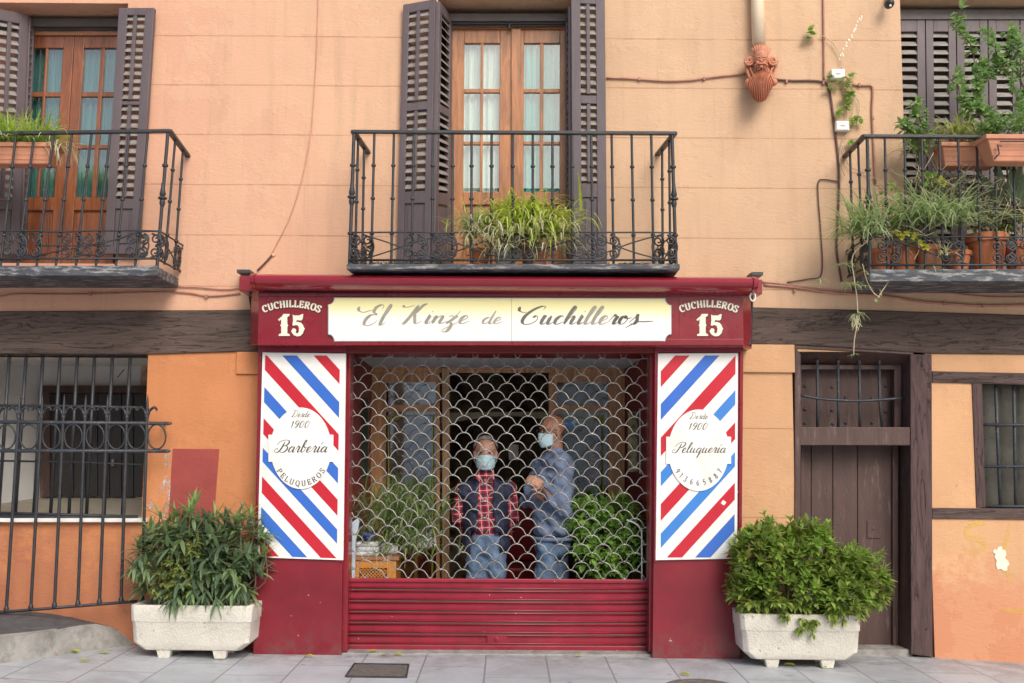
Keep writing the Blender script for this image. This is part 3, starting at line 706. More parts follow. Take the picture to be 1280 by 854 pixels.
def balcony(front_t, front_b, rail_y, bot_y, ctop, cbot, wl, wr, slabpx, motifs, lines, label, ends=(True, True), zsl=.05):
    yr0, yr1 = rail_y; 
    sl = MB()
    # slab: px polygon of its front face, extruded back with splayed ends
    (x0, ya, x1, yb), (wx0_, wx1_) = slabpx
    a = [P(x0, ya, YB - .03), P(x0, yb, YB - .03), P(x1, yb, YB - .03), P(x1, ya, YB - .03)]
    b2 = [Vector((P(wx0_, 350).x, .02, a[0].z)), Vector((P(wx0_, 350).x, .02, a[1].z)), Vector((P(wx1_, 350).x, .02, a[2].z)), Vector((P(wx1_, 350).x, .02, a[3].z))]
    sl.hexa(a, b2)
    o = sl.build('balcony', MT['slab'], B, bevel=.006, label=label)
    hr = MB(); A = P(front_t[0], yr0, YB); Bv = P(front_t[1], yr1, YB)
    wz = A.z
    WL = Vector((P(wl, 190).x, .0, wz)); WR = Vector((P(wr, 190).x, .0, wz))
    path = ([WL] if ends[0] else []) + [A, Bv] + ([WR] if ends[1] else [])
    hw = .019
    for p, q in zip(path, path[1:]):
        d = (q - p).normalized(); s_ = d.cross(Vector((0, 0, 1))) * hw; u = Vector((0, 0, .011))
        e = d * hw * .5
        hr.hexa([p - e - s_ - u, q + e - s_ - u, q + e + s_ - u, p - e + s_ - u][::-1], [p - e - s_ + u, q + e - s_ + u, q + e + s_ + u, p - e + s_ + u][::-1])
    hr.build('handrail', MT['iron'], o, bevel=.004, weld=False)
    zb = a[0].z + .0
    def bal(top, bot, post=False):
        m = MB(); r = .0088 if not post else .012
        L = (bot - top)
        m.tube([top, bot], r, 8)
        for t in ((.25, .5, .765) if not post else (.25, .765)):
            c = top + L * t; m.lathe(c + Vector((0, 0, .012)), [(0, r), (-.006, r * 1.75), (-.018, r * 1.75), (-.024, r)], 8)
        if post:
            c = top + L * .5
            m.lathe(c + Vector((0, 0, .11)), [(0, r), (-.03, r * 1.1), (-.075, r * 1.8), (-.09, r * 1.2), (-.097, r * 2.5), (-.107, r * 2.5), (-.113, r * 1.3), (-.135, r * 1.7), (-.16, r)], 10)
        m.build('corner_post' if post else 'baluster', MT['iron'], o, smooth=True, autos=50)
    for i, (t, b3) in enumerate(zip(ctop, cbot)):
        py = yr0 + (yr1 - yr0) * (t - front_t[0]) / (front_t[1] - front_t[0])
        top = P(t, py + 1, YB); bot = P(b3, bot_y, YB); bot.z = zb - .0
        bal(top, bot, (ends[0] and i == 0) or (ends[1] and i == len(ctop) - 1))
    BL = P(cbot[0], bot_y, YB); BR = P(cbot[-1], bot_y, YB)
    # sides
    for k, on in enumerate(ends):
        if not on: continue
        T0, T1 = (A, WL) if k == 0 else (Bv, WR); b0 = BL if k == 0 else BR
        b1 = Vector((P((wl if k == 0 else wr) + (b0.x - T0.x) * 0, 320).x + (b0.x - T0.x), 0, b0.z))
        for t in (.3, .72): bal(T0 * (1 - t) + T1 * t, b0 * (1 - t) + b1 * t)
        m = MB(); h = (T0 - b0) * .225
        m.tube([b0 + h, b1 + h], .006, 5); m.tube([b0 + Vector((0, 0, .012)), b1 + Vector((0, 0, .012))], .007, 5)
        frieze(m, b0 + h, b1 + h, b1, b0, [(.22, 0), (.78, 0)], [[(0, .1), (.5, .5), (1, .95)], [(0, .95), (.5, .5), (1, .1)]])
        m.build('side_scrollwork', MT['iron'], o, smooth=True)
    m = MB(); f0 = BL + (A - BL) * .225; f1 = BR + (Bv - BR) * .225
    off = Vector((0, -.014, 0))
    m.tube(smooth_path([f0 * (1 - t) + f1 * t + off + Vector((0, 0, rnd.uniform(-.004, .004))) for t in [i / 10 for i in range(11)]], 3), .006, 5)
    m.tube([BL + off + Vector((0, 0, .012)), BR + off + Vector((0, 0, .012))], .008, 5)
    frieze(m, f0 + off, f1 + off, BR + off, BL + off, motifs, lines)
    m.build('scrollwork', MT['iron'], o, smooth=True)
    return o, (A, Bv, BL, BR)
ct = [442.5, 468, 492.5, 517.5, 541, 566, 589.5, 614.5, 641, 666, 690.5, 715, 739, 764.5, 789.5, 814, 840]
cb = [437, 464, 489, 514, 540, 565, 589, 614, 641, 666, 691, 716, 741, 767, 792.5, 817, 845]
wav = lambda a, b2: [(a, .08), (a + (b2 - a) * .3, .35), (a + (b2 - a) * .6, .65), (b2, .95)]
mot = [(.035, 1), (.035, 0), (.20, 0), (.29, 0), (.49, 0), (.53, 0), (.72, 0), (.79, 0), (.965, 0), (.965, -1)]
lns = [wav(.04, .30), [(a, 1 - v) for a, v in wav(.04, .30)], wav(.25, .5), [(a, 1 - v) for a, v in wav(.25, .5)], wav(.5, .75), [(a, 1 - v) for a, v in wav(.5, .75)], wav(.72, .96), [(a, 1 - v) for a, v in wav(.72, .96)]]
balcony((442, 843), (437, 845), (165, 167), 328, ct, cb, 460, 822, ((433, 330, 850, 337), (452, 838)), mot, lns, 'middle iron balcony right above the red awning, with thin balusters and scrollwork')
lt = [-52, -28, -4, 20, 43, 67, 90, 114.5, 138, 161.5, 185, 210]; lb = [-70, -46, -22, 1, 22, 46, 70, 95, 120, 145, 169, 196.5]
balcony((-60, 212), (-78, 197), (168, 164), 326, lt, lb, 0, 235, ((-80, 332, 196, 345), (-60, 223)), [(.33, 0), (.40, 0), (.60, 0), (.70, 0), (.90, 0), (.96, 0)],
        [[(.35, .95), (.6, .6), (.8, .3), (.9, .05), (1, .02)], [(.45, .5), (.7, .5), (.78, .5)]], 'left iron balcony with scrolled ironwork and dark slab, cut by the picture edge', ends=(False, True))
rt = [1084, 1106, 1130.5, 1152, 1174, 1197.5, 1220.5, 1243.5, 1266.5, 1290, 1313, 1336]; rb = [1087.5, 1109, 1134, 1156.5, 1179, 1203, 1226, 1246.5, 1269.5, 1294, 1318, 1342]
balcony((1080, 1350), (1087, 1355), (170.5, 172), 334, rt, rb, 1056, 1500, ((1087, 336.5, 1360, 352), (1064, 1340)), [(.09, 0), (.40, 0), (.65, 0), (.72, 0)], [wav(.1, .5)],
        'right iron balcony crowded with potted plants, its worn slab edge peeling', ends=(True, False))
# ------------------------------------------------------------------ lettering (painted strokes laid on a surface)
def ribbon(mb, pts, wfn, y, cnt, smooth=True, mi=0):
    """pts in photo pixels (x right, y down) on plane y; wfn(direction)->width in px"""
    p = smooth_path([Vector((a, b, 0)) for a, b in pts], 5) if smooth and len(pts) > 2 else [Vector((a, b, 0)) for a, b in pts]
    n = len(p); L = []
    for i in range(n):
        d = (p[min(i + 1, n - 1)] - p[max(i - 1, 0)])
        if d.length < 1e-6: d = Vector((1, 0, 0))
        d.normalize(); w = wfn(d)
        if smooth and n > 4:
            e = min(i, n - 1 - i) / 3.0; w *= min(1, .45 + .55 * e)
        nn = Vector((-d.y, d.x, 0)) * w * .5
        cnt[0] += 1; yy = y - cnt[0] * 1.2e-6
        L.append((P(*(p[i] + nn).xy, yy), P(*(p[i] - nn).xy, yy)))
    mb.add([q for a in L for q in a], [(2 * i, 2 * i + 1, 2 * i + 3, 2 * i + 2) for i in range(n - 1)], mi)
def script_w(thin, thick, sl=0):
    def f(d):
        v = d.y * .94 - d.x * .2       # down strokes swell
        return thin + (thick - thin) * max(0, min(1, (v - .15) / .7)) ** 1.2
    return f
def serif_w(thin, thick): return lambda d: thin + (thick - thin) * abs(d.y) ** 1.5
# script glyphs: x-height 1, baseline 0, y up, before slant.  (advance, strokes)
G = {
 'a': (.92, [[(.62, .85), (.40, 1.0), (.14, .7), (.10, .3), (.25, .02), (.45, .15), (.64, .6), (.70, 1.0)], [(.70, 1.0), (.66, .5), (.68, .12), (.78, .0), (.98, .25)]]),
 'b': (.80, [[(.0, .2), (.3, 1.1), (.42, 1.9), (.32, 2.15), (.2, 1.8), (.16, .8), (.2, .15), (.38, 0), (.58, .3), (.58, .75), (.42, .98), (.5, .8), (.85, .85)]]),
 'c': (.72, [[(.56, .78), (.46, 1.0), (.25, .9), (.10, .5), (.16, .12), (.36, 0), (.76, .3)]]),
 'd': (.95, [[(.60, .85), (.40, 1.0), (.14, .7), (.10, .3), (.25, .02), (.45, .15), (.64, .6), (.74, 2.0)], [(.74, 2.0), (.66, .6), (.68, .12), (.8, 0), (1.0, .25)]]),
 'e': (.74, [[(.0, .25), (.3, .42), (.52, .75), (.42, 1.0), (.22, .88), (.11, .45), (.18, .1), (.38, 0), (.80, .35)]]),
 'h': (.98, [[(.0, .2), (.35, 1.2), (.48, 1.9), (.36, 2.15), (.24, 1.7), (.16, .8), (.14, 0)], [(.15, .15), (.32, .75), (.52, 1.0), (.62, .8), (.58, .3), (.64, .04), (.78, .02), (1.02, .3)]]),
 'i': (.50, [[(.0, .25), (.2, .95), (.21, 1.0), (.16, .5), (.18, .08), (.3, 0), (.54, .3)], [(.24, 1.42), (.25, 1.56), (.28, 1.56)]]),
 'í': (.50, [[(.0, .25), (.2, .95), (.21, 1.0), (.16, .5), (.18, .08), (.3, 0), (.54, .3)], [(.22, 1.38), (.42, 1.8)]]),
 'l': (.54, [[(.0, .2), (.3, 1.1), (.44, 1.9), (.34, 2.15), (.22, 1.8), (.14, .8), (.16, .12), (.3, 0), (.58, .3)]]),
 'n': (1.02, [[(.0, .7), (.12, .98), (.18, .85), (.14, .4), (.12, 0)], [(.13, .15), (.34, .8), (.54, 1.0), (.64, .8), (.6, .3), (.66, .04), (.8, .02), (1.06, .3)]]),
 'o': (.84, [[(.42, 1.0), (.18, .85), (.10, .4), (.26, .02), (.5, .12), (.62, .6), (.46, .98), (.42, .75), (.62, .68), (.88, .8)]]),
 'q': (.92, [[(.62, .85), (.40, 1.0), (.14, .7), (.10, .3), (.25, .02), (.45, .15), (.64, .6), (.70, 1.0)], [(.70, 1.0), (.64, .2), (.60, -.7), (.5, -1.1)], [(.5, -1.1), (.7, -.4), (.96, .25)]]),
 'r': (.68, [[(.0, .3), (.18, 1.0), (.24, 1.18), (.30, .98), (.48, .95), (.42, .5), (.42, .1), (.52, 0), (.72, .3)]]),
 's': (.66, [[(.0, .2), (.3, .9), (.36, 1.2), (.42, .85), (.52, .4), (.4, .04), (.16, .05)]]),
 'u': (1.0, [[(.0, .3), (.16, .95), (.18, 1.0), (.12, .5), (.16, .08), (.32, .0), (.52, .3), (.66, 1.0)], [(.66, 1.0), (.6, .4), (.66, .04), (.78, 0), (1.04, .3)]]),
 'z': (.86, [[(.02, .85), (.2, 1.0), (.42, .85), (.6, 1.0), (.30, .35), (.12, .08), (.36, .12), (.5, -.3), (.4, -.95), (.12, -1.05), (.08, -.75), (.45, -.3), (.9, .2)], [(.56, .98), (.60, 1.3), (.66, 1.62)]]),
 'B': (1.5, [[(.62, 1.9), (.55, 1.0), (.36, .2), (.1, -.02), (-.2, .1), (-.3, .4), (-.1, .65), (.1, .5)], [(-.25, 1.2), (-.05, 1.8), (.5, 2.15), (1.1, 2.05), (1.2, 1.6), (.95, 1.2), (.62, 1.12)], [(.62, 1.12), (1.15, 1.05), (1.3, .6), (1.1, .1), (.7, -.02), (.45, .2)]]),
 'C': (1.42, [[(-.55, 2.1), (-.5, 1.7), (-.2, 1.45), (.1, 1.45)], [(1.25, 1.75), (1.3, 2.1), (1.0, 2.15), (.5, 1.7), (.15, 1.0), (.12, .35), (.4, -.02), (.8, .05), (1.1, .4), (1.12, .8), (.95, 1.0), (.75, .8)]]),
 'D': (1.5, [[(.5, 1.9), (.42, 1.0), (.2, .1), (-.02, .12), (.2, .15), (.6, 0), (1.15, .35), (1.3, 1.1), (1.0, 1.9), (.4, 2.1), (.0, 1.8)]]),
 'E': (1.35, [[(-1.05, 1.95), (-1.0, 1.6), (-.5, 1.35), (.1, 1.55), (.5, 1.55)], [(1.05, 1.7), (1.05, 2.05), (.8, 2.15), (.45, 1.85), (.45, 1.4), (.75, 1.15), (.3, 1.05), (.05, .6), (.1, .12), (.45, -.05), (.9, .15), (1.1, .55)]]),
 'K': (1.75, [[(-.75, 1.95), (-.65, 1.75), (-.2, 1.75), (.35, 1.95)], [(.75, 1.95), (.62, 1.4), (.35, .5), (.1, 0), (-.1, .02)], [(1.55, 2.1), (1.2, 1.9), (.8, 1.2), (.5, .95), (.75, 1.0), (1.0, .5), (1.25, .06), (1.5, .02), (1.8, .3)]]),
 'P': (1.15, [[(.62, 1.9), (.55, 1.0), (.36, .2), (.1, -.02), (-.25, .05), (-.4, .4), (-.2, .65), (.0, .5)], [(-.25, 1.1), (-.05, 1.7), (.5, 2.15), (1.15, 2.1), (1.25, 1.6), (.95, 1.1), (.6, 1.0)]]),
 '1': (.72, [[(.1, 1.4), (.42, 1.9)], [(.42, 1.9), (.34, 1.0), (.28, 0)]]),
 '9': (.95, [[(.72, 1.6), (.5, 1.95), (.2, 1.7), (.16, 1.2), (.4, .95), (.66, 1.3), (.76, 1.75)], [(.76, 1.75), (.66, .8), (.4, .1), (.15, 0)]]),
 '0': (.98, [[(.5, 1.95), (.2, 1.5), (.12, .6), (.32, .0), (.62, .4), (.76, 1.3), (.5, 1.95)]]),
 'F': (0, [[(0, .0), (.3, .28), (1.2, .3), (2.2, .35)], [(.3, .28), (-.3, .0), (-1.1, -.45)]]),
}
def script(mb, text, x, ybase, xh, slant, wf, ysurf, cnt, sx=1.0, dy=0, mis=None):
    for k, ch in enumerate(text):
        if ch == ' ': x += .7 * xh * sx; continue
        adv, st = G[ch]
        for s_ in st:
            pts = [(x + (a * sx + b * slant) * xh, ybase - b * xh) for a, b in s_]
            ribbon(mb, pts, wf, ysurf, cnt, mi=(mis[k] if mis else 0))
        x += adv * xh * sx; ybase += dy * adv * xh
    return x
# roman capitals: cap height 1, y up
def arc(cx, cy, rx, ry, a0, a1, n=10): return [(cx + rx * math.cos(R(a0 + (a1 - a0) * i / n)), cy + ry * math.sin(R(a0 + (a1 - a0) * i / n))) for i in range(n + 1)]
se = lambda x, y, w=.13: [(x - w, y), (x + w, y)]
CAP = {
 'C': (.78, [('s', arc(.42, .5, .33, .47, 45, 315)), ('l', [(.68, .98), (.68, .66)])]),
 'U': (.86, [('l', [(.16, .97), (.16, .3)]), ('s', arc(.42, .3, .26, .27, 180, 360)), ('l', [(.68, .3), (.68, .97)]), ('l', se(.16, .97)), ('l', se(.68, .97))]),
 'H': (.88, [('l', [(.17, 0), (.17, 1)]), ('l', [(.70, 0), (.70, 1)]), ('l', [(.17, .5), (.7, .5)]), ('l', se(.17, .02)), ('l', se(.17, .98)), ('l', se(.7, .02)), ('l', se(.7, .98))]),
 'I': (.42, [('l', [(.2, 0), (.2, 1)]), ('l', se(.2, .02)), ('l', se(.2, .98))]),
 'L': (.70, [('l', [(.18, 0), (.18, 1)]), ('l', se(.18, .98)), ('l', [(.05, .02), (.62, .02)]), ('l', [(.61, .02), (.61, .28)])]),
 'E': (.74, [('l', [(.18, 0), (.18, 1)]), ('l', [(.05, .98), (.62, .98)]), ('l', [(.05, .02), (.64, .02)]), ('l', [(.18, .5), (.5, .5)]), ('l', [(.61, .98), (.61, .74)]), ('l', [(.63, .02), (.63, .28)]), ('l', [(.5, .4), (.5, .6)])]),
 'R': (.86, [('l', [(.18, 0), (.18, 1)]), ('s', [(.05, .98), (.45, .98)] + arc(.46, .75, .2, .23, 80, -90, 8) + [(.2, .5)]), ('l', [(.42, .5), (.74, .0)]), ('l', se(.18, .02)), ('l', se(.76, .02, .09))]),
 'O': (.86, [('s', arc(.43, .5, .34, .48, 90, 455, 20))]),
 'S': (.66, [('s', [(.56, .78), (.42, .97), (.18, .93), (.1, .74), (.24, .57), (.45, .46), (.58, .27), (.48, .06), (.24, .02), (.08, .22)]), ('l', [(.57, 1.0), (.57, .74)]), ('l', [(.08, .0), (.08, .26)])]),
 'P': (.78, [('l', [(.18, 0), (.18, 1)]), ('s', [(.05, .98), (.45, .98)] + arc(.46, .73, .2, .25, 80, -90, 8) + [(.2, .46)]), ('l', se(.18, .02))]),
 'Q': (.86, [('s', arc(.43, .5, .34, .48, 90, 455, 20)), ('s', [(.36, .12), (.6, -.05), (.8, -.2)])]),
 '9': (.62, [('s', [(.5, .7)] + arc(.3, .72, .2, .24, 0, 360, 12)), ('s', [(.5, .72), (.46, .3), (.22, .0)])]),
 '1': (.42, [('l', [(.06, .75), (.22, .98)]), ('l', [(.22, .98), (.22, 0)])]),
 '3': (.6, [('s', [(.1, .9), (.32, 1), (.48, .8), (.3, .55), (.5, .38), (.45, .08), (.2, 0), (.08, .12)])]),
 '6': (.62, [('s', [(.48, .95), (.2, .75), (.1, .35), (.28, .02), (.5, .2), (.44, .5), (.14, .42)])]),
 '5': (.6, [('l', [(.48, .98), (.18, .98)]), ('s', [(.18, .98), (.14, .58), (.38, .6), (.5, .32), (.34, .03), (.1, .1)])]),
 '8': (.62, [('s', [(.3, .52), (.14, .72), (.3, .98), (.46, .75), (.3, .52), (.1, .26), (.3, .0), (.5, .25), (.3, .52)])]),
 '7': (.58, [('l', [(.06, .97), (.5, .97)]), ('s', [(.5, .97), (.3, .5), (.22, 0)])]),
}
def caps_arc(mb, text, cx, cy, rad, a0, a1, h, wf, ysurf, cnt, inward=False, sx=1.0, sy=1.0):
    """letters stand on a circle; angles measured in degrees, 0 = up, clockwise; inward: tops towards the centre (bottom arc)"""
    adv = [CAP[c][0] * sx for c in text]; tot = sum(adv); acc = 0
    for c, ad in zip(text, adv):
        t = (acc + ad * .5) / tot; acc += ad; an = R(a0 + (a1 - a0) * t)
        for kind, st in CAP[c][1]:
            pts = []
            for a, b in st:
                u = (a * sx - ad * .5) * h; v = b * h
                if inward:   # baseline on outer circle, up points to the centre
                    ox, oy = cx + math.sin(an) * (rad - v) * sy, cy - math.cos(an) * (rad - v)
                    ux, uy = -math.cos(an), -math.sin(an)
                else:
                    ox, oy = cx + math.sin(an) * (rad + v) * sy, cy - math.cos(an) * (rad + v)
                    ux, uy = math.cos(an), math.sin(an)
                pts.append((ox + ux * u, oy + uy * u))
            def wl(d, an=an):
                ca, sa = math.cos(an), math.sin(an); q = Vector((d.x * ca + d.y * sa, -d.x * sa + d.y * ca, 0)); return wf(q)
            ribbon(mb, pts, wl, ysurf, cnt, smooth=(kind == 's'))

# ------------------------------------------------------------------ shopfront
SF = thing('shopfront', (P(625, 600).x, -.05, 0), 'dark red barber shopfront with two wide pillars and a fascia round a recessed entrance', 'shopfront')
YS = .03                                   # plane of the rolling grille
YF_ = -.30                                 # fascia front
def gpil(x0t, x1t, x0b, x1b, ybot, ytop=430):
    m = MB(); m.prism([(x0t, ytop), (x0b, ybot), (x1b, ybot + .3), (x1t, ytop)], YP, .045)
    return m
L = gpil(323, 431, 316, 426.5, 820).build('pillar', MT['red_low'], SF, bevel=.004, label='left red pillar')
Rr = gpil(819, 926, 815.5, 925.5, 824.5).build('pillar', MT['red_low'], SF, bevel=.004, label='right red pillar')
# raised moulding round the boards
for pil, (tl, tr, bl, br) in ((L, (322.5, 432, 319.5, 428.5)), (Rr, (818.5, 929.5, 817.5, 927))):
    m = MB()
    m.prism([(tl, 431), (bl, 703), (bl + 4.5, 703), (tl + 4.2, 436)], YP - .012, YP)
    m.prism([(tr - 4.5, 436), (br - 4.2, 703), (br, 703), (tr, 431)], YP - .012, YP)
    m.rect(tl + .2, 431, tr - .2, 440, YP - .013, YP)
    m.build('moulding', MT['red'], pil, bevel=.003)
# fascia with chamfered ends
fz0, fz1 = P(625, 432, YF_).z, P(625, 366, YF_).z
fx0, fx1 = P(322, 432, YF_).x, P(929.5, 432, YF_).x
ox0, ox1 = P(313.5, 400, -.17).x, P(939, 400, -.17).x
m = MB()
pts = [(fx0, YF_), (fx1, YF_), (ox1, -.17), (ox1, .0), (ox0, .0), (ox0, -.17)]
m.add([(x, y, fz0) for x, y in pts] + [(x, y, fz1 + .05) for x, y in pts], [tuple(range(5, -1, -1)), tuple(range(6, 12))] + [(i, (i + 1) % 6, 6 + (i + 1) % 6, 6 + i) for i in range(6)])
fas = m.build('fascia', MT['red'], SF, bevel=.003)
m = MB()
m.prism([(322.5, 424), (322.5, 431.6), (929.5, 431.6), (929.5, 424)], YF_ - .014, YF_)
m.prism([(322.5, 366), (322.5, 370.5), (929.5, 370.5), (929.5, 366)], YF_ - .010, YF_)
m.rect(402, 371, 403, 424, YF_ - .003, YF_); m.rect(849, 371, 850, 424, YF_ - .003, YF_)
m.build('moulding', MT['red'], fas, bevel=.004)
MB().rect(429, 431, 819, 441.5, YP - .0, YP + .12).build('head_rail', MT['darkred'], SF, bevel=.003)
# guide channels of the rolling grille
gl0, gl1 = P(427.5, 600, YP + .02), P(436.5, 600, YS)
m = MB()
for a, b2 in (((430, 440), (437, 440)),): pass
m.prism([(431, 438), (427, 815), (434, 815), (438, 438)], -.12, .06); m.build('guide_channel', MT['red'], SF, bevel=.003)
m = MB(); m.prism([(813, 438), (811, 815), (817.5, 815), (820, 438)], -.12, .06); m.build('guide_channel', MT['red'], SF, bevel=.003)
# doorway interior lining
zt_ = P(625, 438.5, .06).z; zfl = -.15
ia, ib = P(436, 600, .06).x - .02, P(814, 600, .06).x + .02
YW = 1.15
wl_, wr_ = P(463, 600, YW).x, P(781, 600, YW).x
zcb = P(625, 462, YW).z
m = MB(); a = [Vector((ia, .06, zt_)), Vector((ib, .06, zt_)), Vector((wr_ + .3, YW + .3, zcb)), Vector((wl_ - .3, YW + .3, zcb))]
m.hexa(a, [v + Vector((0, 0, .03)) for v in a]); m.build('recess_ceiling', MT['ceil'], SF)
m = MB()
a = [Vector((ia, .061, zfl - .2)), Vector((ia, .061, zt_ + .02)), Vector((wl_, YW + .05, zt_ + .02)), Vector((wl_, YW + .05, zfl - .2))]
m.hexa(a, [v + Vector((-.04, 0, 0)) for v in a]); m.build('recess_wall', MT['darkred'], SF); m = MB()
a = [Vector((ib, .061, zfl - .2)), Vector((ib, .061, zt_ + .02)), Vector((wr_, YW + .05, zt_ + .02)), Vector((wr_, YW + .05, zfl - .2))]
m.hexa(a, [v + Vector((.04, 0, 0)) for v in a]); m.build('recess_wall', MT['darkred'], SF)
MB().box(ia - 1, ib + 1, .07, 5, zfl - .05, zfl).build('shop_floor', mat('shop_floor', (.12, .08, .05), .4, .3, 4, .1, 30), SF)
MB().box(P(427, 800).x, P(818, 800).x, -.12, .07, -.2, P(625, 813, -.0).z).build('threshold', MT['kerb'], SF)
m = MB().rect(447, 497, 460, 598, .68, .72); m.build('notice_panel', mat('dark_green_panel', (.02, .03, .022), .2, .2, 5, .02), SF, label='dark glossy panel on the left recess wall')
m = MB(); m.rect(785, 515, 797, 590, .55, .57); m.build('poster', mat('faded_poster', (.22, .2, .09), .5, .5, 9, .02, c2=(.05, .04, .03), c2amt=(.5, .6), c2s=12), SF)
MB().tube([P(800, 511, .42), P(800, 592, .42)], .008).build('pull_bar', MT['galv'], SF)
# inner wooden front
IF = MB(); y = YW
IF.rect(463, 459, 781, 466, y, y + .06)
for a, b2 in ((463, 482), (545, 550), (686, 696), (760, 781)): IF.rect(a, 466, b2, 860, y + .001, y + .055)
for a, b2 in ((482, 545), (696, 760)):
    IF.rect(a, 466, b2, 478, y + .004, y + .05); IF.rect(a, 506, b2, 514.5, y + .004, y + .05)
    IF.rect(a, 735, b2, 860, y + .004, y + .05)
IF = IF.build('inner_front', MT['wood_in'], SF, bevel=.004, label='varnished wooden inner front with glazed side doors')
m = MB(); m.rect(552.5, 460, 562, 880, y - .05, y + .01); m.build('door_post', MT['wood_pale'], IF, bevel=.005)
for a, b2 in ((482, 545), (696, 760)):
    MB().rect(a, 477, b2, 507, y + .025, y + .03).build('glass', MT['pane_shop'] if a < 600 else MT['pane'], IF)
    MB().rect(a, 514, b2, 736, y + .025, y + .03).build('glass', MT['pane_shop'] if a < 600 else MT['pane'], IF)
# dark shop room
RM = MB(); RM.box(-3, 3, 3.6, 3.7, -.3, 3); RM.box(-2.4, -2.3, YW + .1, 3.6, -.3, 3); RM.box(2.3, 2.4, YW + .1, 3.6, -.3, 3); RM.box(-3, 3, YW + .35, 3.6, 2.7, 2.8)
RM.box(-3, wl_ - .02, YW + .06, YW + .12, -.3, 2.8); RM.box(wr_ + .02, 3, YW + .06, YW + .12, -.3, 2.8); RM.box(-3, 3, YW + .07, YW + .35, zcb + .01, 2.8)
RM.build('shop_room', mat('room_wall', (.62, .46, .31), .7, .35, 1.6, .2, 20, c2=(.16, .10, .06), c2amt=(.45, .6), c2s=2.5), SF)
am = MB(); arch = [(545, 516), (545, 530), (570, 527)] + [(575 + i * 10, 526 - 6 * math.sin(math.pi * i / 12)) for i in range(1, 12)] + [(700, 530), (770, 535), (770, 514)]
am.prism(arch, 1.9, 2.1); am.build('arch_beam', mat('cream_beam', (.80, .70, .50), .7, .1, 3, .1), SF)
m = MB(); m.rect(578, 530, 590, 640, 2.65, 2.75); m.rect(640, 540, 650, 640, 2.6, 2.7); m.build('wall_strip', mat('olive_strip', (.16, .13, .07), .7, .2, 3, .1), SF)

# ------------------------------------------------------------------ rolling shutter
RS = thing('rolling_shutter', (P(625, 800).x, YS, 0), 'half red slatted, half open wire grille rolling shutter pulled down over the shop entrance', 'shutter')
gx0, gx1 = P(436, 600, YS).x, P(813, 600, YS).x
zg0 = P(625, 724, YS).z; zbt = P(625, 812, YS).z
m = MB(); pyS = [724.5, 737, 751, 764.5, 778, 792, 806, 812.5]
prof = []
for a, b2 in zip(pyS, pyS[1:]):
    za, zb_ = P(625, a, YS).z, P(625, b2, YS).z; h = za - zb_
    prof += [(YS + .0, za), (YS - .014, za - .006), (YS - .014, za - .016), (YS - .003, za - .022), (YS - .003, zb_ + .006)] if h > .05 else [(YS - .016, za), (YS - .016, zb_)]
xa, xb = gx0 - .02, gx1 + .02
vv = []
for yq, zq in prof: vv += [(xa, yq, zq), (xb, yq, zq)]
m.add(vv, [(2 * i, 2 * i + 1, 2 * i + 3, 2 * i + 2) for i in range(len(prof) - 1)])
m.box(xa, xb, YS + .004, YS + .02, zbt, zg0)
sl = m.build('slat_panel', MT['shred'], RS)
m = MB()
for a in pyS[1:-1]:
    zz = P(625, a, YS).z
    m.tube([Vector((xa, YS - .016, zz + .010)), Vector((xb, YS - .016, zz + .010))], .0055, 8); m.tube([Vector((xa, YS - .015, zz - .012)), Vector((xb, YS - .015, zz - .012))], .005, 8)
m.build('slat_beads', MT['shred'], sl, smooth=True)
m = MB()
for a in pyS[1:-1]: zz = P(625, a, YS).z; m.box(xa, xb, YS - .0145, YS + .001, zz - .0055, zz + .003)
m.build('slat_gaps', MT['dark'], sl)
m = MB(); m.box(xa, xb, YS - .02, YS + .012, zbt - .004, P(625, 806.5, YS).z); m.build('bottom_bar', MT['shred'], RS, bevel=.004)
m = MB(); m.box(xa, xb, YS - .02, YS + .015, P(625, 728, YS).z, zg0 + .003); m.build('top_rail', MT['shred'], RS, bevel=.004)
m = MB(); m.rect(609, 794, 634, 804, YS - .02, YS - .005); m.lathe(P(621, 799, YS - .02), [(0, .016), (.008, .016), (.01, .006)], 12, axis=(0, -1, 0)); m.build('lock', MT['shred'], RS, bevel=.001)
# grille of linked wire scales
hw_ = (P(638.4, 600, YS).x - P(625, 600, YS).x); rh = (P(625, 600, YS).z - P(625, 610.65, YS).z)
shape = [(-1, 0), (-.90, .03), (-.80, .22), (-.68, .52), (-.5, .80), (-.27, .96), (0, 1.0), (.27, .96), (.5, .80), (.68, .52), (.80, .22), (.90, .03), (1, 0)]
m = MB(); nd = MB(); nrow = int((P(625, 436, YS).z - zg0) / rh) + 1; k0 = P(445, 600, YS).x
for r_ in range(nrow + 1):
    z = zg0 + .004 + r_ * rh; i = 0
    x = k0 + (hw_ if r_ % 2 else 0) - 2 * hw_
    while x < gx1 + hw_ * 1.2:
        pl = []
        jz = rnd.uniform(-.0014, .0014); jx = rnd.gauss(0, .0022); jy = rnd.gauss(0, .006); jh = rnd.gauss(1, .025)
        for a, b2 in shape:
            xx = x + a * hw_
            if gx0 - .004 <= xx <= gx1 + .004: pl.append(Vector((xx + jx * (1 - abs(a)), YS + jy * (1 - abs(a)), z + b2 * rh * jh + jz)))
        if len(pl) > 2: m.tube(pl, .0037, 5)
        if gx0 < x - hw_ < gx1: nd.ell((x - hw_, YS - .004, z + .002), (.0115, .006, .0062), 8, 5)
        x += 2 * hw_
m.build('wire_grille', MT['galv'], RS, smooth=True)
o = nd.build('grille_clips', MT['galv'], RS, smooth=True)

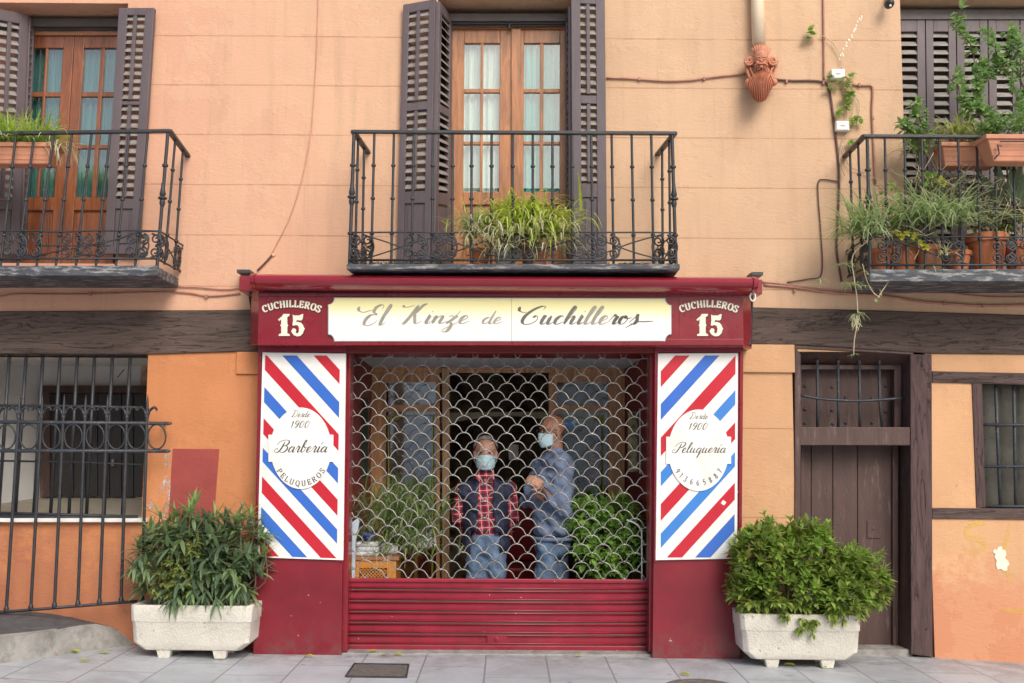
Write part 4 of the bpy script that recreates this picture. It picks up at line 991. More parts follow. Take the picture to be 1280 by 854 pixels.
# ------------------------------------------------------------------ signs
SG = thing('shop_sign', (P(625, 400).x, YF_, fz0), 'long cream sign with handwritten script lettering El Kinze de Cuchilleros over the shop entrance', 'sign')
r_ = 8.5
def cc_(cx, cy, a0, a1): return [(cx + r_ * .9 * math.cos(R(a)), cy + r_ * math.sin(R(a))) for a in [a0 + (a1 - a0) * i / 6 for i in range(7)]]
x0, x1, y0, y1 = 410.8, 838.5, 372.8, 426.3
x0b, x1b, y0b = x0, x1, y0
out = cc_(x0, y0, 90, 0)[::1] + cc_(x1, y0 + .8, 180, 90) + cc_(x1, y1 - .3, 270, 180) + cc_(x0, y1, 360, 270)
m, nt, b, oc = mat0('sign_face'); sp = N(nt, 'ShaderNodeSeparateXYZ'); nt.links.new(oc, sp.inputs[0])
zs0, zs1 = P(600, 400, YF_).z, P(600, 374, YF_).z
fz = math_(nt, 'DIVIDE', math_(nt, 'SUBTRACT', sp.outputs[2], zs0), zs1 - zs0)
cc = mixc(nt, ramp(nt, math_(nt, 'ADD', fz, math_(nt, 'MULTIPLY_ADD', noise(nt, oc, 3, 3), .1, -.05)), .0, .62), (.80, .80, .77), (.82, .78, .40))
nt.links.new(cc, b.inputs['Base Color']); b.inputs['Roughness'].default_value = .35
MB().prism(out[::-1], YF_ - .022, YF_).build('sign_board', m, SG, bevel=.001)
MB().prism([(x * 1.0 + (x - 624.6) * .004, y + (y - 399.5) * .03) for x, y in out][::-1], YF_ - .017, YF_ - .001).build('sign_edge', mat('sign_edge', (.42, .5, .55), .4, .1, 5, 0), SG)
MB().rect(639.2, 373.4, 639.8, 426.2, YF_ - .0225, YF_ - .02).build('board_seam', mat('seam', (.35, .33, .25), .6, .1), SG)
ysf = YF_ - .0235; cnt = [0]
m = MB(); wf = script_w(.85, 3.9)
script(m, 'El', 453, 406.5, 11.8, .5, wf, ysf, cnt, sx=1.2)
script(m, 'K', 503, 404.5, 11.8, .5, wf, ysf, cnt, sx=1.05)
script(m, 'inze', 529, 404.5, 9.8, .5, wf, ysf, cnt, sx=1.82)
script(m, 'de', 601, 404.8, 8.0, .5, script_w(.7, 2.8), ysf, cnt, sx=1.85)
m.build('lettering', MT['ink_fade'], SG, label='faded grey script words El Kinze de')
m = MB(); cnt = [0]; wf = script_w(.9, 4.1)
xe = script(m, 'Cuchilleros', 649, 405.3, 10.3, .5, wf, ysf, cnt, sx=1.66, mis=[0, 0, 0, 0, 0, 1, 1, 1, 0, 0, 0])
for s_ in G['F'][1]: ribbon(m, [(xe - 3 + a * 10.6, 405.3 - b * 10.6 * 1.0) for a, b in s_], lambda d: 1.1, ysf, cnt)
m.build('lettering', [MT['ink_mid'], MT['ink_fade']], SG, label='dark grey script word Cuchilleros')
# numbers on the fascia
ONE = [(0, .74), (.08, .68), (.20, .76), (.20, .54), (.14, .48), (.20, .42), (.20, .12), (.06, .08), (.04, 0), (.74, 0), (.72, .08), (.58, .12), (.58, .42), (.64, .48), (.58, .54), (.58, .86), (.72, .92), (.72, 1), (.34, 1), (.26, .90), (.06, .78)]
FIVE_ = [(.10, .98), (.18, .93), (.50, .93), (.72, 1.0), (.76, .98), (.72, .76), (.62, .70), (.36, .72), (.30, .62), (.44, .64), (.62, .60), (.74, .50), (.80, .38), (.86, .32), (.80, .26), (.74, .12), (.58, .0), (.36, -.02), (.16, .04), (.04, .16), (.0, .22), (.06, .28), (.10, .34), (.24, .34), (.32, .26), (.28, .16), (.38, .10), (.48, .18), (.50, .34), (.44, .46), (.30, .50), (.14, .46), (.08, .50), (.12, .70)]
def numerals(parent, x, ytop, h, lab, xt):
    t = thing('house_number', P(x + 15, ytop + h, YF_), lab, 'house number')
    w = h * .64
    for k, (poly, ox) in enumerate(((ONE, x), (FIVE_, x + 16.4))):
        q = [(ox + a * 20, ytop + h - b2 * h) for a, b2 in poly]
        MB().prism(q, YF_ - .0045, YF_ + .001).build('numeral', MT['cream'], t)
        MB().prism([(a + .9, b2 + .9) for a, b2 in q], YF_ - .0025, YF_ + .001).build('numeral_shadow', MT['outline'], t)
    m = MB(); c = [0]
    caps_arc(m, 'CUCHILLEROS', xt, 473.5, 89.5, -23, 23, 8.6, serif_w(.9, 2.3), YF_ - .005, c, sx=.92)
    m.build('lettering', MT['cream'], t)
    m = MB(); c = [0]
    caps_arc(m, 'CUCHILLEROS', xt + .7, 474.2, 89.5, -23, 23, 8.6, serif_w(1.3, 2.7), YF_ - .003, c, sx=.92)
    m.build('lettering_shadow', MT['outline'], t)
numerals(SF, 347.5, 392.5, 27.5, 'white number 15 under arched word Cuchilleros, left end of the red fascia', 364.5)
numerals(SF, 870.5, 392.5, 27.5, 'white number 15 under arched word Cuchilleros, right end of the red fascia', 886)
# striped barber boards
def clip(poly, a, b, c):     # keep a*x+b*y<=c
    o = []
    for i in range(len(poly)):
        p, q = poly[i], poly[(i + 1) % len(poly)]; fp = a * p[0] + b * p[1] - c; fq = a * q[0] + b * q[1] - c
        if fp <= 0: o.append(p)
        if fp * fq < 0: t = fp / (fp - fq); o.append((p[0] + t * (q[0] - p[0]), p[1] + t * (q[1] - p[1])))
    return o
def barber(board, inner, sgn, stripes, oval, lab, blue2):
    t = thing('barber_sign', P((board[0][0] + board[2][0]) / 2, 700, YP), lab, 'sign')
    yb_ = YP - .020
    MB().prism(board, yb_, YP).build('board', MT['white'], t, bevel=.002)
    mm = {'r': MB(), 'b': MB(), 'c': MB()}
    # stripe: passes through (x at left inner edge, y) between ya (upper) and yb with slope
    for ya, yb2, colr, sl_ in stripes:
        x0 = inner[0][0] if sgn > 0 else inner[2][0]
        # line y = y0 + s*(x-x0);   s = +sl for left board (down to the right), -sl for right
        s_ = sl_ * sgn
        p = clip(inner, -s_, 1, yb2 - s_ * x0); p = clip(p, s_, -1, -(ya - s_ * x0)) if len(p) > 2 else p
        if len(p) > 2: mm[colr].add([P(a, b2, yb_ - .0012) for a, b2 in p], [tuple(range(len(p)))])
    for k, mtx in (('r', 'sred'), ('b', 'sblue'), ('c', 'sblue2')):
        if mm[k].v: mm[k].build('stripes', MT[mtx], t, label={'r': 'red stripes', 'b': 'blue stripes', 'c': 'lighter blue stripes'}[k])
    cx, cy, rx_, ry_ = oval
    ov = []
    for i in range(64):
        a = 2 * math.pi * i / 64; x, y = math.cos(a) * rx_, math.sin(a) * ry_
        ov.append((cx + x, cy + y))
    MB().prism(ov, yb_ - .010, yb_ - .0).build('oval', MT['white'], t, bevel=.0015)
    MB().prism([(cx - rx_ - 2.6, cy - 17), (cx - rx_ - 2.6, cy + 17), (cx + rx_ + 2.6, cy + 17), (cx + rx_ + 2.6, cy - 17)], yb_ - .0092, yb_).build('oval_lug', MT['white'], t, bevel=.001)
    return t, yb_ - .0108
tL, yl = barber([(328, 440.5), (321.5, 697), (429, 700.5), (432.5, 442)], [(331.5, 444.5), (325, 695), (421, 698), (425, 444.5)][0:4], 1,
    [(a, b2, k, 1.10) for a, b2, k in ((360, 378, 'r'), (401, 421, 'b'), (442, 463, 'r'), (485, 504.5, 'b'), (525, 545.5, 'r'), (563, 581, 'b'), (600, 621, 'r'), (639, 659, 'b'), (677, 698, 'r'))],
    (376, 560.5, 38, 51), 'striped barber sign on the left pillar with white oval plaque reading Barbería', False)
tR, yr = barber([(822.5, 442), (819.5, 700.5), (921.5, 698.5), (922.5, 441.5)], [(826, 444.5), (826, 697), (918, 697), (919.5, 444.5)], -1,
    [(a, b2, k, 1.10) for a, b2, k in ((363, 383, 'r'), (404, 424, 'b'), (446, 469, 'r'), (489, 507, 'c'), (529, 550, 'r'), (566, 584, 'c'), (604, 625, 'r'), (643, 664, 'b'), (685, 705, 'r'))],
    (873.3, 563, 38, 51), 'striped barber sign on the right pillar with white oval plaque reading Peluquería', True)
for t, ys_, cx, words, num in ((tL, yl, 376, 'Barbería', None), (tR, yr, 873.5, 'Peluquería', '913665887')):
    m = MB(); c = [0]; dy = 2.5 if t is tR else 0
    script(m, 'Desde', cx - 12, 521.5 + dy, 4.1, .38, script_w(.4, .85), ys_, c, sx=1.22)
    script(m, '1900', cx - 14, 535 + dy, 4.6, .32, script_w(.5, 1.15), ys_, c, sx=1.45)
    if num is None: script(m, words, cx - 31, 565.5, 7.1, .42, script_w(.65, 1.7), ys_, c, sx=1.32)
    else: script(m, words, cx - 31, 566, 6.0, .42, script_w(.55, 1.35), ys_, c, sx=1.30)
    if num is None: caps_arc(m, 'PELUQUEROS', 376, 571, 37.0, 244, 116, 7.0, serif_w(.55, 1.2), ys_, c, inward=True, sx=.92, sy=.93)
    else: caps_arc(m, num, 873.5, 570, 37.0, 243, 117, 7.0, serif_w(.75, .9), ys_, c, inward=True, sx=.9, sy=.95)
    m.build('lettering', MT['ink'], t)
m = MB().prism([(901, 629), (905, 632), (908, 628), (904, 625)], YP - .023, YP - .0205); tag(m.build('sticker', MT['white']), 'small white sticker on the red stripe of the right striped sign', 'sticker')

# ------------------------------------------------------------------ awning
AW = thing('awning', (P(625, 350).x, -.5, P(625, 350, -.5).z), 'closed glossy dark red awning cassette running above the shop sign', 'awning')
ya = -.47
zt1, zb1 = P(625, 341.8, ya).z, P(625, 362, ya).z; cz = (zt1 + zb1) / 2; hh = (zt1 - zb1) / 2
ax0, ax1 = P(318, 350, ya).x, P(942, 350, ya).x
prof = [(.30, .98), (.16, 1.0), (.06, .98), (-.01, .86), (-.045, .62), (-.055, .35), (-.052, .1), (-.058, .06), (-.05, -.2), (-.03, -.5), (.0, -.78), (.04, -.95), (.10, -1.0), (.16, -.98), (.30, -.95)]
pr = [(ya + .06 + a, cz + b2 * hh) for a, b2 in prof]
m = MB(); n = len(pr)
m.add([(ax0, a, b2) for a, b2 in pr] + [(ax1, a, b2) for a, b2 in pr], [tuple(range(n)), tuple(range(2 * n - 1, n - 1, -1))] + [(i, (i + 1) % n, n + (i + 1) % n, n + i) for i in range(n)])
m.build('cassette', MT['awn'], AW, smooth=True, autos=35)
for s_, xe, xf in ((-1, ax0, P(302.5, 350, ya + .1).x), (1, ax1, P(949.5, 350, ya).x)):
    m = MB()
    k = [(a - .012 if a < ya + .2 else a, b2 * 1.0) for a, b2 in pr]; xi = xe + s_ * .001
    xo = xe + s_ * .035
    m.add([(xi, a, b2 + (.004 if b2 > cz else -.004)) for a, b2 in k] + [(xo, a + .01, b2) for a, b2 in k], [tuple(range(n)), tuple(range(2 * n - 1, n - 1, -1))] + [(i, (i + 1) % n, n + (i + 1) % n, n + i) for i in range(n)])
    m.build('end_cap', MT['awn'], AW, smooth=True, autos=35)
    m = MB()   # wall bracket / hood plate
    m.box(min(xe, xf), max(xe, xf), ya + .3, .0, zb1 + .01, zt1 + .0) if False else None
    x_o = P(302, 345, -.2).x if s_ < 0 else P(950, 345, -.2).x
    m.box(min(xo, x_o) if s_ > 0 else x_o, max(xo, x_o) if s_ > 0 else xo, -.26, 0, cz - hh * .8, cz + hh * 1.1)
    m.build('bracket', MT['red'], AW, bevel=.004)
    m = MB(); xq = (xo + x_o) / 2; m.tube([Vector((x_o - s_ * .02, -.02, cz - hh)), Vector((xe + s_ * .03, -.20, fz0 + .02))], .012, 6); m.build('stay_bar', MT['iron'], AW)
m = MB(); m.box(ax0, ax1, -.3001, -.001, cz + hh * .2, cz + hh * .9); m.build('hood_plate', MT['darkred'], AW)
MB().rect(330, 360.0, 938, 365.6, -.335, -.3005).build('painted_gap_shadow', mat('shadow_black', (.008, .007, .007), .9, .2), AW)  # near-black strip paints in the shadow between cassette and fascia
m = MB(); cq = P(941, 371, -.38); m.tube([cq + Vector((math.cos(R(a)) * .018, 0, math.sin(R(a)) * .03)) for a in range(0, 360, 30)], .005, 6, closed=True)
m.tube([cq + Vector((0, 0, .03)), cq + Vector((0, .02, .05))], .006); m.build('crank_eye', MT['boxwhite'], AW, smooth=True)
m = MB(); m.rect(296, 337, 312, 341, -.15, 0); m.rect(940, 340, 954, 344, -.15, 0); m.build('flashing', MT['iron_grey'], AW)
# ------------------------------------------------------------------ spout mask on the rain pipe
DP = thing('rain_pipe', P(948, 60), 'cream rain pipe ending in a terracotta spout shaped as a bearded face over a shell', 'rain pipe')
MB().tube([P(947, -60, -.07), P(947, 0, -.07), P(948.5, 56, -.07)], .048, 20).build('pipe', MT['pipe'], DP, smooth=True)
m = MB(); yf = -.06
def q_(x, y, d): return P(x, y, d)
# scalloped shell skirt
prof_sh = []
n = 15; rows = 6; vv = []
for j in range(rows + 1):
    t = j / rows
    for i in range(n * 2 + 1):
        u = i / (n * 2) * 2 - 1
        w = 9 + 9.5 * math.sin(t * 2.1) if t < 1 else 13.5
        px = 951.5 + u * (5 + 12 * math.sin(min(1, t * 1.25) * 1.5)) * (1 - .35 * max(0, t - .8) * 5 * abs(u) ** 2) - 1.5 * t
        py = 84 + t * (44 - 15 * u * u)
        d = -.10 - .09 * math.cos(u * 1.45) * (.55 + .45 * math.sin(t * 2.4)) - .013 * math.cos(i * math.pi) * (.3 + t)
        vv.append(P(px, py, d))
w2 = n * 2 + 1
m.add(vv, [(j * w2 + i, j * w2 + i + 1, (j + 1) * w2 + i + 1, (j + 1) * w2 + i) for j in range(rows) for i in range(n * 2)])
back = [P(951 + a, b2, -.005) for a, b2 in ((-19, 78), (-18, 105), (-10, 120), (1, 127), (12, 118), (17, 104), (19, 78), (12, 66), (-12, 66))]
m.ell(P(951, 94, -.05), (.10, .06, .12), 16, 10); m.ell(P(951, 78, -.06), (.095, .07, .06), 16, 10)
# head
m.ell(P(951, 73, -.13), (.052, .06, .062), 16, 12)
m.ell(P(951.5, 76, -.195), (.010, .016, .014), 8, 6)                       # nose
for s_ in (-1, 1):
    m.ell(P(951.5 + s_ * 3.6, 71.5, -.185), (.018, .008, .005), 10, 6)      # brows
    m.ell(P(951.5 + s_ * 3.4, 74, -.182), (.009, .006, .006), 8, 6)        # eyes
    m.ell(P(951.5 + s_ * 4.4, 78, -.175), (.014, .012, .011), 8, 6)        # cheeks
    m.tube(smooth_path([P(951.5, 79.5, -.195), P(951.5 + s_ * 4, 79, -.19), P(951.5 + s_ * 8, 82, -.165)]), .006, 6)   # moustache
    for k in range(3): m.tube([P(951.5 + s_ * (1 + k * 2.5), 82 + k * .3, -.185 + k * .01), P(951.5 + s_ * (2 + k * 3), 87, -.16 + k * .01)], [.007, .004], 6)
    c = P(951.5 + s_ * 14.5, 76, -.12)
    m.tube(spiral(c, .034, 1.8, 0 if s_ > 0 else math.pi, -s_, Vector((1, 0, 0)), Vector((0, 0, 1)), 26), .009, 6); m.ell(c + Vector((0, .03, 0)), (.036, .03, .036), 10, 8)
    m.tube(smooth_path([P(951.5 + s_ * 19, 79, -.08), P(951.5 + s_ * 17, 90, -.09), P(951.5 + s_ * 13, 100, -.11)]), [.012] * 6 + [.010] * 7, 6)
    m.tube(smooth_path([P(951.5 + s_ * 14, 84, -.10), P(951.5 + s_ * 11, 92, -.12), P(951.5 + s_ * 7, 99, -.14)]), .008, 6)
    m.ell(P(951.5 + s_ * 16, 103, -.08), (.026, .03, .026), 10, 8); m.ell(P(951.5 + s_ * 12, 97, -.09), (.02, .02, .03), 8, 6)
m.ell(P(951.5, 83.5, -.18), (.014, .012, .010), 8, 6)
for k in range(9):       # tall leafy crown
    u = (k - 4) / 4; a0 = P(951.5 + u * 7, 69, -.15 + .03 * u * u); a1 = P(951.5 + u * 11.5, 55.5 + 5 * u * u, -.145 + .05 * u * u)
    m.tube([a0, (a0 + a1) / 2 + Vector((0, -.012, 0)), a1], [.010, .012, .006], 6)
m.build('spout_mask', MT['mask_clay'], DP, smooth=True, autos=60)

# ------------------------------------------------------------------ iron railing at the left
RL = thing('iron_railing', GP(100, 820), 'black iron railing with spear heads and rings in front of the barred opening, left', 'railing')
yr_ = -.16
xs_t = [-32, -4, 23, 51.5, 79, 106, 133.5, 158.5, 183.5]; xs_b = [-62, -28, 8, 38.5, 68, 97, 124, 151, 177]
def lx(i, py): return xs_t[i] + (xs_b[i] - xs_t[i]) * (py - 527) / (760 - 527)
for i in range(9):
    m = MB(); yb2 = 765 - (xs_b[i]) * .082
    top = P(lx(i, 518), 519, yr_); m.tube([top, P(lx(i, yb2), yb2, yr_)], .0115, 8)
    fb2 = P(lx(i, yb2), yb2, yr_); m.lathe(fb2 + Vector((0, 0, -.0)), [(0, .017), (.02, .018), (.035, .011)], 8)
    up = Vector((0, 0, 1)); b0 = P(lx(i, 524), 524, yr_)
    m.lathe(b0, [(0, .012), (.02, .016), (.03, .010), (.06, .013), (.09, .010), (.13, .007), (.17, .001)], 8)
    for s_ in (-1, 1):
        m.tube(smooth_path([b0 + Vector((0, 0, .015)), b0 + Vector((s_ * .02, 0, .06)), b0 + Vector((s_ * .05, 0, .082)), b0 + Vector((s_ * .068, 0, .06))], 5), [.012] * 4 + [.010] * 6 + [.008] * 6, 6)
    m.build('spear_bar', MT['iron'], RL, smooth=True, autos=60)
for ya_, yb2, xe, nm in ((527, 529.5, 214, 'top_rail'), (563.5, 564, 212, 'middle_rail')):
    m = MB(); m.tube([P(-60, ya_, yr_), P(xe - 4, yb2, yr_)], .0125, 8); m.ell(P(xe - 4, yb2, yr_), (.03, .016, .012), 8, 6)
    m.build(nm, MT['iron_grey'], RL, smooth=True)
m = MB(); m.tube([P(-60, 770, yr_), P(0, 765.5, yr_), P(180, 751, yr_), P(186, 751, 0)], .011, 6); m.tube([P(205, 529, yr_), P(206, 529, .0)], .01); m.build('bottom_rail', MT['iron'], RL, smooth=True)
for i in range(9):
    xm = lx(i, 546) + (13.7 if i < 8 else 13)
    if i < 8: xm = (lx(i, 546) + lx(i + 1, 546)) / 2
    MB().tube([P(xm + math.cos(R(a)) * 11.2, 546 + math.sin(R(a)) * 15.5, yr_) for a in range(0, 360, 18)], .0062, 6, closed=True).build('ring', MT['iron'], RL, smooth=True)

# ------------------------------------------------------------------ foliage tools
def leaf(mb, base, d, L, w, bend=.3, segs=3, up=Vector((0, 0, 1)), fold=.25, tip=.0, mi=0, prof=None):
    d = Vector(d).normalized(); side = d.cross(up)
    if side.length < 1e-3: side = d.orthogonal()
    side.normalize(); nrm = side.cross(d).normalized()
    vs_ = []; p = Vector(base); step = L / segs; cur = d.copy()
    if prof is None: prof = [math.sin(math.pi * (.08 + .9 * (i / segs)) ** .85) for i in range(segs + 1)]
    for i in range(segs + 1):
        ww = w * .5 * max(.04, prof[i]); nn = side.cross(cur).normalized()
        vs_ += [p - side * ww + nn * ww * fold, p, p + side * ww + nn * ww * fold]
        cur = (cur + Vector((0, 0, -1)) * bend / segs).normalized(); p = p + cur * step
    mb.add(vs_, [f for i in range(segs) for f in ((3 * i, 3 * i + 1, 3 * i + 4, 3 * i + 3), (3 * i + 1, 3 * i + 2, 3 * i + 5, 3 * i + 4))], mi)
def blade(mb, base, az, el, L, w, segs=7, droop=2.2, mi=0):
    d = Vector((math.cos(az) * math.cos(el), math.sin(az) * math.cos(el), math.sin(el))); side = Vector((-math.sin(az), math.cos(az), 0))
    side = (side + Vector((rnd.uniform(-.3, .3), rnd.uniform(-.3, .3), 0))).normalized()
    p = Vector(base); vs_ = []
    for i in range(segs + 1):
        t = i / segs; ww = w * .5 * (1 - t ** 2.2) + .0006
        vs_ += [p - side * ww, p + side * ww]
        d = (d + Vector((0, 0, -1)) * droop * (t + .15) / segs).normalized(); p = p + d * (L / segs)
    mb.add(vs_, [(2 * i, 2 * i + 1, 2 * i + 3, 2 * i + 2) for i in range(segs)], mi)
def rdir(zmin=-1):
    while True:
        v = Vector((rnd.gauss(0, 1), rnd.gauss(0, 1), rnd.gauss(0, 1)))
        if v.length > .1:
            v.normalize()
            if v.z >= zmin: return v
def whorl(mb, tip, d, n, L, w, spread=1.0, bend=.3, segs=3, mi=0, fold=.25):
    a0 = rnd.uniform(0, 6.28); o = d.orthogonal().normalized(); o2 = d.cross(o)
    for k in range(n):
        a = a0 + k * 2.4; s_ = spread * rnd.uniform(.7, 1.25)
        dd = (d + (o * math.cos(a) + o2 * math.sin(a)) * s_).normalized()
        leaf(mb, tip - d * rnd.uniform(0, .25) * L, dd, L * rnd.uniform(.7, 1.15), w * rnd.uniform(.8, 1.15), bend * rnd.uniform(.4, 1.4), segs, mi=mi, fold=fold)
def clumps(blobs, n, shell=.55):
    """random points in ellipsoids: (centre, radii, weight)"""
    tot = sum(b2[2] for b2 in blobs); out = []
    for _ in range(n):
        r_ = rnd.uniform(0, tot)
        for c, rad, wt in blobs:
            r_ -= wt
            if r_ <= 0: break
        d = rdir(); t = shell + (1 - shell) * rnd.random() ** .6
        out.append((Vector((c.x + d.x * rad[0] * t, c.y + d.y * rad[1] * t, c.z + d.z * rad[2] * t)), d, c))
    return out
def planter(xl, xr, ytop, ybot, y0, depth, label, rot=0, grp=None):
    a = P(xl, ytop, y0); b2 = P(xr, ytop, y0); w = b2.x - a.x; cx = (a.x + b2.x) / 2; zt_ = a.z
    gp = gz(cx); h = zt_ - gp
    t = thing('concrete_planter', (cx, y0 + depth / 2, gp), label, 'planter', grp)
    Rm = Matrix.Rotation(rot, 3, 'Z')
    c0 = Vector((cx, y0 + depth / 2, gp))
    def ring(wx, dy, z, ch):
        hw, hd = wx / 2, dy / 2
        return [Vector(q) for q in ((-hw + ch, -hd, z), (hw - ch, -hd, z), (hw, -hd + ch, z), (hw, hd - ch, z), (hw - ch, hd, z), (-hw + ch, hd, z), (-hw, hd - ch, z), (-hw, -hd + ch, z))]
    rings = [ring(w * .80, depth * .78, .055, .03), ring(w * .95, depth * .92, .105, .03), ring(w * .975, depth * .96, h - .11, .028), ring(w * .99, depth * .985, h - .11 + .008, .028), ring(w, depth, h - .004, .026), ring(w - .012, depth - .012, h, .024), ring(w - .07, depth - .07, h, .02), ring(w - .08, depth - .08, h - .07, .02)]
    m = MB(); vs_ = []; 
    for r_ in rings: vs_ += [c0 + Rm @ q for q in r_]
    k = len(rings)
    m.add(vs_, [(j * 8 + i, j * 8 + (i + 1) % 8, (j + 1) * 8 + (i + 1) % 8, (j + 1) * 8 + i) for j in range(k - 1) for i in range(8)] + [tuple(range(7, -1, -1))])
    m.build('tub', MT['concrete'], t, smooth=True, autos=38, bevel=.006)
    m = MB(); r_ = [c0 + Rm @ q for q in ring(w - .098, depth - .098, h - .065, .04)]; m.add(r_, [tuple(range(8))]); m.build('soil', MT['soil'], t)
    for sx in (-1, 1):
        for sy in (-1, 1):
            m = MB(); q = [Vector((sx * w * .23 + a1 * s1, sy * depth * .27 + b1 * s1, z)) for z, s1 in ((-.002, .8), (.075, 1.15)) for a1, b1 in ((-.045, -.035), (.045, -.035), (.045, .035), (-.045, .035))]
            q = [c0 + Rm @ v for v in q]
            m.add(q, [(3, 2, 1, 0), (4, 5, 6, 7), (0, 1, 5, 4), (1, 2, 6, 5), (2, 3, 7, 6), (3, 0, 4, 7)]); m.build('foot', MT['concrete'], t, bevel=.008)
    return t, c0, w, h
tl, cl, wl2, hl2 = planter(162, 316, 757, 822, -.44, .36, 'white concrete planter on four feet holding the oleander, left of the shop', R(-1.5), 'concrete planters on the pavement')
tr_, cr, wr2, hr2 = planter(927.5, 1077.5, 768, 829, -.50, .36, 'cream concrete planter on four feet holding the dense glossy shrub, right of the shop', R(-2), 'concrete planters on the pavement')
# oleander with a variegated spindle in front
OL = thing('oleander_shrub', cl + Vector((0.1, 0, hl2)), 'oleander shrub with long dark lance leaves in the left concrete planter', 'shrub')
yo = -.26
def blob(px, py, rx_, rz, y=-.26, ry=.2, w=1.0):
    return (P(px, py, y), (rx_ / S(y), ry, rz / S(y)), w)
m = MB(); mn = MB(); st = MB()
bl = [blob(285, 700, 42, 45, w=1.5), blob(225, 668, 48, 30, w=1.1), blob(200, 705, 34, 38, w=.8), blob(300, 668, 28, 24, w=.6), blob(250, 715, 52, 38, w=1.3), blob(310, 715, 18, 34, w=.5), blob(248, 680, 40, 34, y=-.34, w=.9)]
for p, d, c in clumps(bl, 270, .3):
    dd = (d * .8 + Vector((0, -.35, .55)) + rdir() * .35).normalized()
    whorl(m, p, dd, 5, .15, .031, 1.1, .5)
    if rnd.random() < .35: st.tube(smooth_path([Vector((p.x * .6 + cl.x * .4, cl.y, cl.z + hl2 - .05)), p * .6 + cl * .4 + Vector((0, 0, .25)), p], 4), .006, 5)
for px, py, nn in ((238, 640, 9), (218, 650, 7), (243, 628, 7), (185, 660, 5), (200, 645, 5), (300, 650, 6), (258, 652, 7), (315, 645, 6), (175, 685, 4), (318, 700, 6), (332, 690, 5), (270, 645, 5), (300, 720, 5), (330, 672, 5), (262, 748, 0)):
    p = P(px, py, rnd.uniform(-.38, -.2)); whorl(mn, p, (Vector(((px - 250) / 160, -.3, 1))).normalized(), nn, .13, .02, .75, .25)
    st.tube(smooth_path([Vector((p.x * .5 + cl.x * .5, cl.y, cl.z + hl2)), p + Vector((0, 0, -.2)), p], 4), .005, 5)
for px, py in ((222, 748), (214, 752), (255, 745), (271, 752), (240, 742), (290, 742), (302, 735), (180, 715), (174, 700), (168, 710)):
    p = P(px, py, -.44); whorl(m, p, Vector((rnd.uniform(-.3, .3), -.6, -.6)).normalized(), 7, .13, .021, .8, .8)
m.build('foliage', MT['lf_ole'], OL); mn.build('young_leaves', MT['lf_ole_new'], OL); st.build('stems', MT['bark'], OL, smooth=True)
VR = thing('spindle_shrub', cl + Vector((-.12, 0, hl2)), 'small leaved yellow-green variegated bush growing before the oleander', 'shrub')
m = MB(); st = MB(); bl = [blob(215, 700, 30, 34, y=-.36, ry=.12, w=1.2), blob(235, 685, 26, 22, y=-.36, ry=.1, w=.9), blob(200, 725, 24, 26, y=-.36, ry=.1, w=.7), blob(232, 722, 24, 22, y=-.36, ry=.1, w=.7), blob(205, 668, 14, 16, y=-.33, ry=.08, w=.3)]
for p, d, c in clumps(bl, 430, .5): whorl(m, p, (d + Vector((0, -.4, .5))).normalized(), 5, .034, .017, 1.0, .3, 2)
for k in range(9): p = P(190 + k * 7, 705 + rnd.uniform(-20, 20), -.34); st.tube(smooth_path([cl + Vector((-.15 + k * .02, 0, hl2 - .06)), cl + Vector((-.25 + k * .05, -.05, hl2 + .1)), p], 4), .005, 5)
m.build('foliage', MT['lf_var'], VR); st.build('stems', MT['bark'], VR, smooth=True)
# laurel / pittosporum on the right
LR = thing('laurel_shrub', cr + Vector((0, 0, hr2)), 'dense glossy bright green shrub in the right concrete planter', 'shrub')
m = MB(); st = MB(); mn = MB()
bl = [blob(945, 700, 32, 40, y=-.34, w=1.2), blob(965, 680, 26, 28, y=-.34, w=.5), blob(1008, 690, 34, 40, y=-.34, w=1.3), blob(1055, 722, 40, 34, y=-.34, w=1.2), blob(1090, 728, 18, 28, y=-.34, w=.45), blob(1068, 700, 16, 18, y=-.32, w=.2), blob(995, 735, 70, 32, y=-.40, w=1.5), blob(1050, 748, 40, 24, y=-.42, w=.7), blob(940, 735, 28, 30, y=-.38, w=.7)]
for p, d, c in clumps(bl, 1080, .55):
    dd = (d * .9 + Vector((0, -.25, .55)) + rdir() * .3).normalized()
    whorl(mn if (d.z > .1 and rnd.random() < .4) else m, p, dd, 6, .070, .032, 1.0, .25, 2)
for px, py in ((960, 655), (944, 662), (1020, 652), (1006, 660), (1068, 682), (1078, 690), (1100, 700), (1103, 690), (928, 668), (955, 643), (988, 650), (918, 690), (1095, 760), (1085, 748), (1035, 655), (915, 720)):
    p = P(px, py, -.34); q = P(px * .8 + 1005 * .2, py * .7 + 730 * .3, -.34); st.tube([q, p], [.006, .003], 5)
    for t in (0, .25, .5, .75, 1): whorl(mn, q * (1 - t) + p * t, (p - q).normalized(), 5, .055, .022, .9, .2, 2)
for px, py in ((1020, 778), (1000, 785), (1040, 772), (980, 775), (1010, 790), (1050, 775)):
    p = P(px, py, -.52)
    for t in range(4): whorl(m, p + Vector((rnd.uniform(-.04, .04), 0, rnd.uniform(-.03, .08))), Vector((rnd.uniform(-.4, .4), -.6, -.3)).normalized(), 5, .055, .022, .9, .5, 2)
for k in range(12): p = P(940 + k * 13, 700, -.34); st.tube(smooth_path([cr + Vector((-.3 + k * .055, 0, hr2 - .07)), cr + Vector((-.34 + k * .06, 0, hr2 + .12)), p], 4), .008, 5)
m.build('foliage', MT['lf_laurel'], LR); mn.build('young_leaves', leafmat('laurel_new', [(.14, .30, .04), (.26, .46, .07), (.38, .56, .12)]), LR); st.build('stems', MT['bark'], LR, smooth=True)
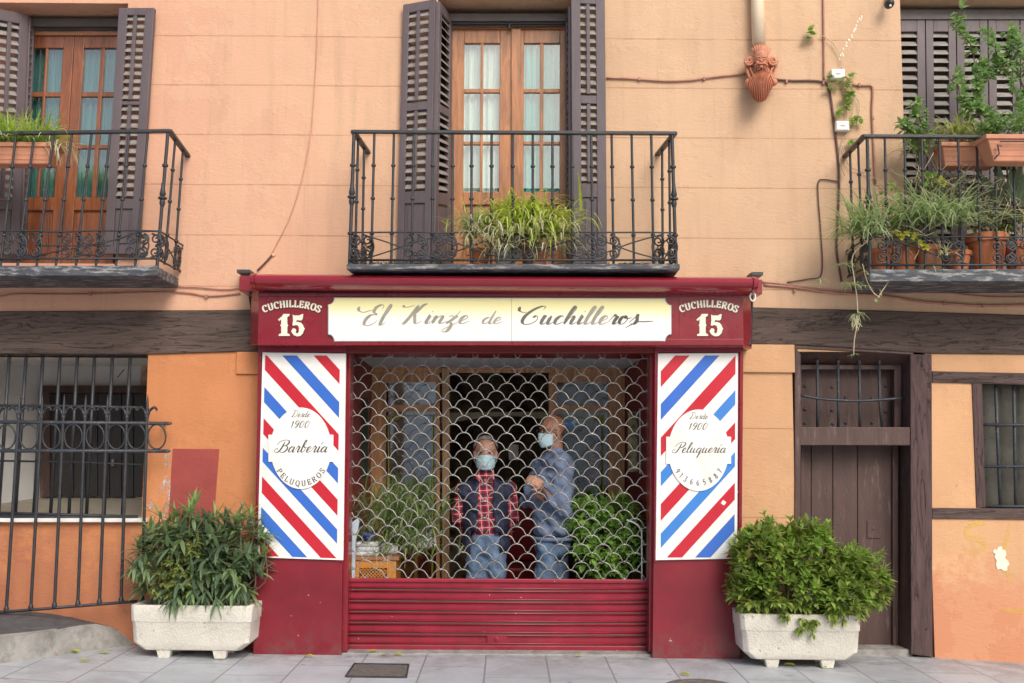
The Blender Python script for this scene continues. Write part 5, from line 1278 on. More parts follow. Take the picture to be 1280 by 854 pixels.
# ------------------------------------------------------------------ plants inside the entrance
def pot(name, base, r, h, matr, label, cat, grp=None, lip=True, taper=.75):
    t = thing(name, base, label, cat, grp)
    m = MB(); m.lathe(base, [(0, r * taper), (h * .8, r * .96), (h * .801, r * 1.06 if lip else r), (h, r * 1.07 if lip else r), (h, r * .92), (h * .86, r * .9)], 20); m.build('body', matr, t, smooth=True, autos=35)
    MB().lathe(base + Vector((0, 0, h * .88)), [(0, r * .9), (.002, .001)], 14).build('soil', MT['soil'], t)
    return t
y = .42; zf = -.15
pb = Vector((P(520, 700, y).x, y, zf))
pot('plant_pot', pb, .17, .30, MT['terra'], 'terracotta pot of the spider plant behind the grille, left', 'plant pot')
SPt = thing('spider_plant', pb + Vector((0, 0, .28)), 'large striped spider plant behind the grille beside the wooden cabinet', 'plant')
m = MB(); m2 = MB()
for k in range(560):
    b0 = P(rnd.gauss(500, 24), rnd.uniform(625, 700), y + rnd.uniform(-.14, .2)); az = rnd.uniform(0, 6.28)
    blade(m if rnd.random() < .6 else m2, b0, az, rnd.uniform(.3, 1.3), rnd.uniform(.22, .42), rnd.uniform(.009, .016), 6, rnd.uniform(1.6, 3.2))
m.build('leaves', MT['lf_spider'], SPt); m2.build('green_leaves', leafmat('spider_dark', [(.09, .17, .05), (.16, .28, .08), (.26, .38, .12)]), SPt)
pb = Vector((P(765, 700, y).x, y, zf))
pot('plant_pot', pb, .2, .34, MT['terra'], 'terracotta pot of the leafy bush behind the grille, right', 'plant pot')
BU = thing('leafy_bush', pb + Vector((0, 0, .3)), 'broad leaved bright green bush behind the grille, right of the two men', 'plant')
m = MB(); st = MB()
bl = [blob(760, 690, 45, 42, y=.38, ry=.22, w=1.6), blob(730, 645, 22, 22, y=.40, ry=.15, w=.5), blob(770, 640, 24, 22, y=.40, ry=.15, w=.6), blob(785, 670, 22, 26, y=.34, ry=.13, w=.7)]
for p, d, c in clumps(bl, 480, .4): whorl(m, p, (d * .7 + Vector((0, -.4, .5))).normalized(), 4, .075, .046, 1.1, .4, 3)
for k in range(10): p = P(720 + k * 8, 650, .58); st.tube(smooth_path([pb + Vector((0, 0, .3)), pb + Vector((-.2 + k * .04, 0, .6)), p], 4), .006, 5)
m.build('foliage', MT['lf_bush'], BU); st.build('stems', MT['bark'], BU, smooth=True)
# clear plastic tub standing at the right jamb
t = thing('plastic_screen', Vector((P(803, 700, .2).x, .2, zf)), 'clear bent plastic sheet standing at the right inside the grille', 'plastic sheet')
pts = [P(797, 860, .12), P(797, 680, .12), P(796, 664, .12), P(790, 655, .12), P(778, 650, .12)]
pts = smooth_path(pts, 4); m = MB(); vv = []
for q in pts: vv += [q, q + Vector((.02, .55, 0))]
vv = [Vector(v) for v in vv]
for i in range(0, len(vv)): vv[i] = Vector((vv[i].x + .03, vv[i].y, max(vv[i].z, zf)))
m.add(vv, [(2 * i, 2 * i + 1, 2 * i + 3, 2 * i + 2) for i in range(len(pts) - 1)]); m.build('sheet', MT['plastic_clear'], t, smooth=True)
m = MB(); m.tube([Vector((q.x, q.y, q.z)) for q in vv[0::2]], .006, 6); m.build('rim', MT['boxwhite'], t, smooth=True)
# cabinet with lattice door and folded towels
CB = thing('wooden_cabinet', P(466, 760, .3), 'small honey coloured wooden cabinet with lattice front inside the grille', 'cabinet')
yc = .22; m = MB(); orange = varnish('honey_wood', (.62, .26, .045), 'x', .3, .75)
xa_, xb_ = P(436, 700, yc).x, P(497, 700, yc).x; zc = P(466, 697, yc).z
m.box(xa_ + .01, xb_ - .01, yc + .012, yc + .36, zf, zc - .02); m.build('case', orange, CB, bevel=.003)
MB().box(xa_ - .005, xb_ + .01, yc - .012, yc + .37, zc - .02, zc + .006).build('top', mat('cabinet_top', (.35, .16, .08), .4, .2, 4, .1), CB, bevel=.003)
m = MB(); zd0, zd1 = zc - .15, zc - .03
m.box(xa_ + .01, xa_ + .075, yc, yc + .012, zf + .02, zc - .022); m.box(xb_ - .075, xb_ - .01, yc, yc + .012, zf + .02, zc - .022); m.box(xa_ + .075, xb_ - .075, yc, yc + .012, zc - .075, zc - .022); m.box(xa_ + .075, xb_ - .075, yc, yc + .012, zf + .02, zc - .25)
dr = m.build('door_frame', orange, CB, bevel=.002)
m = MB(); xq0, xq1, zq0, zq1 = xa_ + .075, xb_ - .075, zc - .25, zc - .075
MB().box(xq0, xq1, yc + .0095, yc + .0115, zq0, zq1).build('dark_back', MT['dark'], dr)
k = -12
for i in range(-14, 22):
    for s_ in (-1, 1):
        x_0 = xq0 + i * .024; pts2 = []
        for t_ in [j / 12 for j in range(13)]:
            xx = x_0 + (t_ * (zq1 - zq0) if s_ > 0 else (1 - t_) * (zq1 - zq0)); zz = zq0 + t_ * (zq1 - zq0)
            if xq0 <= xx <= xq1: pts2.append(Vector((xx, yc + .006 + s_ * .0015, zz)))
        if len(pts2) > 1: m.tube([pts2[0], pts2[-1]], .0036, 4)
m.build('lattice', orange, dr)
def towel(x, py_, w, d, h, name, label, matr, roll=False):
    m = MB()
    if roll: m.tube([Vector((x - w / 2, yc + .14, zc + .006 + h / 2)), Vector((x + w / 2, yc + .16, zc + .006 + h / 2))], h / 2, 16); o = m.build(name, matr, smooth=True, bevel=.012)
    else:
        nl = 3
        for i in range(nl): m.box(x - w / 2 + rnd.uniform(-.006, .006), x + w / 2 + rnd.uniform(-.006, .006), yc + .03 + i * .004, yc + .03 + d, zc + .006 + i * h / nl, zc + .006 + (i + 1) * h / nl - .002)
        o = m.build(name, matr, smooth=False, bevel=.012)
    tag(o, label, 'towel'); return o
tw = mat('towel_white', (.72, .74, .78), .95, .05, 20, .6, 150)
towel(P(458, 690, yc).x, 0, .17, .2, .10, 'folded_towel', 'stack of white folded cloth on the left of the wooden cabinet', tw)
towel(P(484, 690, yc).x, 0, .12, .1, .085, 'rolled_towel', 'rolled white towel on the right end of the wooden cabinet', tw, True)
m = MB()
for k in range(9): m.ell((P(457 + rnd.uniform(-7, 9), 672, yc).x, yc + .12 + rnd.uniform(-.03, .03), zc + .135 + rnd.uniform(-.01, .02)), (.03, .03, .018), 8, 6)
tag(m.build('crumpled_cloth', mat('blue_cloth', (.09, .12, .30), .9, .4, 20, .5, 60), smooth=True), 'crumpled dark blue cloth on the folded white cloth', 'cloth')
m = MB(); m.prism([(437, 655), (436, 860), (441, 860), (444, 680), (449, 652), (447, 648)], .16, .20); tag(m.build('plastic_board', mat('pale_blue_plastic', (.55, .66, .76), .25, .1, 4, .02)), 'pale blue plastic board leaning at the left inside the grille', 'board')
# yellow tinsel cords round both glass doors
for xs0, xs1, yt_, lb, cat in ((485, 541, 520, 'yellow tinsel cord hanging round the left inner glass door', 'tinsel'), (702, 754, 522, 'yellow tinsel cord hanging round the right inner glass door', 'tinsel')):
    m = MB(); yy = YW - .03
    m.tube([P(xs0, 735, yy), P(xs0 + 1, 600, yy), P(xs0, yt_, yy), P(xs1, yt_ - 1, yy), P(xs1, 620, yy), P(xs1 - 1, 735, yy)], .0055, 5)
    kx = xs0 + 8 if xs0 < 600 else xs1 - 4
    for k in range(26): q = P(kx + rnd.uniform(-7, 6), yt_ + rnd.uniform(-2, 5), yy); m.tube([q, q + rdir() * .03], .004, 4)
    tag(m.build('tinsel_cord', MT['lf_yellow']), lb, cat)
MB_ = MB().rect(705, 524, 722, 535, YW + .0, YW + .006); tag(MB_.build('door_sticker', mat('blue_sticker', (.08, .3, .6), .4, .4, 8, 0, c2=(.7, .8, .85), c2amt=(.5, .55), c2s=25)), 'small blue and white sticker high on the right inner glass door', 'sticker')
# things on view inside, right door: magazines hung behind the glass
for i, (a, b2, c, d, cl_) in enumerate(((735, 560, 751, 600, (.25, .02, .03)), (738, 610, 752, 640, (.07, .22, .17)), (712, 610, 728, 640, (.3, .28, .26)), (716, 555, 730, 590, (.12, .12, .12)))):
    o = MB().rect(a, b2, c, d, YW + .10, YW + .104).build('magazine', mat('print_%d' % i, cl_, .3, .5, 12, 0, c2=(.5, .45, .42), c2amt=(.55, .6), c2s=22)); tag(o, ['red magazine behind the right inner glass door', 'green magazine behind the right inner glass door, lowest', 'pale magazine behind the right glass door, beside the green one', 'dark grey magazine behind the right inner glass door'][i], 'magazine')
# silver spray can shaped bottle and red chair seat glimpsed between the men
t = thing('barber_chair', Vector((P(655, 700, 2.0).x, 2.0, zf)), 'barber chair with red seat glimpsed in the dark shop between the men', 'chair')
c0 = Vector((P(655, 700, 2.0).x, 2.0, zf))
m = MB(); m.lathe(c0, [(0, .28), (.03, .26), (.05, .06), (.42, .05)], 20); m.build('pedestal', MT['galv'], t, smooth=True, autos=40)
redl = mat('red_leather', (.35, .012, .015), .35, .15, 6, .1)
MB().box(c0.x - .26, c0.x + .26, 1.75, 2.25, .26, .38).build('seat', redl, t, bevel=.03)
MB().box(c0.x - .25, c0.x + .25, 2.24, 2.34, .38, .95).build('backrest', redl, t, bevel=.03)
for s_ in (-1, 1): MB().box(c0.x + s_ * .29 - .03, c0.x + s_ * .29 + .03, 1.78, 2.2, .5, .55).build('armrest', MT['dark'], t, bevel=.015)
tagp = MB().rect(636, 556, 648, 575, 1.9, 1.92); tag(tagp.build('notice', MT['boxwhite']), 'white notice paper hanging in the dark shop between the men', 'paper')
m = MB(); m.ell(P(600, 597, 2.3), (.05, .05, .05), 8, 6)
# ------------------------------------------------------------------ people
def remesh(mb, vox=.011, smooth_it=3, keep=None):
    me = bpy.data.meshes.new('tmp'); me.from_pydata(mb.v, [], mb.f)
    bm = bmesh.new(); bm.from_mesh(me); bmesh.ops.recalc_face_normals(bm, faces=bm.faces); bm.to_mesh(me); bm.free()
    o = bpy.data.objects.new('tmp', me); col.objects.link(o)
    r_ = o.modifiers.new('r', 'REMESH'); r_.mode = 'VOXEL'; r_.voxel_size = vox
    s_ = o.modifiers.new('s', 'SMOOTH'); s_.iterations = smooth_it; s_.factor = .5
    dg = bpy.context.evaluated_depsgraph_get(); ev = o.evaluated_get(dg); out = bpy.data.meshes.new_from_object(ev)
    bpy.data.objects.remove(o); bpy.data.meshes.remove(me); return out
from mathutils import noise as mn_
def folds(me, name):
    bm = bmesh.new(); bm.from_mesh(me); bm.normal_update()
    a = {'jacket': .022, 'trousers': .011, 'vest': .011, 'plaid_shirt': .012}[name]
    for v in bm.verts:
        q = Vector((v.co.x * 7, v.co.y * 7, v.co.z * 13 + v.co.x * 9)); w = mn_.noise(q) + .5 * mn_.noise(q * 2.3)
        v.co += v.normal * (a * (w if w > 0 else w * 1.6))
    bm.to_mesh(me); bm.free()
def place_mesh(me, name, m, parent):
    me.materials.clear(); me.materials.append(m)
    if name in ('trousers', 'jacket', 'vest', 'plaid_shirt'): folds(me, name)
    for p in me.polygons: p.use_smooth = True
    o = bpy.data.objects.new(name, me); col.objects.link(o); attach(o, parent); return o
skin1 = mat('skin_light', (.60, .33, .24), .5, .22, 26, .5, 60, c2=(.48, .19, .14), c2amt=(.5, .7), c2s=16); skin2 = mat('skin_tan', (.44, .22, .14), .42, .22, 26, .5, 60, c2=(.28, .12, .08), c2amt=(.5, .7), c2s=14)
jean = mat('jeans', (.11, .18, .30), .85, .45, 9, 1.0, 14, c2=(.26, .35, .48), c2amt=(.5, .75), c2s=5)
jean2 = mat('dark_jeans', (.10, .165, .27), .85, .45, 9, 1.0, 14, c2=(.24, .32, .44), c2amt=(.5, .75), c2s=5)
def plaid():
    m, nt, b, oc = mat0('red_plaid'); sp = N(nt, 'ShaderNodeSeparateXYZ'); nt.links.new(mapping(nt, oc, rot=(0, R(4), 0)), sp.inputs[0])
    def band(v, per, w, off): return math_(nt, 'LESS_THAN', math_(nt, 'FRACT', math_(nt, 'ADD', math_(nt, 'DIVIDE', v, per), off + 20)), w)
    cc = mixc(nt, math_(nt, 'MULTIPLY', band(sp.outputs[0], .055, .42, 0), .75), (.62, .015, .02), (.03, .02, .05))
    cc = mixc(nt, math_(nt, 'MULTIPLY', band(sp.outputs[2], .055, .38, 0), .75), cc, (.03, .02, .05))
    cc = mixc(nt, band(sp.outputs[0], .055, .07, .3), cc, (.6, .55, .6)); cc = mixc(nt, band(sp.outputs[2], .055, .07, .3), cc, (.6, .55, .6))
    nt.links.new(cc, b.inputs['Base Color']); b.inputs['Roughness'].default_value = .85; return m
navy = mat('navy_vest', (.018, .022, .055), .7, .35, 9, 1.0, 12)
jacket = mat('denim_jacket', (.135, .18, .28), .85, .3, 9, 1.0, 13, c2=(.2, .25, .36), c2amt=(.5, .75), c2s=8)
mblue = mat('mask_blue', (.50, .72, .80), .8, .06, 12, .2, 60); mwhite = mat('mask_white', (.7, .72, .75), .8, .05, 12, .2)
hair = mat('grey_hair', (.42, .41, .40), .8, .35, 60, .9, 160, stretch=(1, 1, 4)); hairs = mat('short_hair', (.12, .09, .08), .85, .3, 60, .6, 200)
eyem = mat('eye', (.05, .03, .02), .2, .1); metalg = mat('glasses_metal', (.12, .10, .09), .3, .1, metallic=.6)
def head(mb, c, f, s=1.0):
    """c: centre of the cranium, f: facing direction. head 0.235 high"""
    f = Vector(f).normalized(); sd = f.cross(Vector((0, 0, 1))).normalized(); up = sd.cross(f)
    Rm = Matrix((sd, f, up)).transposed()
    L = lambda x, y_, z: c + Rm @ Vector((x, y_, z)) * s
    E = lambda x, y_, z, a, b2, d, n=14, k=10: mb.ell(L(x, y_, z), (a * s, b2 * s, d * s), n, k, rot=Rm)
    E(0, -.012, .035, .076, .094, .082); E(0, .018, -.03, .064, .070, .075); E(0, .03, -.075, .045, .05, .04)      # cranium, face, chin
    E(0, .083, -.012, .012, .018, .026); E(0, .092, -.026, .015, .014, .011)                                          # nose
    E(-.03, .062, .022, .024, .018, .010); E(.03, .062, .022, .024, .018, .010)                                       # brow ridge
    E(-.036, .055, -.03, .024, .024, .022); E(.036, .055, -.03, .024, .024, .022)                                     # cheekbones
    E(0, .072, -.062, .024, .014, .008); E(0, .070, -.074, .02, .014, .008)                                           # lips
    for sx in (-1, 1): E(sx * .078, -.005, -.01, .010, .020, .032); E(sx * .082, -.012, .004, .008, .018, .016)     # ears
    mb.cap(c + Vector((0, 0, -.03)) - f * .02, c + Vector((0, 0, -.15)) - f * .025, .052 * s, .056 * s)
    return L, Rm
def hand(mb, wrist, d, palm_n, curl=.5, s=1.0, thumb=1, spread=.16):
    """d: direction of the fingers, palm_n: normal out of the palm"""
    d = Vector(d).normalized(); n = Vector(palm_n); n = (n - d * n.dot(d)).normalized(); sd = d.cross(n) * thumb
    for t in (-.028, -.01, .01, .026): mb.cap(wrist + sd * t * .7 * s, wrist + d * .085 * s + sd * t * 1.15 * s, .014 * s, .0125 * s, 8)
    tips = []
    for t, L_ in ((-.031, .070), (-.0105, .078), (.0105, .072), (.031, .056)):
        p = wrist + d * .09 * s - sd * t * s; dd = (d - sd * t * spread * 6).normalized(); r0 = .0092 * s
        for k in range(3):
            ang = curl * (k + .6) * .75; e = (dd * math.cos(ang) + n * math.sin(ang)); q = p + e * L_ * s * (.42, .32, .26)[k]
            mb.cap(p, q, r0, r0 * .9, 8); p = q; r0 *= .9
    p = wrist + sd * .028 * s + d * .02 * s; q = p + (sd * .8 + d * .6 + n * .3).normalized() * .04 * s; mb.cap(p, q, .013 * s, .011 * s, 8)
    r_ = q + (d * .9 + sd * .25 + n * .4).normalized() * .032 * s; mb.cap(q, r_, .011 * s, .009 * s, 8)
def mouthmask(L, parent, s=1.0):
    m = MB(); nu, nv = 18, 12; vv = []
    for j in range(nv + 1):
        v = j / nv
        for i in range(nu + 1):
            u = i / nu * 2 - 1; a = u * 1.32
            z = -.014 - .100 * v + .008 * (1 - abs(u)) * (v < .2)
            rad = .106 * (1 - .14 * (v - .45) ** 2 * 4) ; pl = .002 * math.sin(v * 22)
            x = math.sin(a) * .073 * (1 - .10 * v); yy = .012 + math.cos(a) * (rad - .012 + pl) + .014 * math.exp(-u * u * 9) * (1 - v)
            z2 = z + (.012 if v < .5 else -.008) * 0 + u * u * (.022 * (v) - .010 * (1 - v))
            vv.append(L(x, yy, z2))
    m.add(vv, [(j * (nu + 1) + i, j * (nu + 1) + i + 1, (j + 1) * (nu + 1) + i + 1, (j + 1) * (nu + 1) + i) for j in range(nv) for i in range(nu)])
    o = m.build('face_mask', mblue, parent, smooth=True)
    q = o.modifiers.new('thickness', 'SOLIDIFY'); q.thickness = .003
    m = MB()
    for sx in (-1, 1):
        for zz in (.006, -.07): m.tube(smooth_path([L(sx * .070, .035, zz), L(sx * .080, .01, zz * .6 - .005), L(sx * .084, -.022, -.012)], 4), .0016, 4)
    m.build('ear_loop', mwhite, o)
def hairpatch(L, parent, matr, zmin, front, vol=1.05, ragged=.01):
    m = MB(); nu, nv = 40, 16; vv = []
    for j in range(nv + 1):
        ph = j / nv
        for i in range(nu + 1):
            th = 2 * math.pi * i / nu; cf = math.sin(th)      # +1 = front
            lim = 1.05 + .85 * (1 - cf) * .5 - (.42 if cf > .4 else 0) * front
            p_ = ph * lim; r_ = vol + rnd.uniform(-ragged, ragged)
            vv.append(L(.076 * r_ * math.sin(p_) * math.cos(th), -.012 + .094 * r_ * math.sin(p_) * math.sin(th), .035 + .082 * r_ * math.cos(p_)))
    m.add(vv, [(j * (nu + 1) + i, j * (nu + 1) + i + 1, (j + 1) * (nu + 1) + i + 1, (j + 1) * (nu + 1) + i) for j in range(nv) for i in range(nu)])
    o = m.build('hair', matr, parent, smooth=True); q = o.modifiers.new('t', 'SOLIDIFY'); q.thickness = .008; q.offset = 1; return o
def glasses(L, parent):
    m = MB()
    for sx in (-1, 1):
        m.tube([L(sx * .034 + math.cos(R(a)) * .025, .096, .006 + math.sin(R(a)) * .016) for a in range(0, 360, 24)], .0018, 5, closed=True)
        m.tube([L(sx * .058, .094, .010), L(sx * .080, .04, .010), L(sx * .084, -.01, .004)], .0018, 5)
    m.tube([L(-.01, .098, .008), L(.01, .098, .008)], .0018, 5); m.build('glasses', metalg, parent, smooth=True)
def eyes(L, parent):
    m = MB()
    for sx in (-1, 1): m.ell(L(sx * .031, .079, .008), (.011, .006, .0055), 10, 6)
    m.build('eyes', eyem, parent, smooth=True)
    m = MB()
    for sx in (-1, 1): m.tube(smooth_path([L(sx * .014, .084, .026), L(sx * .032, .083, .031), L(sx * .050, .070, .025)], 4), .0038, 5)
    m.build('eyebrows', hair, parent, smooth=True)
# man 1: faces the street
y1 = .62; c1 = P(607, 569, y1); z0 = zf
PA = thing('person', Vector((c1.x, y1, z0)), 'person with grey hair, blue face mask, navy vest over red plaid shirt and jeans', 'person', 'men standing behind the grille')
J = lambda px, py, y: P(px, py, y)
sk_ = MB(); L1, R1 = head(sk_, c1 + Vector((0, 0, .012)), (.03, -1, -.03), 1.06)
sh_l, sh_r = J(579, 612, y1 + .01), J(635, 612, y1 + .01); el_l, el_r = J(572, 648, y1 + .03), J(642, 648, y1 + .03)
wr_l, wr_r = J(584, 674, y1 + .17), J(631, 676, y1 + .17); hip = J(607, 680, y1 + .02)
hp_l, hp_r = J(597, 684, y1 + .02), J(619, 684, y1 + .02)
kn_l, kn_r = Vector((hp_l.x - .02, y1 - .0, z0 + .46)), Vector((hp_r.x + .02, y1, z0 + .46)); an_l, an_r = Vector((hp_l.x - .03, y1 + .03, z0 + .08)), Vector((hp_r.x + .03, y1 + .03, z0 + .08))
chest = J(607, 628, y1 + .02)
sk_.ell(chest, (.12, .07, .18), 16, 12); sk_.ell(hip, (.09, .06, .1), 14, 10)
for a, b2, c, hh_ in ((sh_l, el_l, wr_l, -1), (sh_r, el_r, wr_r, 1)):
    sk_.cap(a, b2, .045, .038); sk_.cap(b2, c, .036, .026)
    hand(sk_, c, (hh_ * -.1, -.05, -1), (-hh_, 0, 0), .5, 1.0, thumb=hh_)
sk_.cap(chest, c1 + Vector((0, .02, -.10)), .07, .055)
for a, b2, c in ((hp_l, kn_l, an_l), (hp_r, kn_r, an_r)): sk_.cap(a, b2, .05, .034); sk_.cap(b2, c, .034, .028)
place_mesh(remesh(sk_, .0075, 2), 'body', skin1, PA)
m = MB(); m.ell(chest, (.168, .115, .20), 18, 12); m.ell(J(607, 650, y1 + .02), (.15, .112, .17), 18, 12); m.cap(sh_l, sh_r, .07, .07)
for a, b2, c in ((sh_l, el_l, wr_l), (sh_r, el_r, wr_r)): m.cap(a, b2, .064, .052); m.cap(b2, c + (b2 - c) * .08, .050, .038)
m.tube([c1 + Vector((0, .015, -.16)), c1 + Vector((0, .01, -.105))], [.08, .062], 14)
place_mesh(remesh(m, .011, 3), 'plaid_shirt', plaid(), PA)
for s_ in (-1, 1):        # shirt collar wings
    m = MB(); a = c1 + Vector((s_ * .012, -.075, -.165)); m.hexa([a, a + Vector((s_ * .02, -.015, -.04)), a + Vector((s_ * .06, -.0, -.01)), a + Vector((s_ * .05, .02, .03))], [v + Vector((0, .006, 0)) for v in (a, a + Vector((s_ * .02, -.015, -.04)), a + Vector((s_ * .06, -.0, -.01)), a + Vector((s_ * .05, .02, .03)))]); m.build('collar', plaid() if s_ < 0 else bpy.data.materials['red_plaid'], PA, bevel=.002)
m = MB(); m.ell(chest, (.192, .137, .215), 18, 12); m.ell(J(607, 655, y1 + .02), (.185, .135, .17), 18, 12); m.ell(J(607, 680, y1 + .02), (.19, .135, .13), 18, 12); m.cap(sh_l + Vector((.01, 0, -.01)), sh_r - Vector((.01, 0, .01)), .082, .082)
ve = remesh(m, .011, 3); bm = bmesh.new(); bm.from_mesh(ve); dl = []
for f in bm.faces:
    c = f.calc_center_median(); wz = .060 + .04 * (c.z - chest.z < -.22) + .014 * (c.z - chest.z < -.1)
    arm = (abs(c.x - c1.x) > .185 and c.z > chest.z - .12 + .05)
    if (c.y < y1 and abs(c.x - c1.x - .005) < wz) or c.z < J(607, 692, y1).z or c.z > c1.z - .145 or (abs(c.x - c1.x) > .205 and chest.z - .05 < c.z < chest.z + .11): dl.append(f)
bmesh.ops.delete(bm, geom=dl, context='FACES'); bm.to_mesh(ve); bm.free()
o = place_mesh(ve, 'vest', navy, PA); q = o.modifiers.new('t', 'SOLIDIFY'); q.thickness = .012; q.offset = -1
def trousers(hl_, hr_, kl, kr, al, ar, matr, parent, w=.15):
    m = MB(); mid = (hl_ + hr_) / 2; m.ell(mid + Vector((0, 0, .02)), (w, .115, .12), 16, 10)
    for a, b2, c in ((hl_, kl, al), (hr_, kr, ar)): m.cap(a, b2, .088, .068); m.cap(b2, c, .066, .056)
    place_mesh(remesh(m, .011, 3), 'trousers', matr, parent)
    for c in (al, ar):
        s_ = MB(); s_.ell(c + Vector((0, -.06, -.035)), (.05, .13, .045), 12, 8); s_.cap(c + Vector((0, 0, -.02)), c, .045, .045); place_mesh(remesh(s_, .01, 2), 'shoe', MT['dark'], parent)
trousers(hp_l, hp_r, kn_l, kn_r, an_l, an_r, jean, PA)
mouthmask(lambda x, y_, z: L1(x, y_, z), PA); hairpatch(L1, PA, hair, 0, 1.0, 1.07, .02); eyes(L1, PA)
# man 2: three-quarter profile to the left, one hand raised
y2 = .46; c2 = P(690, 541, y2)
PB = thing('person', Vector((c2.x, y2, z0)), 'bald person with glasses and face mask in blue denim jacket, arms folded', 'person', 'men standing behind the grille')
f2 = Vector((-.86, -.46, -.05)).normalized()
sk_ = MB(); L2, R2 = head(sk_, c2 + Vector((0, 0, .01)), f2, 1.04)
chest = J(692, 608, y2 + .02); sh_f = J(700, 581, y2 - .09); sh_b = J(678, 583, y2 + .12)
el_f = J(704, 638, y2 - .16); wr_f = J(679, 607, y2 - .23); el_b = J(660, 626, y2 + .1); wr_b = J(672, 618, y2 - .12)
hip = J(692, 672, y2 + .03); hp_l = J(684, 684, y2 - .04); hp_r = J(697, 684, y2 + .08)
sk_.ell(chest, (.10, .13, .2), 16, 12); sk_.ell(hip, (.08, .08, .1), 14, 10); sk_.cap(chest, c2 + Vector((.03, .01, -.1)), .07, .055)
for a, b2, c in ((sh_f, el_f, wr_f), (sh_b, el_b, wr_b)): sk_.cap(a, b2, .045, .038); sk_.cap(b2, c, .036, .027)
hand(sk_, wr_f, (-.86, -.1, .42), (.2, .7, -.3), .75, .92, thumb=1, spread=.3)
hand(sk_, wr_b, (.6, -.5, .1), (0, 1, 0), .7, 1.0, thumb=-1)
kn_l = Vector((hp_l.x - .03, y2 - .03, z0 + .50)); kn_r = Vector((hp_r.x + .02, y2 + .08, z0 + .50)); an_l = Vector((hp_l.x + .01, y2 - .02, z0 + .08)); an_r = Vector((hp_r.x + .05, y2 + .12, z0 + .08))
for a, b2, c in ((hp_l, kn_l, an_l), (hp_r, kn_r, an_r)): sk_.cap(a, b2, .05, .034); sk_.cap(b2, c, .034, .028)
place_mesh(remesh(sk_, .0075, 2), 'body', skin2, PB)
m = MB(); m.ell(chest, (.155, .165, .21), 18, 12); m.ell(J(692, 645, y2 + .02), (.158, .165, .19), 18, 12); m.ell(J(692, 660, y2 + .02), (.155, .16, .10), 18, 12)
m.cap(sh_f, sh_b, .088, .084); m.cap(sh_f + Vector((.01, .02, -.03)), chest, .10, .12)
for a, b2, c in ((sh_f, el_f, wr_f), (sh_b, el_b, wr_b)): m.cap(a, b2, .074, .062); m.cap(b2, c + (b2 - c) * .1, .060, .045)
m.tube([c2 + Vector((.045, .02, -.22)), c2 + Vector((.035, .02, -.16)), c2 + Vector((.028, .02, -.115))], [.115, .085, .068], 14)
jm = remesh(m, .011, 3); bm = bmesh.new(); bm.from_mesh(jm); zc_ = J(690, 675, y2).z
bmesh.ops.delete(bm, geom=[f for f in bm.faces if f.calc_center_median().z < zc_], context='FACES'); bm.to_mesh(jm); bm.free()
o = place_mesh(jm, 'jacket', jacket, PB); q = o.modifiers.new('t', 'SOLIDIFY'); q.thickness = .012; q.offset = -1
m = MB(); m.tube([Vector((c2.x + .01 + math.cos(R(a)) * .15, y2 + .02 + math.sin(R(a)) * .155, zc_ + .012)) for a in range(0, 360, 20)], .016, 8, closed=True); m.build('hem_band', jacket, PB, smooth=True)
trousers(hp_l, hp_r, kn_l, kn_r, an_l, an_r, jean2, PB, .14)
mouthmask(L2, PB); glasses(L2, PB); eyes(L2, PB)
# ------------------------------------------------------------------ balcony plants and pots
yB = -.28
def fl(px, y=yB): return Vector((P(px, 320, y).x, y, zfloor - .0))
zsl = P(640, 329.5, -.53).z
# middle balcony
def bpot(px, y, r, h, m_, label, name='plant_pot', cat='plant pot', grp=None, z=None, taper=.7):
    b = Vector((P(px, 320, y).x, y, (zsl if z is None else z))); return pot(name, b, r, h, m_, label, cat, grp, taper=taper), b
bpot(600, -.33, .07, .13, MT['terra'], 'small round terracotta pot at the left of the middle balcony plants')
bpot(632, -.33, .085, .14, MT['concrete'], 'pale stone pot at the centre of the middle balcony')
bpot(668, -.33, .10, .15, MT['terra2'], 'clay pot hidden under dry leaves, right on the middle balcony')
SP = thing('spider_plant', Vector((P(650, 300, -.33).x, -.33, zsl + .15)), 'big lime green spider plant spilling over the pots of the middle balcony', 'plant')
m = MB(); mp = MB()
for k in range(620):
    px = rnd.gauss(660, 22); b0 = P(px, rnd.uniform(264, 300), -.40 + rnd.uniform(-.1, .08)); az = rnd.gauss(-.3, 1.2) if rnd.random() < .7 else rnd.uniform(0, 6.28)
    blade(m, b0, az, rnd.uniform(.1, 1.15), rnd.uniform(.16, .34), rnd.uniform(.011, .019), 7, rnd.uniform(2.0, 4.2))
for k in range(200):
    b0 = P(rnd.gauss(618, 20), rnd.uniform(275, 300), -.33 + rnd.uniform(-.08, .08)); blade(m, b0, rnd.uniform(0, 6.28), rnd.uniform(.6, 1.3), rnd.uniform(.15, .28), .009, 6, rnd.uniform(1.6, 2.6))
for k in range(520):
    px = rnd.uniform(580, 708); b0 = P(px, rnd.uniform(274, 310), -.44 + rnd.uniform(-.12, .1))
    blade(mp, b0, rnd.uniform(0, 6.28), rnd.uniform(-.1, 1.0), rnd.uniform(.12, .28), rnd.uniform(.007, .013), 7, rnd.uniform(2.5, 5))
m.build('green_leaves', MT['lf_lime'], SP); mp.build('dry_leaves', MT['lf_pale'], SP)
S2 = thing('spider_plant', Vector((P(600, 300, -.36).x, -.36, zsl + .12)), 'small pale spider plant arching from the round terracotta pot on the middle balcony', 'plant')
m = MB()
for k in range(90): blade(m, P(rnd.gauss(596, 6), rnd.uniform(282, 296), -.36), rnd.uniform(1.6, 4.8) if rnd.random() < .6 else rnd.uniform(0, 6.28), rnd.uniform(.5, 1.3), rnd.uniform(.14, .26), .008, 6, rnd.uniform(2, 3.5))
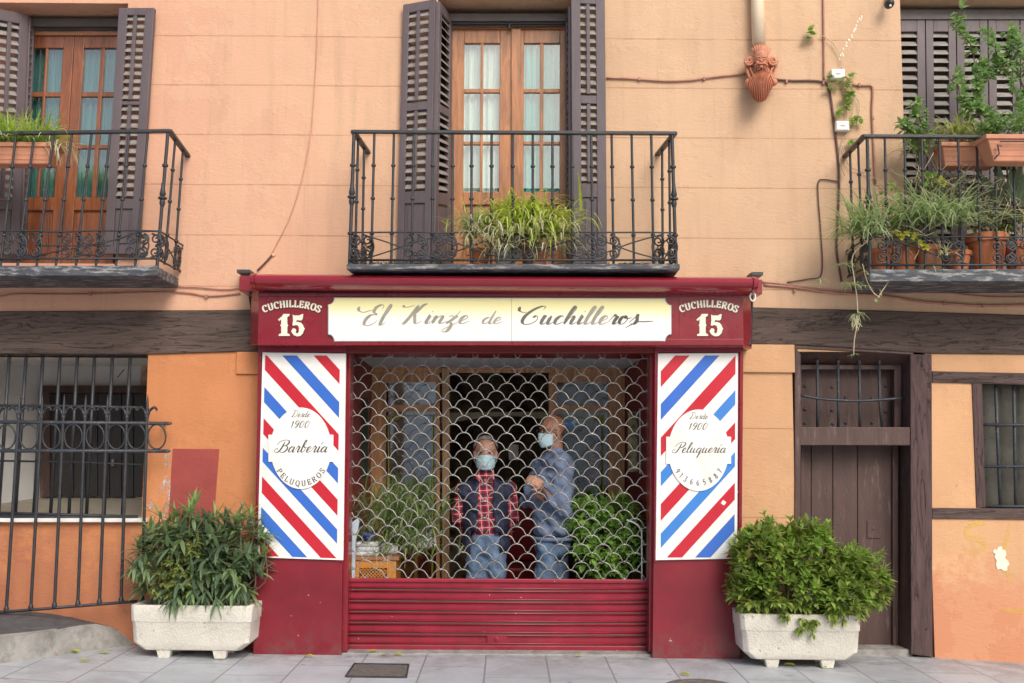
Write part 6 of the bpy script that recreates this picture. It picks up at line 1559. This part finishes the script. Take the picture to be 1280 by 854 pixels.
m.build('leaves', MT['lf_spider'], S2)
for k, (px, lb) in enumerate(((430 + 32, 'dead leaves scattered'),)): pass
# moss and small weeds along the slab of the middle balcony
m = MB()
for k in range(260):
    px = rnd.choice([rnd.uniform(440, 560), rnd.uniform(775, 810), rnd.uniform(700, 840)]); q = P(px, 329.5, -.51); whorl(m, Vector((q.x, -.50 + rnd.uniform(0, .08), zsl + .005)), Vector((0, 0, 1)), 3, .022, .010, 1, .2, 2)
tag(m.build('moss', MT['lf_grey']), kind='stuff')
# left balcony: long planter with lime grass hung behind the rail
LP = thing('hanging_planter', P(40, 200, -.42), 'long terracotta trough full of lime green grass on the left balcony rail', 'planter')
def trough(parent, x0, x1, py0, py1, y0, y1, matr, name='trough', shrink=.9):
    m = MB(); a0, a1 = P(x0, py0, y0).x, P(x1, py0, y0).x; z1, z0_ = P((x0 + x1) / 2, py0, y0).z, P((x0 + x1) / 2, py1, y0).z
    w = (a1 - a0) * (1 - shrink) / 2; d = (y1 - y0) * .12
    m.hexa([Vector(q) for q in ((a0 + w, y0 + d, z0_), (a1 - w, y0 + d, z0_), (a1 - w, y1 - d, z0_), (a0 + w, y1 - d, z0_))][::-1], [Vector(q) for q in ((a0, y0, z1 - .025), (a1, y0, z1 - .025), (a1, y1, z1 - .025), (a0, y1, z1 - .025))][::-1])
    o = m.build(name, matr, parent, bevel=.008)
    m = MB(); e = .012
    for q in ((a0 - e, a1 + e, y0 - e, y0 + .02), (a0 - e, a1 + e, y1 - .02, y1 + e), (a0 - e, a0 + .02, y0 + .0201, y1 - .0201), (a1 - .02, a1 + e, y0 + .0201, y1 - .0201)): m.box(q[0], q[1], q[2], q[3], z1 - .03, z1)
    m.build('rim', matr, parent, bevel=.004); MB().box(a0 + .02, a1 - .02, y0 + .02, y1 - .02, z1 - .024, z1 - .012).build('soil', MT['soil'], parent)
    for k in range(1, 4):
        zz = z0_ + (z1 - z0_) * k / 4.5; ww = w * (1 - k / 4.5); 
        MB().box(a0 + ww - .001, a1 - ww + .001, y0 + d * (1 - k / 4.5) - .004, y0 + .03, zz - .003, zz + .003).build('groove_band', matr, parent)
    return z1
trough(LP, -60, 68, 178, 204, -.46, -.30, MT['terra2'])
GR = thing('grass_tuft', P(40, 165, -.40), 'thick lime green grass growing in the trough of the left balcony', 'plant')
m = MB(); mp = MB()
for k in range(640):
    b0 = P(rnd.uniform(-55, 64), 177, rnd.uniform(-.46, -.32)); az = rnd.uniform(0, 6.28) if b0.x < P(50, 177, -.4).x else rnd.gauss(0, .9)
    blade(m if rnd.random() < .78 else mp, b0, az, rnd.uniform(.4, 1.45), rnd.uniform(.12, .28), rnd.uniform(.008, .014), 6, rnd.uniform(1.2, 3.5))
for k in range(40): blade(mp, P(rnd.uniform(50, 85), 182, rnd.uniform(-.46, -.36)), rnd.gauss(-.5, .8), rnd.uniform(-.4, .5), rnd.uniform(.15, .25), .009, 6, 3.5)
m.build('green_blades', leafmat('lime_grass', [(.24, .42, .05), (.42, .60, .08), (.56, .70, .14), (.32, .50, .06)]), GR); mp.build('dry_blades', MT['lf_pale'], GR)
# right balcony
t1 = thing('hanging_planter', P(1200, 208, -.36), 'terracotta trough behind the rail of the right balcony', 'planter')
trough(t1, 1178, 1248, 178, 207, -.40, -.24, MT['terra2'])
t2 = thing('hanging_planter', P(1270, 190, -.62), 'large terracotta trough hooked outside the rail of the right balcony', 'planter')
trough(t2, 1234, 1345, 168.5, 201, -.70, -.53, MT['terra2'], shrink=.84)
m = MB(); m.tube([P(1252, 183, -.72), P(1247, 181, -.72), P(1249, 192, -.71), P(1243, 199, -.70)], .005, 5); m.tube([P(1250, 177, -.725), P(1345, 177, -.725)], .005, 5); m.build('wire_hook', MT['iron'], t2)
zr = P(1180, 336.5, -.53).z
for px, y, r_, h, mm_, lb in ((1100, -.36, .075, .16, MT['terra'], 'small terracotta pot at the left corner of the right balcony'), (1128, -.3, .10, .20, MT['terra'], 'terracotta pot with spider plant, second from the left on the right balcony'),
    (1162, -.33, .095, .19, MT['terra2'], 'pale terracotta pot before the fourth baluster of the right balcony'), (1197, -.36, .085, .15, MT['terra'], 'low terracotta pot beside the black pot on the right balcony'), (1214, -.30, .07, .15, MT['iron_grey'], 'small black plastic pot on the right balcony'),
    (1234, -.34, .13, .27, MT['terra'], 'largest terracotta pot on the right balcony, under the shrub'), (1275, -.33, .11, .22, MT['terra'], 'terracotta pot at the right end of the right balcony')):
    bpot(px, y, r_, h, mm_, lb, z=zr, grp='flowerpots on the right balcony')
def spiderp(label, px, py, y, n, L0, L1_, matn='lf_spider', sx=10, sy=6, w=(.009, .016), droop=(1.6, 3.2), az=None, el=(.2, 1.3), name='spider_plant', grp=None):
    t = thing(name, P(px, py + 8, y), label, 'plant', grp); m = MB()
    for k in range(n):
        a = rnd.uniform(0, 6.28) if az is None else rnd.gauss(az[0], az[1])
        blade(m, P(rnd.gauss(px, sx), py + rnd.uniform(-sy, sy), y + rnd.uniform(-.05, .05)), a, rnd.uniform(*el), rnd.uniform(L0, L1_), rnd.uniform(*w), 6, rnd.uniform(*droop))
    m.build('leaves', MT[matn] if isinstance(matn, str) else matn, t); return t
spiderp('spider plant trailing over the left corner of the right balcony', 1086, 292, -.44, 230, .2, .42, sx=11, az=(3.6, 1.2))
spiderp('wide spider plant with long arching leaves at the middle of the right balcony', 1165, 278, -.47, 420, .2, .46, sx=26, el=(.3, 1.2))
spiderp('small pale spider plant in the trough behind the right balcony rail', 1206, 172, -.36, 200, .1, .22, 'lf_var', sx=15)
spiderp('weedy pale plant growing behind the left end of the right balcony rail', 1150, 186, -.2, 90, .1, .24, 'lf_spider', sx=8)
spiderp('tuft of yellowing leaves inside the scrollwork at the middle of the right balcony', 1182, 318, -.5, 26, .1, .16, 'lf_pale', sx=3, sy=2, w=(.009, .012), grp=None)
# agave
AG = thing('agave_plant', P(1262, 255, -.36), 'agave with thick upright grey-green leaves on the right balcony', 'plant'); m = MB()
for px, py, dx_, dz_, L_ in ((1256, 250, -.25, 1, .34), (1262, 252, .05, 1, .42), (1270, 252, .35, 1, .36), (1275, 255, .7, .8, .34), (1250, 252, -.6, .8, .28), (1268, 250, .15, 1, .30), (1282, 256, 1, .6, .3)):
    leaf(m, P(px, py, -.40), Vector((dx_, -.15, dz_)), L_, .055, .12, 7, up=Vector((0, 1, 0)), fold=-.3, prof=[.75, .95, 1, .95, .8, .55, .3, .02])
m.build('leaves', MT['lf_agave'], AG)
# rose bush rising over the rail
RB = thing('rose_bush', P(1240, 320, -.3), 'tall thin stemmed bush with light green leaves climbing over the right balcony', 'shrub'); m = MB(); st = MB()
stems = [[(1262, 250), (1255, 190), (1236, 150), (1222, 110), (1215, 60), (1200, 40), (1196, 22)], [(1262, 250), (1275, 170), (1268, 110), (1248, 70), (1232, 42)], [(1262, 250), (1285, 160), (1290, 100), (1276, 60), (1262, 40)], [(1240, 180), (1210, 150), (1200, 120), (1196, 92)],
         [(1290, 130), (1275, 100), (1262, 70), (1266, 40)], [(1175, 220), (1160, 175), (1150, 150), (1146, 128)], [(1175, 220), (1150, 180), (1135, 165), (1130, 155)], [(1240, 180), (1220, 130), (1228, 100), (1230, 80)], [(1196, 22), (1200, 14)], [(1222, 110), (1240, 95), (1250, 80)], [(1262, 200), (1240, 150), (1225, 140), (1215, 128)], [(1280, 200), (1290, 150), (1280, 130), (1300, 110)]]
for s_ in stems:
    pp = smooth_path([P(a, b2, -.32 + rnd.uniform(-.06, .06)) for a, b2 in s_], 6); st.tube(pp, [.008 * (1 - .6 * i / len(pp)) for i in range(len(pp))], 5)
    for i, p in enumerate(pp):
        if i < len(pp) * .25 or rnd.random() < .12: continue
        for k in range(3): dd = (rdir(-.3) + Vector((0, -.3, 0))).normalized(); whorl(m, p + dd * rnd.uniform(.01, .05), dd, 3, .055, .032, .8, .5, 3)
m.build('foliage', MT['lf_rose'], RB); st.build('stems', MT['bark'], RB, smooth=True)
# shrubs between the pots
def shrub(label, blobs, n, matn, L_, w, k=4, name='leafy_shrub', stems_=0, base=None, grp=None, yy=-.34):
    t = thing(name, base or blobs[0][0], label, 'shrub', grp); m = MB(); st = MB()
    for p, d, c in clumps(blobs, n, .15): whorl(m, p, (d * .7 + Vector((0, -.3, .4)) + rdir() * .4).normalized(), k, L_, w, 1.1, .4, 2)
    for i in range(stems_):
        c, rad, _ = rnd.choice(blobs); p = c + Vector((rnd.uniform(-1, 1) * rad[0], rnd.uniform(-1, 1) * rad[1], rnd.uniform(-1, 1) * rad[2])); q = p + rdir() * rnd.uniform(.08, .22)
        st.tube(smooth_path([p, (p + q) / 2 + rdir() * .02, q], 3), .0028, 4)
    m.build('foliage', MT[matn], t)
    if st.v: st.build('stems', MT['stalk'], t, smooth=True)
    return t
shrub('tangled grey-green bush with dry stems along the right balcony rail', [blob(1180, 232, 48, 14, y=-.36, ry=.12, w=1), blob(1230, 245, 45, 22, y=-.36, ry=.12, w=1.6), blob(1262, 268, 30, 22, y=-.36, ry=.1, w=1)], 520, 'lf_grey', .026, .015, 4, stems_=170)
shrub('dense dark green foliage over the largest pot of the right balcony', [blob(1250, 282, 34, 26, y=-.3, ry=.12, w=1), blob(1275, 250, 20, 30, y=-.26, ry=.12, w=.8)], 330, 'lf_laurel', .034, .018, 4, stems_=30)
shrub('bright green small leaved plant filling the hooked trough of the right balcony', [blob(1262, 155, 34, 14, y=-.56, ry=.1, w=1), blob(1235, 160, 18, 9, y=-.5, ry=.08, w=.4), blob(1285, 140, 20, 18, y=-.5, ry=.1, w=.6)], 420, 'lf_rose', .026, .014, 4)
shrub('geranium with green and yellow leaves at the left of the right balcony', [blob(1112, 250, 14, 26, y=-.36, ry=.08, w=.6), blob(1125, 285, 20, 12, y=-.42, ry=.07, w=.9), blob(1150, 300, 22, 10, y=-.46, ry=.05, w=.5), blob(1160, 225, 16, 8, y=-.4, ry=.05, w=.4)], 85, 'lf_bush', .04, .04, 3, stems_=60)
m = MB()
for px, py in ((1121, 292), (1128, 296), (1143, 296), (1152, 304), (1158, 309), (1134, 292), (1176, 224), (1180, 230)): whorl(m, P(px, py, -.54), Vector((0, -1, .1)).normalized(), 5, .036, .036, 1.6, .2, 2)
t = thing('yellow_leaves', P(1140, 300, -.5), 'yellow withering geranium leaves poking through the right balcony bars', 'leaves'); m.build('leaves', MT['lf_yellow'], t)
# hanging runners with plantlets
HR = thing('hanging_runner', P(1070, 370, -.5), 'dry runners with little spider plantlets hanging below the right balcony corner', 'plant'); st = MB(); m = MB()
def runner(pts, y=-.5, r_=.0035): st.tube(smooth_path([P(a, b2, y) for a, b2 in pts], 6), r_, 5)
runner([(1086, 300), (1066, 320), (1068, 350), (1071, 372), (1072, 400), (1068, 425), (1067, 445)]); runner([(1118, 305), (1117, 330), (1110, 352), (1100, 368), (1094, 378)]); runner([(1078, 330), (1084, 352), (1092, 366), (1100, 372)])
def plantlet(px, py, n, L_, y=-.5, mm_=None, up=.6):
    for k in range(n): blade(mm_ or m, P(px, py, y), k * 2.4 + rnd.random(), rnd.uniform(.0, up), L_ * rnd.uniform(.7, 1.2), .008, 6, rnd.uniform(2.2, 3.6))
plantlet(1062, 356, 22, .12); plantlet(1072, 393, 14, .10); plantlet(1067, 443, 7, .05); plantlet(1055, 330, 12, .14); plantlet(1026, 350, 12, .08); plantlet(1165, 333, 12, .12); plantlet(1080, 358, 8, .07)
rt_ = MB()
for k in range(14): q = P(1070 + rnd.uniform(-3, 5), 394, -.5); rt_.tube([q, q + Vector((rnd.uniform(-.015, .015), 0, -.05)), q + Vector((rnd.uniform(-.02, .02), 0, -rnd.uniform(.07, .11)))], .002, 4)
for px, py in ((1085, 350), (1100, 365), (1094, 374), (1083, 341), (1108, 352)): 
    for k in range(3): leaf(m, P(px + k, py, -.5), rdir(), .03, .02, .2, 2)
m.build('plantlets', MT['lf_spider'], HR); st.build('runners', MT['stalk'], HR, smooth=True); rt_.build('roots', MT['lf_pale'], HR)
# ------------------------------------------------------------------ wall cables, boxes, vine
def cable(name, label, pts, r_=.007, y=-.012, m_='cable', clips=()):
    m = MB(); m.tube(smooth_path([P(a, b2, y) for a, b2 in pts], 5), r_, 6)
    if name and clips:
        t = thing(name, P(*pts[0], y), label, 'cable'); m.build('wire', MT[m_], t, smooth=True)
        for a, b2 in clips: q = P(a, b2, y); MB().box(q.x - .008, q.x + .008, q.y - .012, 0, q.z - .013, q.z + .013).build('clip', MT['cable'], t, bevel=.002)
        return t
    o = m.build(name, MT[m_], smooth=True); tag(o, label, 'cable'); return o
cable('wall_cable', 'pair of painted cables sagging between the middle shutter and the spout mask', [(758, 97.5), (790, 98.5), (830, 101.5), (862, 100.5), (880, 98), (905, 95), (932, 92.5)], .007, clips=((799, 99), (880, 98.5)))
cable('wall_cable', 'cable running from the spout mask to the corner under the upper white box', [(966, 99), (990, 101), (1015, 101), (1030, 103), (1037, 108)], .008, clips=((983, 102), (1029, 104)), m_='cable_dark')
cable('wall_cable', 'thin vertical painted cable from the roof to the cable corner by the white boxes', [(1029, -20), (1029.5, 30), (1030, 70), (1030, 100)], .007, clips=((1030, 48),))
cable('wall_cable', 'dark cable falling from the cable corner behind the right balcony', [(1035, 106), (1039, 125), (1042, 150), (1047, 190), (1049, 230), (1047, 280), (1046, 315), (1052, 352)], .008, m_='cable_dark')
cable('wall_cable', 'rust coloured pipe bending down beside the white boxes behind the balcony rail', [(1065, 106), (1080, 107), (1089, 107.5), (1091, 115), (1090, 140), (1092, 180), (1094, 230)], .008, clips=((1074, 106.5), (1091, 148)))
cable('wall_cable', 'thin dark wire looping on the wall at the left of the right balcony', [(1048, 227), (1030, 224.5), (1023, 228), (1023, 250), (1026, 290), (1027, 342), (1010, 349), (984, 353)], .005, m_='cable_dark')
cable('wall_cable', 'painted cable falling diagonally on the wall left of the middle balcony', [(398, -10), (396, 60), (392, 130), (388, 170), (378, 222), (362, 272), (343, 310), (338, 320)], .0035, m_='cable_wall')
cable('wall_cable', 'short dark cable from the plaster knot to the awning end', [(340, 319), (332, 328), (322, 338)], .007, m_='cable_dark')
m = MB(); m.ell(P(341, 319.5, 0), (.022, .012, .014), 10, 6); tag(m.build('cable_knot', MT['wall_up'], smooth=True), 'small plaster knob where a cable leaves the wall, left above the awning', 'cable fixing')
cable('wall_cable', 'long double cable sagging under the left balcony above the dark beam', [(-60, 376), (0, 371), (20, 368), (100, 368), (218, 365), (260, 370), (300, 367)], .006, clips=((113, 367.5), (258, 370.5)))
cable('wall_cable', 'thin grey wire just under the left balcony slab', [(222, 358.5), (250, 359.5), (280, 362), (303, 360)], .005)
cable('wall_cable', 'uppermost cable running under the right balcony from the awning end', [(950, 352), (985, 356), (1030, 362), (1100, 366), (1180, 366), (1230, 371), (1300, 372)], .006)
cable('wall_cable', 'thick painted cable with clips under the right balcony, sagging to the right', [(955, 356), (990, 359), (1040, 366), (1105, 370), (1150, 377), (1190, 380), (1230, 382), (1300, 381)], .009, clips=((993, 364), (1180, 379), (1229, 382)))
def jbox(x0, y0, x1, y1, label):
    t = thing('junction_box', P((x0 + x1) / 2, (y0 + y1) / 2), label, 'junction box'); MB().rect(x0, y0, x1, y1, -.05, 0).build('case', MT['boxwhite'], t, bevel=.006)
    MB().rect(x0 + 1.2, y0 + 1.2, x1 - 1.2, y1 - 1.2, -.056, -.05).build('lid', MT['boxwhite'], t, bevel=.003)
    xm, ym = (x0 + x1) / 2, (y0 + y1) / 2; MB().rect(xm - 3, ym - .6, xm + 3, ym + .6, -.0575, -.056).build('print', MT['cable'], t)
jbox(1039, 86, 1056.5, 98.5, 'upper small white junction box on the wall left of the right balcony'); jbox(1045, 151, 1062, 163.5, 'lower small white junction box just above the right balcony rail')
VN = thing('climbing_vine', P(1050, 170, -.03), 'thin vine with heart shaped green leaves climbing between the two white boxes', 'vine'); st = MB(); m = MB()
for pts in ([(1056, 220), (1049, 200), (1054, 175), (1060, 165), (1058, 140), (1054, 110), (1048, 95)], [(1060, 165), (1072, 150), (1074, 130), (1066, 115)], [(1052, 86), (1050, 70), (1042, 55), (1032, 47), (1025, 44)], [(1053, 180), (1060, 205), (1075, 214), (1090, 220), (1110, 240)], [(1064, 150), (1068, 125), (1064, 112)]):
    st.tube(smooth_path([P(a, b2, -.025) for a, b2 in pts], 6), .0035, 5)
for px, py in ((1010, 40), (1015, 44), (1009, 48), (1014, 38), (1037, 110), (1046, 104), (1058, 104), (1062, 110), (1060, 116), (1054, 120), (1066, 118), (1050, 138), (1056, 135), (1048, 143), (1068, 149), (1074, 150), (1064, 152), (1062, 125), (1058, 98), (1063, 94), (1038, 95), (1063, 176), (1060, 132)):
    q = P(px, py, -.04)
    for k in range(2): whorl(m, q + Vector((rnd.uniform(-.012, .012), 0, rnd.uniform(-.012, .012))), Vector((rnd.uniform(-.5, .5), -1, -.3)).normalized(), 2, .05, .042, .9, .3, 3)
m.build('leaves', MT['lf_bush'], VN); st.build('stems', MT['stalk'], VN, smooth=True)
m = MB(); m.tube([P(1021, 44, -.02), P(1014, 43, -.035)], .003)
m = MB()
for k in range(22):
    t = k / 22; q = P(1050 + 30 * t + rnd.uniform(-2, 2), 72 - 55 * t + rnd.uniform(-3, 3), -.002); m.ell(q, (.006, .002, .009), 6, 4)
tag(m.build('plaster_marks', MT['cream']), kind='stuff')
SL = thing('security_camera', P(1112, 4, -.08), 'small black round camera fixed at the top of the wall by the right window', 'camera')
m = MB(); m.ell(P(1111.5, 5, -.10), (.034, .05, .034), 14, 10); m.build('housing', MT['iron'], SL, smooth=True); MB().ell(P(1113, 7, -.148), (.009, .006, .009), 8, 6).build('lens', MT['boxwhite'], SL, smooth=True)
MB().tube([P(1111, 2, -.08), P(1109, -6, 0)], .012, 8).build('bracket', MT['iron'], SL)
# painted patches on the walls
tag(MB().prism([(216, 561), (211, 640), (207, 720), (262, 720), (268, 640), (274, 561.5)], -.0035, .0).build('painted_patch', MT['patch']), 'square patch of maroon paint on the orange wall left of the shop', 'paint patch')
def scuff(name, alpha_scale, c, poly, label, thr=(.45, .6)):
    m, nt, b, oc = mat0(name); b.inputs['Base Color'].default_value = (*c, 1); b.inputs['Roughness'].default_value = .85
    a = ramp(nt, noise(nt, oc, alpha_scale, 7, .7), *thr); nt.links.new(a, b.inputs['Alpha'])
    o = MB().sheet(poly, -.003).build(name, m); tag(o, label, 'wall mark')
scuff('peeled_paint', 11, (.62, .48, .40), [(178, 640), (178, 700), (214, 700), (214, 560), (206, 565), (205, 600)], 'peeled whitish streak on the wall beside the maroon patch', (.48, .6))
cnt = [0]
def spray(name, strokes, w, label):
    m, nt, b, oc = mat0(name); b.inputs['Base Color'].default_value = (.78, .62, .05, 1); b.inputs['Roughness'].default_value = .8
    a = ramp(nt, noise(nt, oc, 9, 6, .65), .3, .8, (0, 0, 0), (.62, .62, .62)); nt.links.new(a, b.inputs['Alpha'])
    mb = MB()
    for s_ in strokes: ribbon(mb, s_, lambda d: w, -.003, cnt)
    tag(mb.build(name, m), label, 'graffiti')
spray('graffiti', [[(1232, 654), (1218, 655), (1208, 662), (1212, 672), (1226, 676), (1230, 684), (1218, 690), (1204, 686)], [(1262, 655), (1256, 690), (1262, 730)]], 5.5, 'faded yellow spray paint letter on the orange wall at the right')
spray('graffiti', [[(1252, 762), (1266, 764), (1290, 761)]], 6, 'short yellow spray paint bar low on the orange wall at the right edge')
m = MB(); m.prism([(1241, 690), (1243.5, 686), (1246, 688), (1248, 684), (1252, 683), (1253, 687), (1257, 688), (1258, 694), (1256, 697), (1260, 701), (1262, 706), (1259, 708), (1259, 713), (1255, 714), (1251, 711), (1247, 712), (1245, 706), (1246, 701), (1243, 696), (1245, 693)][::-1], -.0045, 0)
tag(m.build('white_scar', MT['cream']), 'ragged white scar in the plaster beside the yellow graffiti', 'wall mark')
# ------------------------------------------------------------------ pavement details
def gsheet(px, name, m_, label, cat, h=.004):
    a = [GP(x, y) for x, y in px]; a = [q + Vector((0, 0, h)) for q in a]; mb = MB(); mb.add(a + [q - Vector((0, 0, h * 2)) for q in a], [tuple(range(len(a)))] + [(i, (i + 1) % len(a), (i + 1) % len(a) + len(a), i + len(a)) for i in range(len(a))])
    return mb, a
t = thing('drain_cover', GP(472, 840), 'rusty square drain cover set in the pavement before the shutter', 'drain cover')
mb, a = gsheet([(443, 831), (511, 832), (508, 848), (432, 847)], '', None, '', ''); mb.build('plate', MT['castiron'], t)
fr_ = MB(); r_ = [Vector(q) + Vector((0, 0, .003)) for q in a]
for p, q in zip(r_, r_[1:] + r_[:1]): fr_.tube([p, q], .006, 4)
fr_.build('frame', MT['iron_grey'], t)
t = thing('manhole_cover', GP(868, 853), 'round cast iron manhole cover cut by the bottom of the picture', 'manhole cover')
c = GP(868, 849); c = c + Vector((0, -.21, 0))
m = MB(); m.lathe(c + Vector((0, 0, -.01)), [(0, .21), (.013, .21), (.0135, .195), (.012, .19), (.0125, .001)], 40)
m.build('plate', MT['castiron'], t)
m = MB()
for rr_ in (.05, .10, .15): m.tube([c + Vector((math.cos(R(a)) * rr_, math.sin(R(a)) * rr_, .004)) for a in range(0, 360, 12)], .004, 4, closed=True)
m.build('ribs', MT['castiron'], t, smooth=True)
LF = [(88, 817, 'yellow fallen leaf beside the kerb crack'), (99, 829, 'curled olive fallen leaf on the pavement, nearest the picture edge'), (124, 818, 'long yellow fallen leaf between the kerb and the left planter'), (391, 823, 'pale green fallen leaf before the left red pillar'), (461, 817, 'folded green leaf at the foot of the shutter, above the drain cover'), (478, 821, 'tiny green leaf between the two folded leaves at the shutter foot'), (492, 820, 'folded yellow-green leaf right of the drain cover'), (720, 822, 'small yellow leaf under the right half of the shutter'), (862, 846, 'yellow leaf beside the round manhole cover'), (993, 834, 'dry pale leaf under the right planter'), (1034, 836, 'small dry leaf right of the planter feet')]
for i, (px, py, lb) in enumerate(LF):
    q = GP(px, py) + Vector((0, 0, .012)); m = MB(); leaf(m, q, Vector((rnd.uniform(.4, 1) * rnd.choice((-1, 1)), rnd.uniform(-.5, .5), .12)), .07 if 'tiny' not in lb and 'small' not in lb else .04, .034, .35, 5, fold=rnd.uniform(.3, .8))
    tag(m.build('fallen_leaf', MT['lf_yellow']), lb, 'leaf', 'leaves fallen on the pavement')
q = GP(69, 820) + Vector((0, 0, .01)); m = MB(); whorl(m, q, Vector((0, 0, 1)), 5, .025, .018, 1.2, .2, 2); tag(m.build('fallen_blossom', mat('pink_petal', (.65, .3, .5), .6, .2)), 'small pink blossom at the crack in the kerb', 'blossom')
# ------------------------------------------------------------------ across the street (mirrored in the panes)
OB = thing('opposite_building', (0, -28, 0), 'pale rendered house across the street, mirrored in the balcony door panes', 'building')
pale = stucco('pale_render', (.86, .85, .80)); 
m = MB(); holes = [(x - .55, x + .55, z, z + 2.2) for x in (-10.5, -5.5, 1.5, 6, 10.5) for z in (.4, 3.6)]
wallblocks(m, -16, 16, -.5, 6.6, holes, -28.4, -28); m.build('wall', pale, OB)
for x0, x1, z0_, z1 in holes:
    f = MB().box(x0, x1, -28.3, -28.2, z0_, z1).build('window', MT['wood'], OB); MB().box(x0 + .08, x1 - .08, -28.2, -28.19, z0_ + .1, z1 - .1).build('pane', MT['pane_dark'], f)
MB().box(-16.3, 16.3, -28.8, -27.6, 6.6, 6.9).build('roof', MT['terra'], OB)
def tree(x, y, h, label):
    t = thing('street_tree', (x, y, 0), label, 'tree'); tk = MB(); cr_ = MB()
    tk.tube(smooth_path([Vector((x, y, -.2)), Vector((x + .1, y, h * .3)), Vector((x, y, h * .6))], 5), [.16] * 4 + [.13] * 4 + [.09] * 3, 8)
    for k in range(12):
        a = rnd.uniform(0, 6.28); e = Vector((x + math.cos(a) * 1.3, y + math.sin(a) * 1.2, h * rnd.uniform(.6, .95))); tk.tube(smooth_path([Vector((x, y, h * rnd.uniform(.4, .58))), (Vector((x, y, h * .62)) + e) / 2, e], 4), [.05 * (1 - .7 * i / 8) for i in range(9)], 5)
    for p, d, c in clumps([(Vector((x + rnd.uniform(-1, 1), y + rnd.uniform(-1, 1), h * rnd.uniform(.6, .95))), (.7, .7, .6), 1) for _ in range(9)], 900, .2): whorl(cr_, p, d, 4, .16, .09, 1.1, .4, 2)
    tk.build('trunk', MT['bark'], t, smooth=True); cr_.build('crown', MT['lf_bush'], t)
tree(-2.6, -15, 6.5, 'thin street tree across the road, mirrored in the door panes')
tree(-8.5, -15, 7, 'leafy street tree mirrored in the left balcony door')
